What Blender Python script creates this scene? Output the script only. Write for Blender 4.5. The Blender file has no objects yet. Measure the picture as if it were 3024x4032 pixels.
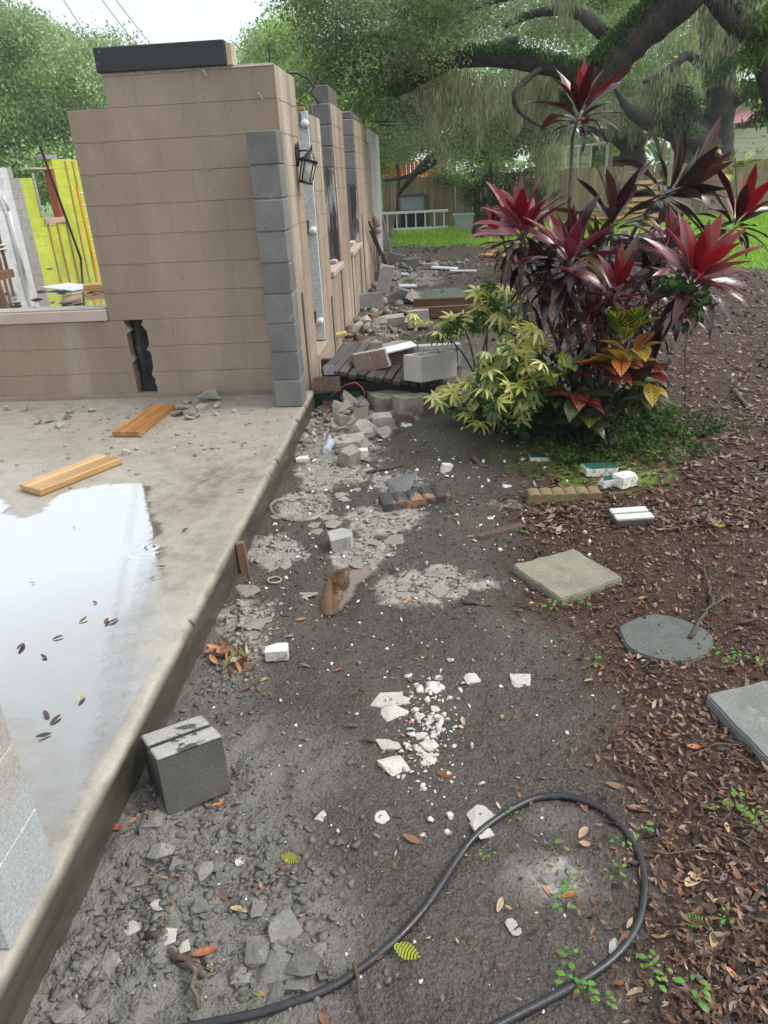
import bpy, bmesh, math, random
import numpy as np
from mathutils import Vector, Matrix, Euler
from math import radians, sin, cos, pi

sc = bpy.context.scene
# ------------------------------------------------------------------ camera
FPX, PIT, ROLL, YAW, CAMZ = 2852.6, 0.43543, -0.05104, -0.07923, 1.729
FW = Vector((sin(YAW)*cos(PIT), cos(YAW)*cos(PIT), -sin(PIT)))
R0 = Vector((cos(YAW), -sin(YAW), 0)); U0 = R0.cross(FW)
RT = R0*cos(ROLL)+U0*sin(ROLL); UP = -R0*sin(ROLL)+U0*cos(ROLL)
cam_d = bpy.data.cameras.new('camera'); cam = bpy.data.objects.new('camera', cam_d)
sc.collection.objects.link(cam); sc.camera = cam
cam_d.sensor_fit = 'HORIZONTAL'; cam_d.sensor_width = 36.0; cam_d.lens = FPX/3024*36
cam_d.clip_start = 0.05; cam_d.clip_end = 2000
m3 = Matrix((RT, UP, -FW)).transposed()
cam.matrix_world = Matrix.Translation((0, 0, CAMZ)) @ m3.to_4x4()
# ------------------------------------------------------------------ sky, sun, exposure
W = bpy.data.worlds.new('World'); sc.world = W; W.use_nodes = True
wn = W.node_tree.nodes; wl = W.node_tree.links; wn.clear()
wo = wn.new('ShaderNodeOutputWorld'); add = wn.new('ShaderNodeAddShader')
b1 = wn.new('ShaderNodeBackground'); b2 = wn.new('ShaderNodeBackground')
sky = wn.new('ShaderNodeTexSky'); sky.sky_type = 'NISHITA'; sky.sun_disc = False
sky.sun_elevation = radians(50); sky.sun_rotation = radians(95); sky.dust_density = 4.0; sky.air_density = 1.0
wl.new(sky.outputs[0], b1.inputs[0]); b1.inputs[1].default_value = 0.05
b2.inputs[0].default_value = (0.90, 0.965, 1.0, 1); b2.inputs[1].default_value = 0.70
wl.new(b1.outputs[0], add.inputs[0]); wl.new(b2.outputs[0], add.inputs[1]); wl.new(add.outputs[0], wo.inputs[0])
sd = bpy.data.lights.new('sun', 'SUN'); sun = bpy.data.objects.new('sun', sd); sc.collection.objects.link(sun)
sd.energy = 1.7; sd.angle = radians(22); sd.color = (1.0, 0.97, 0.93)
sun.rotation_euler = Vector((0.80, 0.02, 0.95)).to_track_quat('Z', 'Y').to_euler()
sc.view_settings.view_transform = 'Standard'; sc.view_settings.look = 'None'
sc.view_settings.exposure = 0.48; sc.view_settings.gamma = 1.0; sc.view_settings.use_curve_mapping = False
sc.cycles.max_bounces = 8; sc.cycles.transparent_max_bounces = 12
sc.cycles.use_denoising = True
sc.cycles.caustics_reflective = False; sc.cycles.caustics_refractive = False
sc.cycles.sample_clamp_indirect = 6

# ------------------------------------------------------------------ helpers
C = sc.collection
S9 = 3024/1659.0
random.seed(7); RNG = np.random.default_rng(11)
def ray(px, py):
    x, y = px*S9, py*S9
    return FW + RT*((x-1512)/FPX) - UP*((y-2016)/FPX)
CAM = Vector((0, 0, CAMZ))
def G(px, py, z=0.0):
    d = ray(px, py); return CAM + d*((z-CAMZ)/d.z)
def FY(px, py, Y):
    d = ray(px, py); return CAM + d*(Y/d.y)
def RX(px, py, X):
    d = ray(px, py); return CAM + d*(X/d.x)
def srgb(r, g, b):
    f = lambda v: ((v/255+0.055)/1.055)**2.4 if v > 10 else v/255/12.92
    return (f(r), f(g), f(b))
def _h(ix, iy, s):
    n = (ix.astype(np.int64)*374761393 + iy.astype(np.int64)*668265263 + s*1442695041) & 0x7fffffff
    n = (n ^ (n >> 13))*1274126177 & 0x7fffffff
    return ((n ^ (n >> 16)) & 0xffff)/65535.0
def vn(x, y, s=0):
    x = np.asarray(x, float); y = np.asarray(y, float)
    ix = np.floor(x); iy = np.floor(y); fx = x-ix; fy = y-iy
    fx = fx*fx*(3-2*fx); fy = fy*fy*(3-2*fy)
    a = _h(ix, iy, s); b = _h(ix+1, iy, s); c = _h(ix, iy+1, s); d = _h(ix+1, iy+1, s)
    return (a*(1-fx)+b*fx)*(1-fy)+(c*(1-fx)+d*fx)*fy
def fbm(x, y, s=0, o=4):
    t = 0; a = .5; n = 0
    x = np.asarray(x, float); y = np.asarray(y, float)
    for i in range(o):
        t = t+a*vn(x*2**i+17*i, y*2**i-9*i, s+i); n += a; a *= .5
    return t/n
def sstep(a, b, x):
    t = np.clip((x-a)/(b-a), 0, 1); return t*t*(3-2*t)

class MB:
    def __init__(s): s.v = []; s.f = []; s.c = []
    def quadv(s, *p):
        n = len(s.v); s.v += [tuple(q) for q in p]; s.f.append(tuple(range(n, n+len(p)))); return s
    def box(s, x0, x1, y0, y1, z0, z1, M=None, jit=0):
        n = len(s.v)
        for z in (z0, z1):
            for x, y in ((x0, y0), (x1, y0), (x1, y1), (x0, y1)):
                p = Vector((x+random.uniform(-jit, jit), y+random.uniform(-jit, jit), z+random.uniform(-jit, jit)))
                s.v.append(tuple(M @ p if M else p))
        for q in ((0, 3, 2, 1), (4, 5, 6, 7), (0, 1, 5, 4), (1, 2, 6, 5), (2, 3, 7, 6), (3, 0, 4, 7)):
            s.f.append(tuple(n+i for i in q))
        return s
    def cbox(s, x0, x1, y0, y1, z0, z1, c=.006, M=None):
        bm = bmesh.new(); bmesh.ops.create_cube(bm, size=1)
        for v in bm.verts: v.co = Vector(((x0+x1)/2+v.co.x*(x1-x0), (y0+y1)/2+v.co.y*(y1-y0), (z0+z1)/2+v.co.z*(z1-z0)))
        bmesh.ops.bevel(bm, geom=bm.edges[:], offset=c, segments=1, affect='EDGES')
        s.addbm(bm, M); return s
    def addbm(s, bm, M=None):
        n = len(s.v); bm.verts.index_update()
        for v in bm.verts: s.v.append(tuple(M @ v.co if M else v.co))
        for f in bm.faces: s.f.append(tuple(n+v.index for v in f.verts))
        bm.free(); return s
    def tube(s, pts, rad, n=8, cap=True):
        pts = [Vector(p) for p in pts]; k = len(pts)
        if not hasattr(rad, '__len__'): rad = [rad]*k
        a = None; base = len(s.v)
        for i in range(k):
            t = (pts[min(i+1, k-1)]-pts[max(i-1, 0)]).normalized()
            if a is None:
                a = t.orthogonal().normalized()
            else:
                a = (a-t*a.dot(t)); a = a.normalized() if a.length > 1e-6 else t.orthogonal().normalized()
            b = t.cross(a)
            for j in range(n):
                w = 2*pi*j/n; s.v.append(tuple(pts[i]+(a*cos(w)+b*sin(w))*rad[i]))
        for i in range(k-1):
            for j in range(n):
                j2 = (j+1) % n
                s.f.append((base+i*n+j, base+i*n+j2, base+(i+1)*n+j2, base+(i+1)*n+j))
        if cap:
            s.f.append(tuple(base+j for j in reversed(range(n)))); s.f.append(tuple(base+(k-1)*n+j for j in range(n)))
        return s
    def lathe(s, prof, n=16, M=None):
        base = len(s.v)
        for r, z in prof:
            for j in range(n):
                p = Vector((r*cos(2*pi*j/n), r*sin(2*pi*j/n), z)); s.v.append(tuple(M @ p if M else p))
        for i in range(len(prof)-1):
            for j in range(n):
                j2 = (j+1) % n
                s.f.append((base+i*n+j, base+i*n+j2, base+(i+1)*n+j2, base+(i+1)*n+j))
        s.f.append(tuple(base+j for j in reversed(range(n)))); s.f.append(tuple(base+(len(prof)-1)*n+j for j in range(n)))
        return s
    def mesh(s, name, mat=None, smooth=False):
        me = bpy.data.meshes.new(name); me.from_pydata(s.v, [], s.f)
        if mat: me.materials.append(mat)
        if smooth: me.polygons.foreach_set('use_smooth', [True]*len(me.polygons))
        me.update(); return me
    def build(s, name, mat, parent=None, smooth=False):
        return obj(name, s.mesh(name, mat, smooth), parent)
def obj(name, me, parent=None, loc=None, rot=None, scl=None):
    o = bpy.data.objects.new(name, me); C.objects.link(o)
    if parent: o.parent = parent
    if loc is not None: o.location = loc
    if rot is not None: o.rotation_euler = rot
    if scl is not None: o.scale = scl
    return o
def tag(o, label, cat, group=None, kind=None):
    o['label'] = label; o['category'] = cat
    if group: o['group'] = group
    if kind: o['kind'] = kind
    return o
def thing(name, label, cat, group=None, loc=(0, 0, 0), rot=None):
    o = obj(name, None, None, loc, rot); return tag(o, label, cat, group)
def bigmesh(name, v, f4, mat, cols=None, smooth=False):
    """numpy mesh; f4 is an (n,4) or (n,3) index array, cols is per-vertex rgb"""
    v = np.asarray(v, np.float32); f4 = np.asarray(f4, np.int32); k = f4.shape[1]
    me = bpy.data.meshes.new(name); me.vertices.add(len(v)); me.vertices.foreach_set('co', v.ravel())
    me.loops.add(f4.size); me.loops.foreach_set('vertex_index', f4.ravel())
    me.polygons.add(len(f4)); me.polygons.foreach_set('loop_start', np.arange(0, f4.size, k, dtype=np.int32))
    me.polygons.foreach_set('loop_total', np.full(len(f4), k, np.int32))
    if smooth: me.polygons.foreach_set('use_smooth', np.ones(len(f4), bool))
    if cols is not None:
        a = me.color_attributes.new('col', 'FLOAT_COLOR', 'POINT')
        a.data.foreach_set('color', np.concatenate([np.asarray(cols, np.float32), np.ones((len(v), 1), np.float32)], 1).ravel())
    me.materials.append(mat); me.update(calc_edges=True); me.validate(); return me

# ------------------------------------------------------------------ materials
def _mix(nt, fac, a, b, mode='MIX'):
    n = nt.nodes.new('ShaderNodeMix'); n.data_type = 'RGBA'; n.blend_type = mode; n.clamp_result = False
    for sock, val in ((n.inputs['Factor'], fac), (n.inputs['A'], a), (n.inputs['B'], b)):
        if hasattr(val, 'is_linked'): nt.links.new(val, sock)
        elif isinstance(val, (int, float)): sock.default_value = val
        else: sock.default_value = (*val[:3], 1)
    return n.outputs['Result']
def _ramp(nt, src, p0, p1, c0=0.0, c1=1.0):
    n = nt.nodes.new('ShaderNodeMapRange'); n.inputs['From Min'].default_value = p0; n.inputs['From Max'].default_value = p1
    n.inputs['To Min'].default_value = c0; n.inputs['To Max'].default_value = c1; nt.links.new(src, n.inputs['Value']); return n.outputs['Result']
def _noise(nt, scale, detail=5, rough=.55, vec=None, dist=0.0):
    n = nt.nodes.new('ShaderNodeTexNoise'); n.inputs['Scale'].default_value = scale; n.inputs['Detail'].default_value = detail
    n.inputs['Roughness'].default_value = rough; n.inputs['Distortion'].default_value = dist
    if vec is not None: nt.links.new(vec, n.inputs['Vector'])
    return n.outputs['Fac']
def _pos(nt, scale=(1, 1, 1), kind='pos'):
    if kind == 'pos':
        g = nt.nodes.new('ShaderNodeNewGeometry'); s = g.outputs['Position']
    else:
        g = nt.nodes.new('ShaderNodeTexCoord'); s = g.outputs['Object']
    m = nt.nodes.new('ShaderNodeMapping'); m.inputs['Scale'].default_value = scale; nt.links.new(s, m.inputs['Vector']); return m.outputs['Vector']
def newmat(name):
    m = bpy.data.materials.new(name); m.use_nodes = True; nt = m.node_tree
    p = nt.nodes['Principled BSDF']; return m, nt, p
def _bump(nt, p, h, strength=.5, dist=.01, prev=None):
    b = nt.nodes.new('ShaderNodeBump'); b.inputs['Strength'].default_value = strength; b.inputs['Distance'].default_value = dist
    nt.links.new(h, b.inputs['Height'])
    if prev is not None: nt.links.new(prev, b.inputs['Normal'])
    nt.links.new(b.outputs['Normal'], p.inputs['Normal']); return b.outputs['Normal']
MATS = {}
def M(name, c1, c2=None, c3=None, scale=6, rough=.7, bump=.3, bscale=40, bdist=.004, streak=False, rand=.15, spec=.4, kind='pos',
      metallic=0, rvar=.15, fc=1.0, stretch=None, c3lo=.58, c3hi=.72, c3scale=None, pits=0):
    """noise-mottled surface: c1<->c2 broad mottling, c3 stains with their own shape"""
    if name in MATS: return MATS[name]
    m, nt, p = newmat(name)
    st = stretch or ((1, 1, .12) if streak else (1, 1, 1))
    v = _pos(nt, st, kind); v1 = _pos(nt, (1, 1, 1), kind)
    n = _noise(nt, scale, 6, .6, v)
    col = _mix(nt, _ramp(nt, n, .3, .7), c1, c2 or [k*.8 for k in c1])
    if c3 is not None:
        n3 = _noise(nt, c3scale or scale*.6, 7, .65, v if streak else v1, .3); col = _mix(nt, _ramp(nt, n3, c3lo, c3hi), col, c3)
    fine = _noise(nt, bscale*1.7, 4, .7, v1)
    col = _mix(nt, 1.0, col, _mix(nt, _ramp(nt, fine, .28, .72), (1-.36*fc, 1-.36*fc, 1-.36*fc), (1+.32*fc, 1+.32*fc, 1+.32*fc)), 'MULTIPLY')
    if pits:
        col = _mix(nt, 1.0, col, _mix(nt, _ramp(nt, _noise(nt, 1.1, 5, .6, v1, .4), .3, .7), (.84, .83, .82), (1.1, 1.1, 1.1)), 'MULTIPLY')
        vp = nt.nodes.new('ShaderNodeTexVoronoi'); vp.inputs['Scale'].default_value = 11; nt.links.new(v1, vp.inputs['Vector'])
        col = _mix(nt, _ramp(nt, vp.outputs['Distance'], .035, .075, pits, 0), col, (.09, .07, .055))
        col = _mix(nt, _ramp(nt, _noise(nt, 5, 7, .7, _pos(nt, (1, 1, .06), kind), .2), .60, .74, 0, .35), col, (.17, .135, .10))
    if rand:
        oi = nt.nodes.new('ShaderNodeObjectInfo')
        mr = _ramp(nt, oi.outputs['Random'], 0, 1, 1-rand, 1+rand); cc = nt.nodes.new('ShaderNodeCombineColor')
        for k in range(3): nt.links.new(mr, cc.inputs[k])
        col = _mix(nt, 1.0, col, cc.outputs[0], 'MULTIPLY')
    nt.links.new(col, p.inputs['Base Color'])
    nt.links.new(_ramp(nt, n, .3, .7, max(.03, rough-rvar), min(1, rough+rvar)), p.inputs['Roughness'])
    p.inputs['Specular IOR Level'].default_value = spec; p.inputs['Metallic'].default_value = metallic
    if bump: _bump(nt, p, _noise(nt, bscale, 6, .7, v1), bump, bdist)
    MATS[name] = m; return m
def Mleaf(name, attr='col', rough=.4, trans=.3, spec=.4, mul=1.0):
    if name in MATS: return MATS[name]
    m, nt, p = newmat(name)
    a = nt.nodes.new('ShaderNodeAttribute'); a.attribute_name = attr
    nt.links.new(a.outputs['Color'], p.inputs['Base Color']); p.inputs['Roughness'].default_value = rough
    p.inputs['Specular IOR Level'].default_value = spec
    if trans:
        t = nt.nodes.new('ShaderNodeBsdfTranslucent'); mx = nt.nodes.new('ShaderNodeMixShader'); mx.inputs[0].default_value = trans
        nt.links.new(a.outputs['Color'], t.inputs['Color']); nt.links.new(p.outputs[0], mx.inputs[1]); nt.links.new(t.outputs[0], mx.inputs[2])
        nt.links.new(mx.outputs[0], nt.nodes['Material Output'].inputs[0])
    MATS[name] = m; return m
def Mwood(name, c1, c2, rough=.6, spec=.4, bump=.3, axis=0, gscale=14):
    """grain runs along the piece's own local axis"""
    if name in MATS: return MATS[name]
    m, nt, p = newmat(name)
    s = [gscale]*3; s[axis] = gscale*.07
    v = _pos(nt, s, 'obj'); oi = nt.nodes.new('ShaderNodeObjectInfo')
    va = nt.nodes.new('ShaderNodeVectorMath'); va.operation = 'ADD'; nt.links.new(v, va.inputs[0]); 
    sc_ = nt.nodes.new('ShaderNodeMath'); sc_.operation = 'MULTIPLY'; sc_.inputs[1].default_value = 37; nt.links.new(oi.outputs['Random'], sc_.inputs[0])
    nt.links.new(sc_.outputs[0], va.inputs[1])
    n = _noise(nt, 1.5, 6, .6, va.outputs[0], .8); n2 = _noise(nt, 6, 4, .6, va.outputs[0], .2)
    col = _mix(nt, _ramp(nt, n, .35, .68), c1, c2); col = _mix(nt, 1, col, _mix(nt, n2, (.7, .7, .7), (1.25, 1.25, 1.25)), 'MULTIPLY')
    mr = _ramp(nt, oi.outputs['Random'], 0, 1, .75, 1.15); cc = nt.nodes.new('ShaderNodeCombineColor')
    for k in range(3): nt.links.new(mr, cc.inputs[k])
    col = _mix(nt, 1.0, col, cc.outputs[0], 'MULTIPLY')
    nt.links.new(col, p.inputs['Base Color']); p.inputs['Roughness'].default_value = rough; p.inputs['Specular IOR Level'].default_value = spec
    _bump(nt, p, n2, bump, .003); MATS[name] = m; return m
TAN = M('tan_paint', (.375, .292, .22), (.275, .213, .158), (.45, .38, .31), scale=2.6, rough=.55, bump=.55, bscale=55, bdist=.003, streak=True, rand=.015, c3lo=.60, c3hi=.82, fc=.35, pits=.7)
TANS = M('tan_paint_weathered', (.44, .345, .262), (.25, .19, .14), (.60, .545, .47), scale=4.2, rough=.6, bump=.6, bscale=55, bdist=.003, streak=True, rand=.04, c3lo=.52, c3hi=.70, fc=.35, pits=.6)
MORT = M('tan_mortar', (.33, .26, .20), (.26, .205, .155), scale=9, rough=.8, bump=.6, bscale=70, bdist=.004, rand=0)
CMU = M('grey_block', (.215, .213, .20), (.155, .154, .148), (.34, .338, .325), scale=5, rough=.85, bump=.9, bscale=120, bdist=.004, rand=.12, c3lo=.60, c3hi=.74)
CMUL = M('pale_block', (.42, .41, .38), (.30, .295, .275), (.20, .195, .18), scale=9, rough=.85, bump=.9, bscale=130, bdist=.004, rand=.1)
GREYP = M('grey_painted_block', (.50, .50, .50), (.42, .42, .425), (.36, .35, .34), scale=3, rough=.6, bump=.4, bscale=60, bdist=.003, streak=True, rand=.06, fc=.35)
CONC = M('concrete_fragment', (.46, .42, .35), (.28, .255, .215), (.13, .115, .10), scale=16, rough=.85, bump=.9, bscale=110, bdist=.005, rand=.35, kind='obj')
LIME = M('limestone_chip', (.80, .77, .70), (.62, .59, .52), (.30, .28, .25), scale=40, rough=.85, bump=.9, bscale=150, bdist=.004, rand=.15, kind='obj', c3lo=.55, c3hi=.62)
CLOD = M('grey_clay_clod', (.215, .205, .182), (.15, .14, .125), (.30, .285, .26), scale=25, rough=.5, bump=.9, bscale=90, bdist=.006, rand=.25, spec=.5)
BLACKP = M('black_paint', (.022, .023, .028), (.035, .036, .04), (.35, .33, .30), scale=3, rough=.5, bump=.4, bscale=60, rand=0, c3lo=.70, c3hi=.74, c3scale=9, fc=.35)
# ------------------------------------------------------------------ ground
SLABZ, SLABX = 0.195, -0.961
def blobs(x, y, L):
    t = np.zeros_like(x, dtype=float)
    for px, py, rx, ry, a in L:
        g = G(px, py); d = ((x-g.x)/rx)**2+((y-g.y)/ry)**2; t = np.maximum(t, a*np.exp(-d*d))
    return t
PALE = [(780, 1195, .16, .17, 1), (900, 1265, .22, .20, 1), (660, 1090, .16, .22, .9), (600, 1190, .2, .2, .85), (540, 1330, .16, .2, .75), (530, 1400, .1, .2, .6),
        (720, 940, .34, .55, 1), (800, 900, .42, .5, .9), (760, 1000, .3, .35, .8), (860, 1040, .2, .2, .6), (830, 1120, .25, .2, .85), (700, 1020, .2, .3, .7), (1000, 1250, .2, .12, .7), (1120, 1090, .25, .1, .35),
        (760, 720, .7, 1.1, .75), (850, 600, 1.2, 2.5, .5), (1200, 1900, .1, .07, .55), (1085, 1090, .2, .12, .3), (950, 1235, .12, .1, .9)]
CLAY = [(250, 2050, .45, .35, 1), (420, 1850, .30, .35, 1), (600, 2050, .22, .25, .9), (430, 1700, .35, .35, .8), (480, 1440, .2, .4, .5), (1180, 1900, .12, .08, .9), (1200, 1770, .10, .06, .4), (640, 1660, .18, .2, .6)]
def mulch_edge(y):
    yy = np.array([0, 1.0, 1.5, 2.1, 2.45, 2.75, 3.15, 3.6, 3.9, 4.6, 5.4, 7, 9, 12, 16, 20, 24])
    xx = np.array([.35, .40, .47, .52, .50, .40, .30, .50, .45, .62, .70, 1.2, 1.0, .9, 1.2, 2., 3.])
    return np.interp(y, yy, xx)
def masks(x, y):
    w = fbm(x*2.2, y*2.2, 5)-.5
    mu = sstep(-.18, .22, x-mulch_edge(y)+w*.55)
    pa = blobs(x, y, PALE)+((fbm(x*5, y*5, 31)-.5)*1.1+(fbm(x*22, y*22, 33, 3)-.5)*.5)*np.clip(blobs(x, y, PALE)*2, 0, 1)-.03
    cl = blobs(x, y, CLAY)
    # lawn starts ~20 m out by the fence, nearer on the open side
    gy = np.interp(x, [-6, -1, 1.0, 2.5, 4.2, 5.5, 8, 12], [20.6, 20.6, 19.6, 17.5, 16.0, 12.6, 11.2, 10.0])
    gr = sstep(-.6, 1.0, y-gy+w*2.5)
    und = np.exp(-(((x-.95)/.75)**2+((y-4.5)/.7)**2)**2)*.8
    return mu*(1-gr), np.clip(pa, 0, 1), np.clip(np.maximum(gr, und*(w+.5)*1.3), 0, 1), np.clip(cl, 0, 1)
POND = [(722, 1290, .12, .22), (770, 1245, .15, .16)]
def gh(x, y):
    x = np.asarray(x, float); y = np.asarray(y, float)
    fade = 1/(1+(y/9)**2)
    h = .05*(fbm(x*.8+3, y*.8, 1)-.5) + .030*(fbm(x*3.5, y*3.5, 2)-.5) + .016*(fbm(x*16, y*16, 3, 3)-.5)*fade
    cl = blobs(x, y, CLAY)
    r = np.abs(fbm(x*7, y*7, 8, 3)-.5)*2; h += cl*(.045*(r)-.008 + .02*(fbm(x*24, y*24, 9, 2)-.5)*.6)
    h += .011*(fbm(x*38, y*38, 12, 2)-.5)*fade
    h += .07*np.exp(-(((x+.02)/.35)**2+((y-5.0)/.5)**2)) + .05*np.exp(-(((x-.35)/.3)**2+((y-4.75)/.35)**2))
    h += .035*np.exp(-((x+.99)/.13)**2)*sstep(5.6, 4.5, y)*(fbm(x*4, y*4, 77)+.2)
    h += .10*np.exp(-(((x+.75)/.35)**2+((y-7.2)/1.6)**2))
    for px, py, rx, ry in POND:
        g = G(px, py); e = np.exp(-(((x-g.x)/rx)**2+((y-g.y)/ry)**2)**2); h = h*(1-e)-.036*e
    return h
def gz(x, y): return float(gh(np.array([x]), np.array([y]))[0])
def geo(a, b, s0, g):
    o = [a]; s = s0
    while (o[-1] < b) if b > a else (o[-1] > b):
        o.append(o[-1]+(s if b > a else -s)); s *= g
    return o
xs = list(reversed(geo(-1.03, -100, .02, 1.12)))[:-1]+list(np.arange(-1.03, 1.7, .0125))+geo(1.7, 100, .014, 1.035)
ys = list(reversed(geo(.85, -60, .02, 1.18)))[:-1]
y = .85
while y < 30: ys.append(y); y += .0075*(max(y, 1)/1.0)**1.15
ys += geo(y, 105, 1.0, 1.25)
X, Y = np.meshgrid(np.array(xs), np.array(ys)); xf = X.ravel(); yf = Y.ravel()
Zf = gh(xf, yf); Zf = np.where(np.hypot(xf, yf-10) > 45, 0, Zf)
inside = (xf < SLABX-.04) & (yf < 5.4) | (xf < -1.06) & (yf < 16.2)
Zf = np.where(inside, -.06, Zf)
nx, ny = len(xs), len(ys); I = np.arange(nx*ny).reshape(ny, nx)
F4 = np.stack([I[:-1, :-1].ravel(), I[:-1, 1:].ravel(), I[1:, 1:].ravel(), I[1:, :-1].ravel()], 1)
mu, pa, gr, cl = masks(xf, yf)

def ground_material():
    m, nt, p = newmat('wet_soil')
    at = nt.nodes.new('ShaderNodeAttribute'); at.attribute_name = 'col'
    sp = nt.nodes.new('ShaderNodeSeparateColor'); nt.links.new(at.outputs['Color'], sp.inputs[0])
    at2 = nt.nodes.new('ShaderNodeAttribute'); at2.attribute_name = 'clay'
    v = _pos(nt)
    n1 = _noise(nt, 2.2, 7, .65, v); n2 = _noise(nt, 18, 6, .7, v); n3 = _noise(nt, 110, 4, .7, v)
    soil = _mix(nt, _ramp(nt, n1, .36, .64), (.026, .021, .0165), (.076, .0625, .050))
    soil = _mix(nt, _ramp(nt, n3, .40, .70), soil, (.118, .10, .082))
    clay = _mix(nt, _ramp(nt, n2, .3, .7), (.135, .128, .113), (.225, .213, .19))
    col = _mix(nt, at2.outputs['Fac'], soil, clay)
    mul = _mix(nt, _ramp(nt, n2, .35, .65), (.030, .018, .012), (.085, .048, .031)); mul = _mix(nt, _ramp(nt, n3, .5, .8), mul, (.16, .105, .075))
    col = _mix(nt, sp.outputs[0], col, mul)
    pal = _mix(nt, _ramp(nt, n2, .3, .68), (.17, .155, .132), (.42, .395, .345))
    pf = nt.nodes.new('ShaderNodeMath'); pf.operation = 'ADD'; nt.links.new(sp.outputs[1], pf.inputs[0])
    nt.links.new(_ramp(nt, n2, 0, 1, -.55, .55), pf.inputs[1])
    col = _mix(nt, _ramp(nt, pf.outputs[0], .30, .62), col, pal)
    gra = _mix(nt, _ramp(nt, n1, .35, .65), (.15, .26, .035), (.22, .36, .05))
    gf = nt.nodes.new('ShaderNodeMath'); gf.operation = 'ADD'; nt.links.new(sp.outputs[2], gf.inputs[0]); nt.links.new(_ramp(nt, n2, 0, 1, -.3, .3), gf.inputs[1])
    col = _mix(nt, _ramp(nt, gf.outputs[0], .35, .75), col, gra)
    nt.links.new(col, p.inputs['Base Color'])
    nt.links.new(_ramp(nt, n2, .3, .7, .30, .80), p.inputs['Roughness']); nt.links.new(_ramp(nt, sp.outputs[0], 0, 1, .5, .2), p.inputs['Specular IOR Level'])
    vo = nt.nodes.new('ShaderNodeTexVoronoi'); vo.inputs['Scale'].default_value = 75; nt.links.new(v, vo.inputs['Vector'])
    vo2 = nt.nodes.new('ShaderNodeTexVoronoi'); vo2.inputs['Scale'].default_value = 160; nt.links.new(v, vo2.inputs['Vector'])
    b1 = _bump(nt, p, n2, .7, .02); b2 = _bump(nt, p, vo.outputs['Distance'], .55, .008, b1); b3 = _bump(nt, p, vo2.outputs['Distance'], .6, .005, b2)
    return m
me = bigmesh('ground', np.stack([xf, yf, Zf], 1), F4, ground_material(), np.stack([mu, pa, gr], 1), True)
a2 = me.attributes.new('clay', 'FLOAT', 'POINT'); a2.data.foreach_set('value', cl.astype(np.float32))
ground = obj('ground', me); ground['kind'] = 'structure'; ground['label'] = 'wet dark soil with mulch and pale limestone patches'

# ------------------------------------------------------------------ porch slab
sx = np.array(list(np.linspace(-5.5, -1.3, 60))+list(np.linspace(-1.27, SLABX-.02, 24))); sy = np.linspace(-.6, 5.62, 360)
X, Y = np.meshgrid(sx, sy); xf = X.ravel(); yf = Y.ravel()
edge = (fbm(yf*3, yf*0+2, 40)-.5)*.012
zf = SLABZ+.003*(fbm(xf*3, yf*3, 41)-.5)
nsx = len(sx); I = np.arange(nsx*len(sy)).reshape(len(sy), nsx)
F4 = np.stack([I[:-1, :-1].ravel(), I[:-1, 1:].ravel(), I[1:, 1:].ravel(), I[1:, :-1].ravel()], 1)
v = np.stack([xf, yf, zf], 1)
prof = [(.012, -.003), (.020, -.012), (.022, -.05), (.022, -.10), (.021, -.15), (.020, -.30)]
base = len(v); last = I[:, -1]
ev = []
for k, (dx, dz) in enumerate(prof):
    chip = (fbm(sy*9, sy*0+k, 45)-.45)*.018*(1 if k < 2 else .25)
    chip -= .02*sstep(.62, .75, fbm(sy*2.3, sy*0, 49))*(1 if k < 2 else 0)*sstep(.5, .8, fbm(sy*20, sy*0, 52)+.1)
    ev.append(np.stack([np.full_like(sy, SLABX-.02+dx)+chip, sy, np.full_like(sy, SLABZ+dz)+chip*.5], 1))
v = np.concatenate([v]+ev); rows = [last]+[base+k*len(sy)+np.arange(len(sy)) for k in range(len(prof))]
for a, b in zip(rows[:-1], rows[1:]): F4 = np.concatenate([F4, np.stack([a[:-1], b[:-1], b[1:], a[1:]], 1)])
def stain(x, y):
    t = np.zeros_like(x)
    for px, py, rx, ry, a in [(470, 1030, .28, .28, 1), (420, 1080, .3, .25, .8), (560, 1000, .15, .35, .5), (120, 900, .7, .35, .45), (400, 980, .4, .3, .4), (420, 1200, .2, .4, .45), (250, 950, .8, .5, .3), (100, 1800, .3, .2, .3)]:
        g = G(px, py, SLABZ); d = ((x-g.x)/rx)**2+((y-g.y)/ry)**2; t = np.maximum(t, a*np.exp(-d))
    return t
wet = np.clip(stain(v[:, 0], v[:, 1]), 0, 1); side = (v[:, 2] < SLABZ-.02).astype(float)
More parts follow.
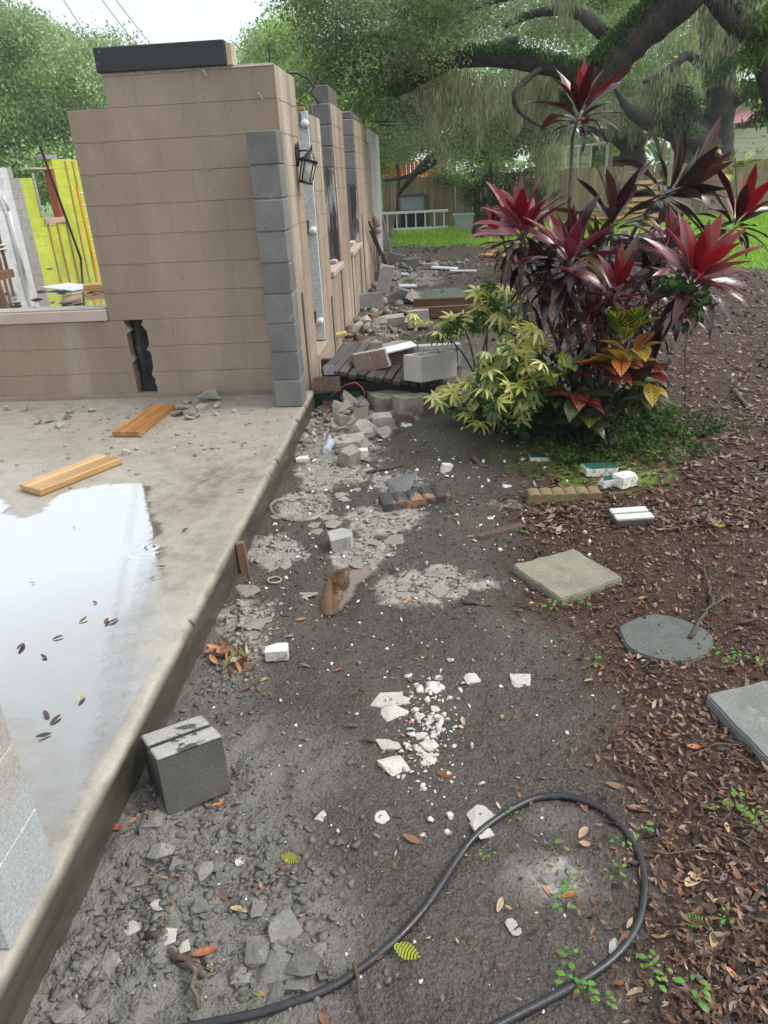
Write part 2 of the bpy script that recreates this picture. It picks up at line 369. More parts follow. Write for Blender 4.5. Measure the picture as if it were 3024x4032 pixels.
def slab_material():
    m, nt, p = newmat('porch_concrete')
    at = nt.nodes.new('ShaderNodeAttribute'); at.attribute_name = 'col'; sp = nt.nodes.new('ShaderNodeSeparateColor'); nt.links.new(at.outputs['Color'], sp.inputs[0])
    v = _pos(nt); n1 = _noise(nt, 1.6, 7, .65, v); n2 = _noise(nt, 12, 6, .7, v); n3 = _noise(nt, 90, 4, .7, v)
    col = _mix(nt, _ramp(nt, n1, .3, .7), (.33, .30, .245), (.44, .41, .35)); col = _mix(nt, _ramp(nt, n2, .45, .75), col, (.27, .255, .21))
    f = nt.nodes.new('ShaderNodeMath'); f.operation = 'MULTIPLY'; nt.links.new(sp.outputs[0], f.inputs[0]); nt.links.new(_ramp(nt, n2, .25, .7), f.inputs[1])
    col = _mix(nt, f.outputs[0], col, (.125, .10, .065))
    col = _mix(nt, 1, col, _mix(nt, n3, (.8, .8, .8), (1.18, 1.18, 1.18)), 'MULTIPLY')
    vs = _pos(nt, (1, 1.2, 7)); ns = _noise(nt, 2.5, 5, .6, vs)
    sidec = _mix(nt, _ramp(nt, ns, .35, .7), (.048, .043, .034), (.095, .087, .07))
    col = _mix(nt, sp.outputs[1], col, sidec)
    nt.links.new(col, p.inputs['Base Color']); nt.links.new(_ramp(nt, n2, .3, .7, .22, .55), p.inputs['Roughness'])
    p.inputs['Specular IOR Level'].default_value = .5
    b = _bump(nt, p, n3, .25, .003); _bump(nt, p, n2, .15, .01, b); return m
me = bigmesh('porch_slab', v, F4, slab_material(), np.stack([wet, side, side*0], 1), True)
slab = obj('porch_slab', me); slab['kind'] = 'structure'; slab['label'] = 'wet concrete porch slab with a worn edge'

def water_material(name, tint=(1, 1, 1), ripple=.25, film=.12, ior=1.45, mud=(.4, .39, .36), scale=22, gain=1.0, depth=False):
    m, nt, p = newmat(name); nt.nodes.remove(p)
    out = nt.nodes['Material Output']; gl = nt.nodes.new('ShaderNodeBsdfGlossy'); gl.inputs['Roughness'].default_value = .02; gl.inputs[0].default_value = (1, .975, .94, 1)
    tr = nt.nodes.new('ShaderNodeBsdfTransparent'); tr.inputs[0].default_value = (*tint, 1)
    di = nt.nodes.new('ShaderNodeBsdfDiffuse'); di.inputs[0].default_value = (*mud, 1)
    m0 = nt.nodes.new('ShaderNodeMixShader'); nt.links.new(_ramp(nt, _noise(nt, 5, 6, .65, _pos(nt)), .3, .7, film*.45, min(1, film*1.5)), m0.inputs[0]); nt.links.new(tr.outputs[0], m0.inputs[1]); nt.links.new(di.outputs[0], m0.inputs[2])
    fr = nt.nodes.new('ShaderNodeFresnel'); fr.inputs[0].default_value = ior
    mx = nt.nodes.new('ShaderNodeMixShader'); nt.links.new(fr.outputs[0], mx.inputs[0]); nt.links.new(m0.outputs[0], mx.inputs[1]); nt.links.new(gl.outputs[0], mx.inputs[2])
    v = _pos(nt); b = nt.nodes.new('ShaderNodeBump'); b.inputs['Strength'].default_value = ripple; b.inputs['Distance'].default_value = .004
    # rain rings: cells with rings that die out from each drop
    vo = nt.nodes.new('ShaderNodeTexVoronoi'); vo.inputs['Scale'].default_value = 2.2; nt.links.new(v, vo.inputs['Vector'])
    ma = nt.nodes.new('ShaderNodeMath'); ma.operation = 'MULTIPLY'; ma.inputs[1].default_value = 75; nt.links.new(vo.outputs['Distance'], ma.inputs[0])
    si = nt.nodes.new('ShaderNodeMath'); si.operation = 'SINE'; nt.links.new(ma.outputs[0], si.inputs[0])
    fo = _ramp(nt, vo.outputs['Distance'], 0, .35, 1, 0); mu_ = nt.nodes.new('ShaderNodeMath'); mu_.operation = 'MULTIPLY'; nt.links.new(si.outputs[0], mu_.inputs[0]); nt.links.new(fo, mu_.inputs[1])
    ad = nt.nodes.new('ShaderNodeMath'); ad.operation = 'ADD'; nt.links.new(mu_.outputs[0], ad.inputs[0]); nt.links.new(_noise(nt, scale, 4, .6, v), ad.inputs[1])
    nt.links.new(ad.outputs[0], b.inputs['Height'])
    for nd in (gl, fr): nt.links.new(b.outputs['Normal'], nd.inputs['Normal'])
    last = mx
    gn = nt.nodes.new('ShaderNodeMath'); gn.operation = 'MULTIPLY'; gn.inputs[1].default_value = gain; gn.use_clamp = True; nt.links.new(fr.outputs[0], gn.inputs[0]); nt.links.new(_ramp(nt, gn.outputs[0], 0, 1, 0, .92), mx.inputs[0])
    if depth:
        pm = nt.nodes.new('ShaderNodeMixShader'); t2 = nt.nodes.new('ShaderNodeBsdfTransparent'); at = nt.nodes.new('ShaderNodeAttribute'); at.attribute_name = 'depth'
        nt.links.new(at.outputs['Fac'], pm.inputs[0]); nt.links.new(t2.outputs[0], pm.inputs[1]); nt.links.new(mx.outputs[0], pm.inputs[2]); last = pm
    nt.links.new(last.outputs[0], out.inputs[0]); return m
def puddle(name, outline, z, mat, label, jag=.012, seed=3, soft=lambda x, y: .02*np.ones_like(x), step=.02, xmax=99):
    """outline in photo pixels, laid on the plane z; a flat water sheet whose thin rim fades out (attribute depth)"""
    pts = [G(px, py, z) for px, py in outline]; n = len(pts); o = []
    for i in range(n):
        a, b, c, d = pts[i-1], pts[i], pts[(i+1) % n], pts[(i+2) % n]
        for k in range(8):
            t = k/8; q = .5*((2*b)+(-a+c)*t+(2*a-5*b+4*c-d)*t*t+(-a+3*b-3*c+d)*t**3); o.append((q.x, q.y))
    P = np.array(o); Q = np.roll(P, -1, 0); lo, hi = P.min(0)-.2, P.max(0)+.2; hi[0] = min(hi[0], xmax)
    gx, gy = np.meshgrid(np.arange(lo[0], hi[0], step), np.arange(lo[1], hi[1], step)); sh = gx.shape; x, y = gx.ravel(), gy.ravel()
    dmin = np.full(len(x), 1e9); ins = np.zeros(len(x), bool)
    for p, q in zip(P, Q):
        e = q-p; t = np.clip(((x-p[0])*e[0]+(y-p[1])*e[1])/(e@e+1e-12), 0, 1); dmin = np.minimum(dmin, np.hypot(x-p[0]-t*e[0], y-p[1]-t*e[1]))
        if abs(q[1]-p[1]) > 1e-12: ins ^= ((p[1] > y) != (q[1] > y)) & (x < (q[0]-p[0])*(y-p[1])/(q[1]-p[1])+p[0])
    d = np.where(ins, dmin, -dmin)+(fbm(x*12, y*12, seed)-.5)*jag*5+(fbm(x*50, y*50, seed+4, 2)-.5)*jag*2.5; w = soft(x, y)
    al = sstep(-w, w, d+w*1.2*(fbm(x*9, y*22, seed+7)-.5)); I = np.arange(len(x)).reshape(sh)
    F4 = np.stack([I[:-1, :-1].ravel(), I[:-1, 1:].ravel(), I[1:, 1:].ravel(), I[1:, :-1].ravel()], 1); F4 = F4[al[F4].max(1) > .004]
    use = np.unique(F4); mp = np.zeros(len(x), int); mp[use] = np.arange(len(use))
    me = bigmesh(name, np.stack([x[use], y[use], np.full(len(use), z)], 1), mp[F4], mat, None, True); at = me.attributes.new('depth', 'FLOAT', 'POINT'); at.data.foreach_set('value', al[use].astype(np.float32))
    ob = obj(name, me); ob['kind'] = 'structure'; ob['label'] = label; return ob
FILM = water_material('rain_film', ripple=.10, film=.10, ior=1.33, mud=(.55, .56, .60), gain=12, depth=True)  # pale blue mud colour paints part of the sky reflection into the film
puddle('puddle', [(-260, 1110), (-60, 1090), (5, 1075), (22, 1108), (75, 1112), (128, 1066), (200, 1051), (314, 1047), (324, 1095), (338, 1150), (345, 1200), (330, 1260), (300, 1330), (290, 1400), (310, 1430), (335, 1440), (320, 1510), (290, 1580), (245, 1650), (190, 1730), (140, 1790), (90, 1740), (20, 1600), (-260, 1520)], SLABZ+.0055, FILM,
    'shallow rain puddle reflecting pale sky on the porch slab', .018, 3, lambda x, y: np.interp(y, [1.2, 2.2, 2.75, 3.0], [.20, .15, .05, .006]), xmax=SLABX-.03)
puddle('puddle', [(765, 1222), (795, 1224), (800, 1245), (775, 1262), (758, 1290), (735, 1320), (700, 1327), (695, 1300), (705, 1265), (720, 1236)], -.020,
    water_material('brown_puddle', tint=(.55, .26, .08), ripple=.04, film=.7, ior=1.33, mud=(.125, .056, .016), gain=4.5, depth=True), 'small tea brown puddle on the pale sandy patch', .004, 5, lambda x, y: .012+0*x, .008)
# house floor under standing rain water
fl = MB().box(-9.2, -1.24, 5.76, 30, .02, .199).build('house_floor', M('floor_concrete', (.22, .20, .17), (.15, .135, .115), (.4, .38, .34), scale=2, rough=.5, bump=.3, rand=0)); fl['kind'] = 'structure'
fw = MB().quadv((-8.92, 5.77, .212), (-1.25, 5.77, .212), (-1.25, 29.8, .212), (-8.92, 29.8, .212)).build('flood_water', water_material('flood_water', ripple=.10, film=.3, ior=1.45, mud=(.42, .40, .36), scale=7, gain=1.6)); fw['kind'] = 'structure'
fw['label'] = 'rain water standing on the roofless house floor'
# ------------------------------------------------------------------ block walls
BH, BL, BT = .2032, .4064, .20
_bc = {}
def block_mesh(l, h, mat, t=BT, cham=.006):
    k = (round(l, 3), round(h, 3), mat.name, round(t, 3))
    if k not in _bc:
        bm = bmesh.new(); bmesh.ops.create_cube(bm, size=1)
        for v_ in bm.verts: v_.co = Vector((v_.co.x*l, t/2+v_.co.y*t, v_.co.z*h))
        ed = [e for e in bm.edges if abs(e.verts[0].co.x-e.verts[1].co.x) > l*.5]      # only bed edges are eased; the head joints are painted shut
        bmesh.ops.bevel(bm, geom=ed, offset=cham, segments=1, affect='EDGES'); _bc[k] = MB().addbm(bm).mesh('block', mat)
    return _bc[k]
def course_wall(root, axis, u0, u1, z0, ncourse, face, mat, holes=(), joint=.0036, mort=None, top=None, first=0, flip=1, bl=BL, matf=None):
    """axis 'x': wall along X whose face looks to -Y at y=face; axis 'y': along Y, face looks to +X at x=face.
    holes: (a,b,zlo,zhi) left open; top: f(u)-> top z."""
    rects = []
    for k in range(ncourse):
        za, zb = z0+k*BH, z0+(k+1)*BH; off = (bl/2 if (k+first) % 2 else 0)
        edges = [u0]; u = u0+bl-off if off else u0+bl
        while u < u1-.03: edges.append(u); u += bl
        edges.append(u1)
        for a, b in zip(edges[:-1], edges[1:]):
            parts = [(a, b)]
            for ha, hb, lo, hi in holes:
                if zb-.05 <= lo or za+.05 >= hi: continue
                np_ = []
                for c, d in parts:
                    if hb <= c or ha >= d: np_.append((c, d))
                    else:
                        if ha-c > .03: np_.append((c, ha))
                        if d-hb > .03: np_.append((hb, d))
                parts = np_
            for c, d in parts:
                if d-c < .035: continue
                if top is not None and zb-.07 > top((c+d)/2): continue
                l = d-c-.0011; me = block_mesh(l, BH-joint, (matf((c+d)/2, za) if matf else mat), BT, .0018)
                j = random.uniform(-.0007, .0007)
                if axis == 'x': obj('block', me, root, ((c+d)/2, face+j, (za+zb)/2), (random.gauss(0, .002), 0, random.gauss(0, .0015)))
                else: obj('block', me, root, (face+j, (c+d)/2, (za+zb)/2), (0, random.gauss(0, .002), pi/2+random.gauss(0, .002)))
                rects.append((c, d, za, zb))
    mb = MB(); r = .0028
    for c, d, za, zb in rects:      # joints, set back a few millimetres behind the block faces
        if axis == 'x': mb.box(c+.001, d-.001, face+r, face+BT-.004, za+.0005, zb-.0005)
        else: mb.box(face-BT+.004, face-r, c+.001, d-.001, za+.0005, zb-.0005)
    mb.build('mortar', mort or mat, root)
    rg = MB()                      # ragged paint-filled ridges along the bed joints
    for c, d, za, zb in rects:
        if za < z0+.05 or random.random() < .25: continue
        a_ = c+random.uniform(0, .5)*(d-c); b_ = min(d, a_+random.uniform(.3, .8)*(d-c)); n_ = max(4, int((b_-a_)/.035)); pts = []
        for i in range(n_+1):
            u = a_+(b_-a_)*i/n_; zz = za-.002+random.gauss(0, .0009)
            pts.append((u, face-.0005, zz) if axis == 'x' else (face+.0005, u, zz))
        rg.tube(pts, [.0005]+[random.uniform(.0015, .0042) for _ in range(n_-1)]+[.0005], 5)
    if rg.v: rg.build('mortar_ridge', mort or mat, root, True)
    return rects
FY0, SX0 = 5.548, -1.019
Z0 = SLABZ
# front wall beside the porch
fwall = thing('block_wall', 'tan painted block wall facing the porch, topped by a black beam', 'wall', loc=(0, 0, 0))
course_wall(fwall, 'x', -2.486, SX0-.004, Z0+3*BH, 7, FY0, TAN)
course_wall(fwall, 'x', -2.19, SX0-.004, Z0+10*BH, 1, FY0, TAN, first=1)
course_wall(fwall, 'x', -2.205, SX0-.004, Z0, 3, FY0, TAN, first=1)
MB().box(-1.175, -1.03, 5.362, FY0-.002, Z0, Z0+8.8*BH).build('pier_return', TAN, fwall)
bm_ = MB().cbox(-2.215, -1.33, FY0-.03, FY0+.15, Z0+11*BH+.002, Z0+11*BH+.148, .006); bm_.build('top_beam', BLACKP, fwall)
MB().cbox(-1.328, -1.29, FY0-.02, FY0+.12, Z0+11*BH+.002, Z0+11*BH+.13, .004).build('beam_end', M('raw_pine_pale', (.55, .47, .33), (.45, .36, .24), rand=0), fwall)
MB().box(-2.20, -1.03, FY0-.004, FY0+.1, Z0+11*BH-.012, Z0+11*BH+.006, jit=.004).build('mortar_bed', M('pale_mortar', (.5, .46, .4), (.36, .32, .27), scale=20, rand=0), fwall)
# thin run of old base along the foot
MB().box(-4.6, -1.19, FY0-.018, FY0+.05, Z0-.01, Z0+.035, jit=.003).build('base_lip', MORT, fwall)
for px, py, l in ((567, 215, .1), (447, 165, .06)):
    q = FY(px, py, FY0-.02); MB().tube([q, q+Vector((-.015, -.005, .03)), q+Vector((-.025, 0, .045))], [.006, .007, .003], 5).build('broken_tie', CONC, fwall)
# dark hairline cracks near the corner
# low wall with a sill, under the missing window
lwall = thing('block_wall', 'low tan block wall with a pale sill under the missing window', 'wall')
course_wall(lwall, 'x', -5.0, -2.37, Z0, 3, FY0, TAN, first=0)
MB().cbox(-5.0, -2.492, FY0-.022, FY0+.19, Z0+3*BH+.004, Z0+3*BH+.088, .006).build('window_sill', M('sill_paint', (.52, .43, .36), (.46, .37, .31), (.36, .29, .24), scale=4, rough=.5, bump=.3, rand=0, fc=.3), lwall)
MB().box(-5.0, -2.5, FY0+.0, FY0+.18, Z0+3*BH+.086, Z0+3*BH+.098, jit=.004).build('mortar_bed', M('pale_mortar', (.5, .46, .4)), lwall)
# broken opening between the two: ragged dark infill set back in the wall
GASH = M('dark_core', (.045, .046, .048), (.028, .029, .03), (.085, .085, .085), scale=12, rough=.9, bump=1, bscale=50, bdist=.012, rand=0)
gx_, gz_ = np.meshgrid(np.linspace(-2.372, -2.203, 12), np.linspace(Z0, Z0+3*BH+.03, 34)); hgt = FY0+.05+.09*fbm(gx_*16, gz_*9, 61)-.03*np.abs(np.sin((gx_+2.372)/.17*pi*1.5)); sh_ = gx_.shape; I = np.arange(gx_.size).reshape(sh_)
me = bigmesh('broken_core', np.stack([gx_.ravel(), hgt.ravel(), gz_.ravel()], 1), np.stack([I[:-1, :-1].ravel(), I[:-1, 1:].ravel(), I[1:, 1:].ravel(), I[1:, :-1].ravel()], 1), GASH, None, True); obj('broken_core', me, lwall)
for sx_, n_ in ((-2.374, 7), (-2.201, 8)):      # ragged broken edges of the painted face
    for k in range(n_):
        z = Z0+.01+(k+random.uniform(0, .8))*3*BH/n_; w = random.choice((.004, .008, .012, .03))*random.uniform(.7, 1.2)*(1 if sx_ < -2.3 else -1)*(1.6 if k > n_-2 else 1); h = random.uniform(.03, .15)
        mbk = MB(); y0 = FY0+.0012; y1 = FY0+.05; A3 = [(sx_-.004*(1 if w > 0 else -1), z-h*.6), (sx_+w, z+random.uniform(-.02, .02)), (sx_-.004*(1 if w > 0 else -1), z+h*.6)]
        mbk.quadv(*[(x, y0, zz) for x, zz in A3]); mbk.quadv(*[(x, y1, zz) for x, zz in reversed(A3)])
        for i in range(3): p_, q_ = A3[i], A3[(i+1) % 3]; mbk.quadv((p_[0], y0, p_[1]), (p_[0], y1, p_[1]), (q_[0], y1, q_[1]), (q_[0], y0, q_[1]))
        mbk.build('broken_edge', TAN, lwall)
# grey pilaster on the slab corner
pil = thing('block_pillar', 'unpainted grey block pillar at the porch slab corner', 'pillar')
for k in range(9):
    z = Z0+(k+.5)*BH; mk = MB().cbox(-.10, .10, 0, .198, -BH/2+.004, BH/2-.004, .006).mesh('block', CMU)
    obj('block', mk, pil, (-1.073+random.uniform(-.002, .002), 5.162+(-.006 if k == 0 else 0)+random.uniform(-.003, .003), z), (0, 0, random.gauss(0, .006)))
MB().box(-1.165, -.981, 5.17, 5.355, Z0, Z0+9*BH-.01).build('mortar', CMU, pil)
# side wall with its door and window gaps
zt = lambda k: Z0+k*BH
def top_side(y):
    yy = [5.5, 6.32, 6.33, 6.97, 6.98, 7.6, 7.61, 8.55, 8.56, 9.35, 9.36, 9.62, 9.63, 11.0, 11.01, 13.0, 13.01, 14]
    kk = [11, 11, 0, 0, 9.9, 9.9, 3, 3, 11, 11, 9.2, 9.2, 3, 3, 10.9, 10.9, 10, 10]
    return Z0+np.interp(y, yy, kk)*BH
HOL = [(6.33, 6.97, zt(.6), 9), (7.62, 8.56, zt(3.3), 9), (9.64, 11.04, zt(3.5), 9)]
side_defs = [
    (SX0, 5.550, 6.33, 'tan side wall stub between the porch corner and the white door jamb', 11, []),
    (SX0, 6.97, 7.62, 'tan block pier between the white door jamb and the first window gap', 10, []),
    (SX0, 8.56, 9.64, 'tan block pier with a black beam on top between two window gaps', 11, []),
    (SX0, 11.04, 13.70, 'long tan block wall joining the pale grey painted end wall', 11, [(12.75, 13.3, zt(8.2), zt(9.9)), (13.3, 13.8, zt(10), 9)]),
]
CORE = M('grey_block', (.2, .2, .2)); sides = []
for X0, a, b, lab, n, hol in side_defs:
    t = thing('block_wall', lab, 'wall')
    course_wall(t, 'y', a, b, Z0, n, X0, TANS, hol); sides.append(t)
    course_wall(t, 'y', a, b, Z0-BH, 1, X0, TANS, first=1)
# under the gaps
t1 = thing('block_wall', 'low tan block wall under the first window gap with broken sill', 'wall'); course_wall(t1, 'y', 7.622, 8.558, Z0-BH, 4, SX0, TANS)
t2 = thing('block_wall', 'low tan block wall under the second window gap with broken sill', 'wall'); course_wall(t2, 'y', 9.642, 11.038, Z0-BH, 4, SX0, TANS)
t3 = thing('door_threshold', 'rubble strewn concrete threshold under the white door jamb', 'threshold')
MB().cbox(SX0-.2, SX0+.01, 6.335, 6.965, -.02, Z0+.12, .008).build('step', M('threshold_tan', (.42, .33, .25), (.34, .26, .2), rand=0), t3)
for t, a, b, z in ((t1, 7.63, 8.55, zt(3)), (t2, 9.65, 11.03, zt(3))):
    MB().cbox(SX0-.2, SX0+.035, a, b, z+.003, z+.06, .008).build('window_sill', MATS['sill_paint'], t)
    for k in range(9):
        bm = bmesh.new(); 
        for i in range(9): bm.verts.new((random.gauss(0, .03), random.gauss(0, .045), random.uniform(0, .045)))
        bmesh.ops.convex_hull(bm, input=bm.verts[:]); 
        for vtx in [q for q in bm.verts if not q.link_faces]: bm.verts.remove(vtx)
        MB().addbm(bm).build('mortar_crumb', LIME if k % 2 else CONC, t).location = (SX0-.09+random.uniform(-.06, .06), a+.1+random.uniform(0, b-a-.2), z+.058)
# exposed grey ends of the piers: unpainted cores seen in the gaps
def pier_end(t, y, ks, hgt=11, half=False):
    for k in ks:
        MB().cbox(SX0-BT+.012, SX0-.010, y-.014, y+.10, zt(k)+.006, zt(k+1)-.006, .008).build('block_end', CMU, t)
pier_end(sides[2], 8.56, [8, 9, 10]); pier_end(sides[3], 11.04, [7, 8, 9, 10])
PEEL = M('peeling_white', (.52, .50, .46), (.40, .38, .35), (.055, .05, .045), scale=6, rough=.7, bump=.6, bscale=40, streak=True, rand=0, c3lo=.47, c3hi=.52, c3scale=7)
PEELD = M('peeling_dark', (.10, .09, .085), (.16, .15, .14), (.52, .50, .46), scale=6, rough=.7, bump=.6, bscale=40, streak=True, rand=0, c3lo=.56, c3hi=.6, c3scale=9)
def reveal(t, y, z0, z1, m1, m2):
    MB().cbox(SX0-.085, SX0-.012, y-.034, y-.002, z0, z1, .004).build('window_casing', m1, t)
    MB().cbox(SX0-.145, SX0-.09, y-.028, y-.002, z0, z1, .004).build('window_casing', m2, t)
    MB().cbox(SX0-.198, SX0-.15, y-.022, y-.002, z0, z1, .004).build('window_casing', PEEL, t)
reveal(sides[2], 8.56, zt(3)+.07, zt(8), PEEL, PEELD); reveal(sides[3], 11.04, zt(3)+.07, zt(7), PEEL, PEELD)
MB().cbox(SX0-.17, SX0-.02, 8.62, 9.34, zt(11)+.002, zt(11)+.17, .008).build('top_beam', M('charred_beam', (.10, .095, .09), (.16, .15, .14), (.07, .04, .03), scale=5, rand=0), sides[2])
MB().cbox(SX0-.17, SX0-.02, 11.1, 12.4, zt(11)+.002, zt(11)+.10, .02).build('top_beam', MATS['charred_beam'], sides[3])
# dark conduit strips set on the side wall
for y, t, z1 in ((5.80, sides[0], zt(3.6)), (7.50, sides[1], zt(2.2)), (8.46, t1, zt(2.9)), (9.68, t2, zt(3)), (10.85, t2, zt(3)), (11.5, sides[3], zt(5))):
    MB().cbox(SX0+.002, SX0+.012, y-.02, y+.02, -.02, z1, .004).build('tar_strip', M('tar_strip', (.10, .105, .11), (.15, .15, .15), rough=.8, rand=0), t)
# pale grey painted end of the house
ew = thing('block_wall', 'pale grey painted block wall at the far end of the tan wall', 'wall')
course_wall(ew, 'y', 13.71, 16.15, Z0-BH, 12, SX0+.012, GREYP, mort=GREYP)
# far cross walls inside, seen above the gaps are open sky: back wall of the house
# white door jamb with hinges and round knobs
JAMB = M('jamb_white', (.66, .68, .67), (.55, .57, .57), (.36, .35, .33), scale=4, rough=.4, bump=.2, streak=True, rand=0, c3lo=.62, c3hi=.75)
dj = thing('door_jamb', 'white door jamb with round knobs and dark hinges in the tan wall', 'door jamb', loc=(SX0, 6.966, 0))
MB().cbox(-.145, -.006, -.045, -.001, Z0+.13, zt(10)+.02, .004).build('jamb_board', JAMB, dj)
MB().cbox(-.199, -.147, -.062, -.001, Z0+.13, zt(10)-.01, .004).build('door_stop', JAMB, dj)
MB().cbox(-.12, -.03, -.05, -.0, zt(10)+.022, zt(10)+.05, .004).build('jamb_cap', Mwood('orange_wood', (.50, .24, .07), (.62, .36, .13)), dj)
KN = M('knob_white', (.72, .72, .70), (.6, .6, .58), rough=.3, bump=0, rand=0); HG = M('hinge_dark', (.16, .16, .16), (.09, .09, .09), rough=.4, rand=0, metallic=.4)
for px, py in ((660, 268), (677, 498), (692, 693)):
    q = FY(px, py, 6.92)
    R_ = Matrix.Translation((q.x-SX0+.0, -.045, q.z)) @ Matrix.Rotation(pi/2, 4, 'X')
    kn = MB().lathe([(.034, 0), (.034, .006), (.014, .010), (.014, .022), (.026, .030), (.034, .045), (.034, .056), (.026, .068), (.012, .074)], 14, R_).build('door_knob', KN, dj, True)
    MB().cbox(q.x-SX0-.052, q.x-SX0-.034, -.058, -.047, q.z-.02, q.z+.09, .002).build('hinge', HG, dj)
# ------------------------------------------------------------------ wall lantern
ll = RX(645, 335, SX0+.02); LB = M('lantern_black', (.012, .012, .013), (.02, .02, .02), rough=.25, bump=.1, rand=0, spec=.6)
ln = thing('wall_lantern', 'black carriage lantern hanging crooked from the tan side wall', 'lantern', loc=(SX0, ll.y, ll.z)); ln.scale = (.85, .85, .85)
bp = MB().lathe([(.048, 0), (.056, .008), (.05, .02), (.03, .028)], 16, Matrix.Rotation(pi/2, 4, 'Y') @ Matrix.Diagonal((1.75, 1.0, 1, 1)))
bp.build('back_plate', LB, ln, True)
for k in range(5): MB().cbox(.018, .03, -.04+k*.02-.005, -.04+k*.02+.005, -.05, .105-.012*abs(k-2), .002).build('plate_rib', LB, ln)
MB().tube([(.02, 0, .03), (.07, 0, .035), (.115, .0, .03), (.125, 0, .0)], .008, 8).build('arm', LB, ln, True)
T_ = Matrix.Translation((.125, 0, -.01)) @ Matrix.Rotation(radians(14), 4, 'Y') @ Matrix.Rotation(radians(-8), 4, 'X')
MB().lathe([(.078, -.055), (.082, -.045), (.080, -.035), (.058, -.022), (.046, .0), (.03, .022), (.018, .03), (.012, .04), (.018, .05), (.008, .062), (.012, .07), (.003, .095)], 18, T_).build('roof_cap', LB, ln, True)
for k in range(5):
    a = 2*pi*k/5+.5; p0 = T_ @ Vector((.070*cos(a), .070*sin(a), -.05)); p1 = T_ @ Vector((.058*cos(a), .058*sin(a), -.225)); MB().tube([p0, p1], .006, 6).build('cage_bar', LB, ln)
MB().lathe([(.050, -.236), (.066, -.232), (.066, -.220), (.058, -.216)], 18, T_).build('base_ring', LB, ln, True)
gm, nt, p = newmat('lantern_glass'); p.inputs['Base Color'].default_value = (.75, .75, .72, 1); p.inputs['Roughness'].default_value = .15; p.inputs['Alpha'].default_value = .55
MB().lathe([(.064, -.052), (.060, -.13), (.055, -.22)], 18, T_).build('glass', gm, ln, True)
MB().lathe([(.012, -.06), (.03, -.085), (.034, -.115), (.024, -.15), (.01, -.165)], 14, T_).build('bulb', M('bulb_yellow', (.62, .50, .06), (.55, .45, .05), rough=.4, bump=0, rand=0), ln, True)
# ------------------------------------------------------------------ cable loop, pipe, rods at the wall
BLK = M('black_rubber', (.018, .018, .02), (.03, .031, .034), (.08, .085, .09), scale=12, rough=.32, bump=.4, bscale=50, rand=0, spec=.55, c3lo=.6, c3hi=.75)
def pxpath(pts): return [FY(*q) for q in pts]
tag(MB().tube([FY(622, 157, 6.6), FY(640, 157, 6.9), FY(660, 167, 7.2), FY(677, 188, 7.6), (-1.15, 8.0, zt(10.6)+.14), (-1.14, 8.62, zt(11))], .011, 8).build('cable', BLK, None, True), 'stiff black cable arching from the wall top above the lantern', 'cable')
tag(MB().tube([FY(582, 137, 5.7), FY(581.5, 95, 5.72)], .007, 6).build('rebar', M('rebar', (.03, .03, .035), rough=.6, rand=0)), 'thin dark steel bar standing on the corner of the tan wall', 'rebar')
for k, (a, b) in enumerate((((800, 262), (855, 263)), ((818, 270), (852, 271)))):
    tag(MB().tube([FY(*a, 14.5), FY(*b, 14.6)], .012, 6).build('rebar', MATS['rebar']), 'thin dark bar poking level out of the grey wall top', 'rebar', 'bars poking from the grey wall')
pp = thing('drain_pipe', 'tan painted drain pipe with elbow against the grey end wall', 'pipe', loc=(SX0+.075, 13.62, 0)); TP = M('pipe_tan', (.44, .35, .27), (.37, .29, .22), rough=.4, bump=.1, rand=0)
MB().tube([(0, 0, 0), (0, 0, .86)], .045, 14).build('pipe', TP, pp, True); MB().tube([(0, 0, .80), (0, 0, .90)], .057, 14).build('coupling', TP, pp, True)
MB().tube([(0, 0, .90), (0, 0, .97), (-.005, 0, 1.02), (-.04, 0, 1.06), (-.09, 0, 1.07)], [.05, .055, .058, .055, .05], 14).build('elbow', TP, pp, True)
for k, (a, b) in enumerate((((797, 480), (845, 590)), ((800, 500), (838, 583)))):
    A = RX(*a, SX0+.06); B = G(*b, .02)
    tag(MB().tube([A, (A+B)/2+Vector((0, 0, -.03)), B], .018, 6).build('steel_rod', MATS['rebar']), 'dark thin rod leaning on the grey end wall', 'rod', 'rods leaning on the grey wall')
q = G(826, 573); lp = MB().cbox(-.02, .02, 0, .5, 0, 1.0, .004).build('leaning_panel', M('panel_grey', (.32, .33, .32), (.25, .25, .25), rough=.6))
lp.location = (-.78, 16.1, .0); lp.rotation_euler = (0, radians(-13), radians(12)); tag(lp, 'grey flat panel leaning at the end of the pale grey wall', 'panel')
# dark chips stuck on the slab edge stub pillar near the camera
np_ = thing('block_pillar', 'grey painted block pillar stub standing on the near slab edge', 'pillar', loc=(-.966, 1.0, Z0))
NPM = M('pillar_grey', (.46, .49, .50), (.38, .405, .41), (.42, .38, .33), scale=5, rough=.6, bump=.7, bscale=90, bdist=.003, rand=.04, c3lo=.52, c3hi=.68)
for k in range(7):
    MB().cbox(-.2, 0, 0.002, .218, k*BH+.002, (k+1)*BH-.001, .003).build('block', NPM, np_)
MB().box(-.19, -.006, .01, .21, 0, 7*BH).build('mortar', NPM, np_)
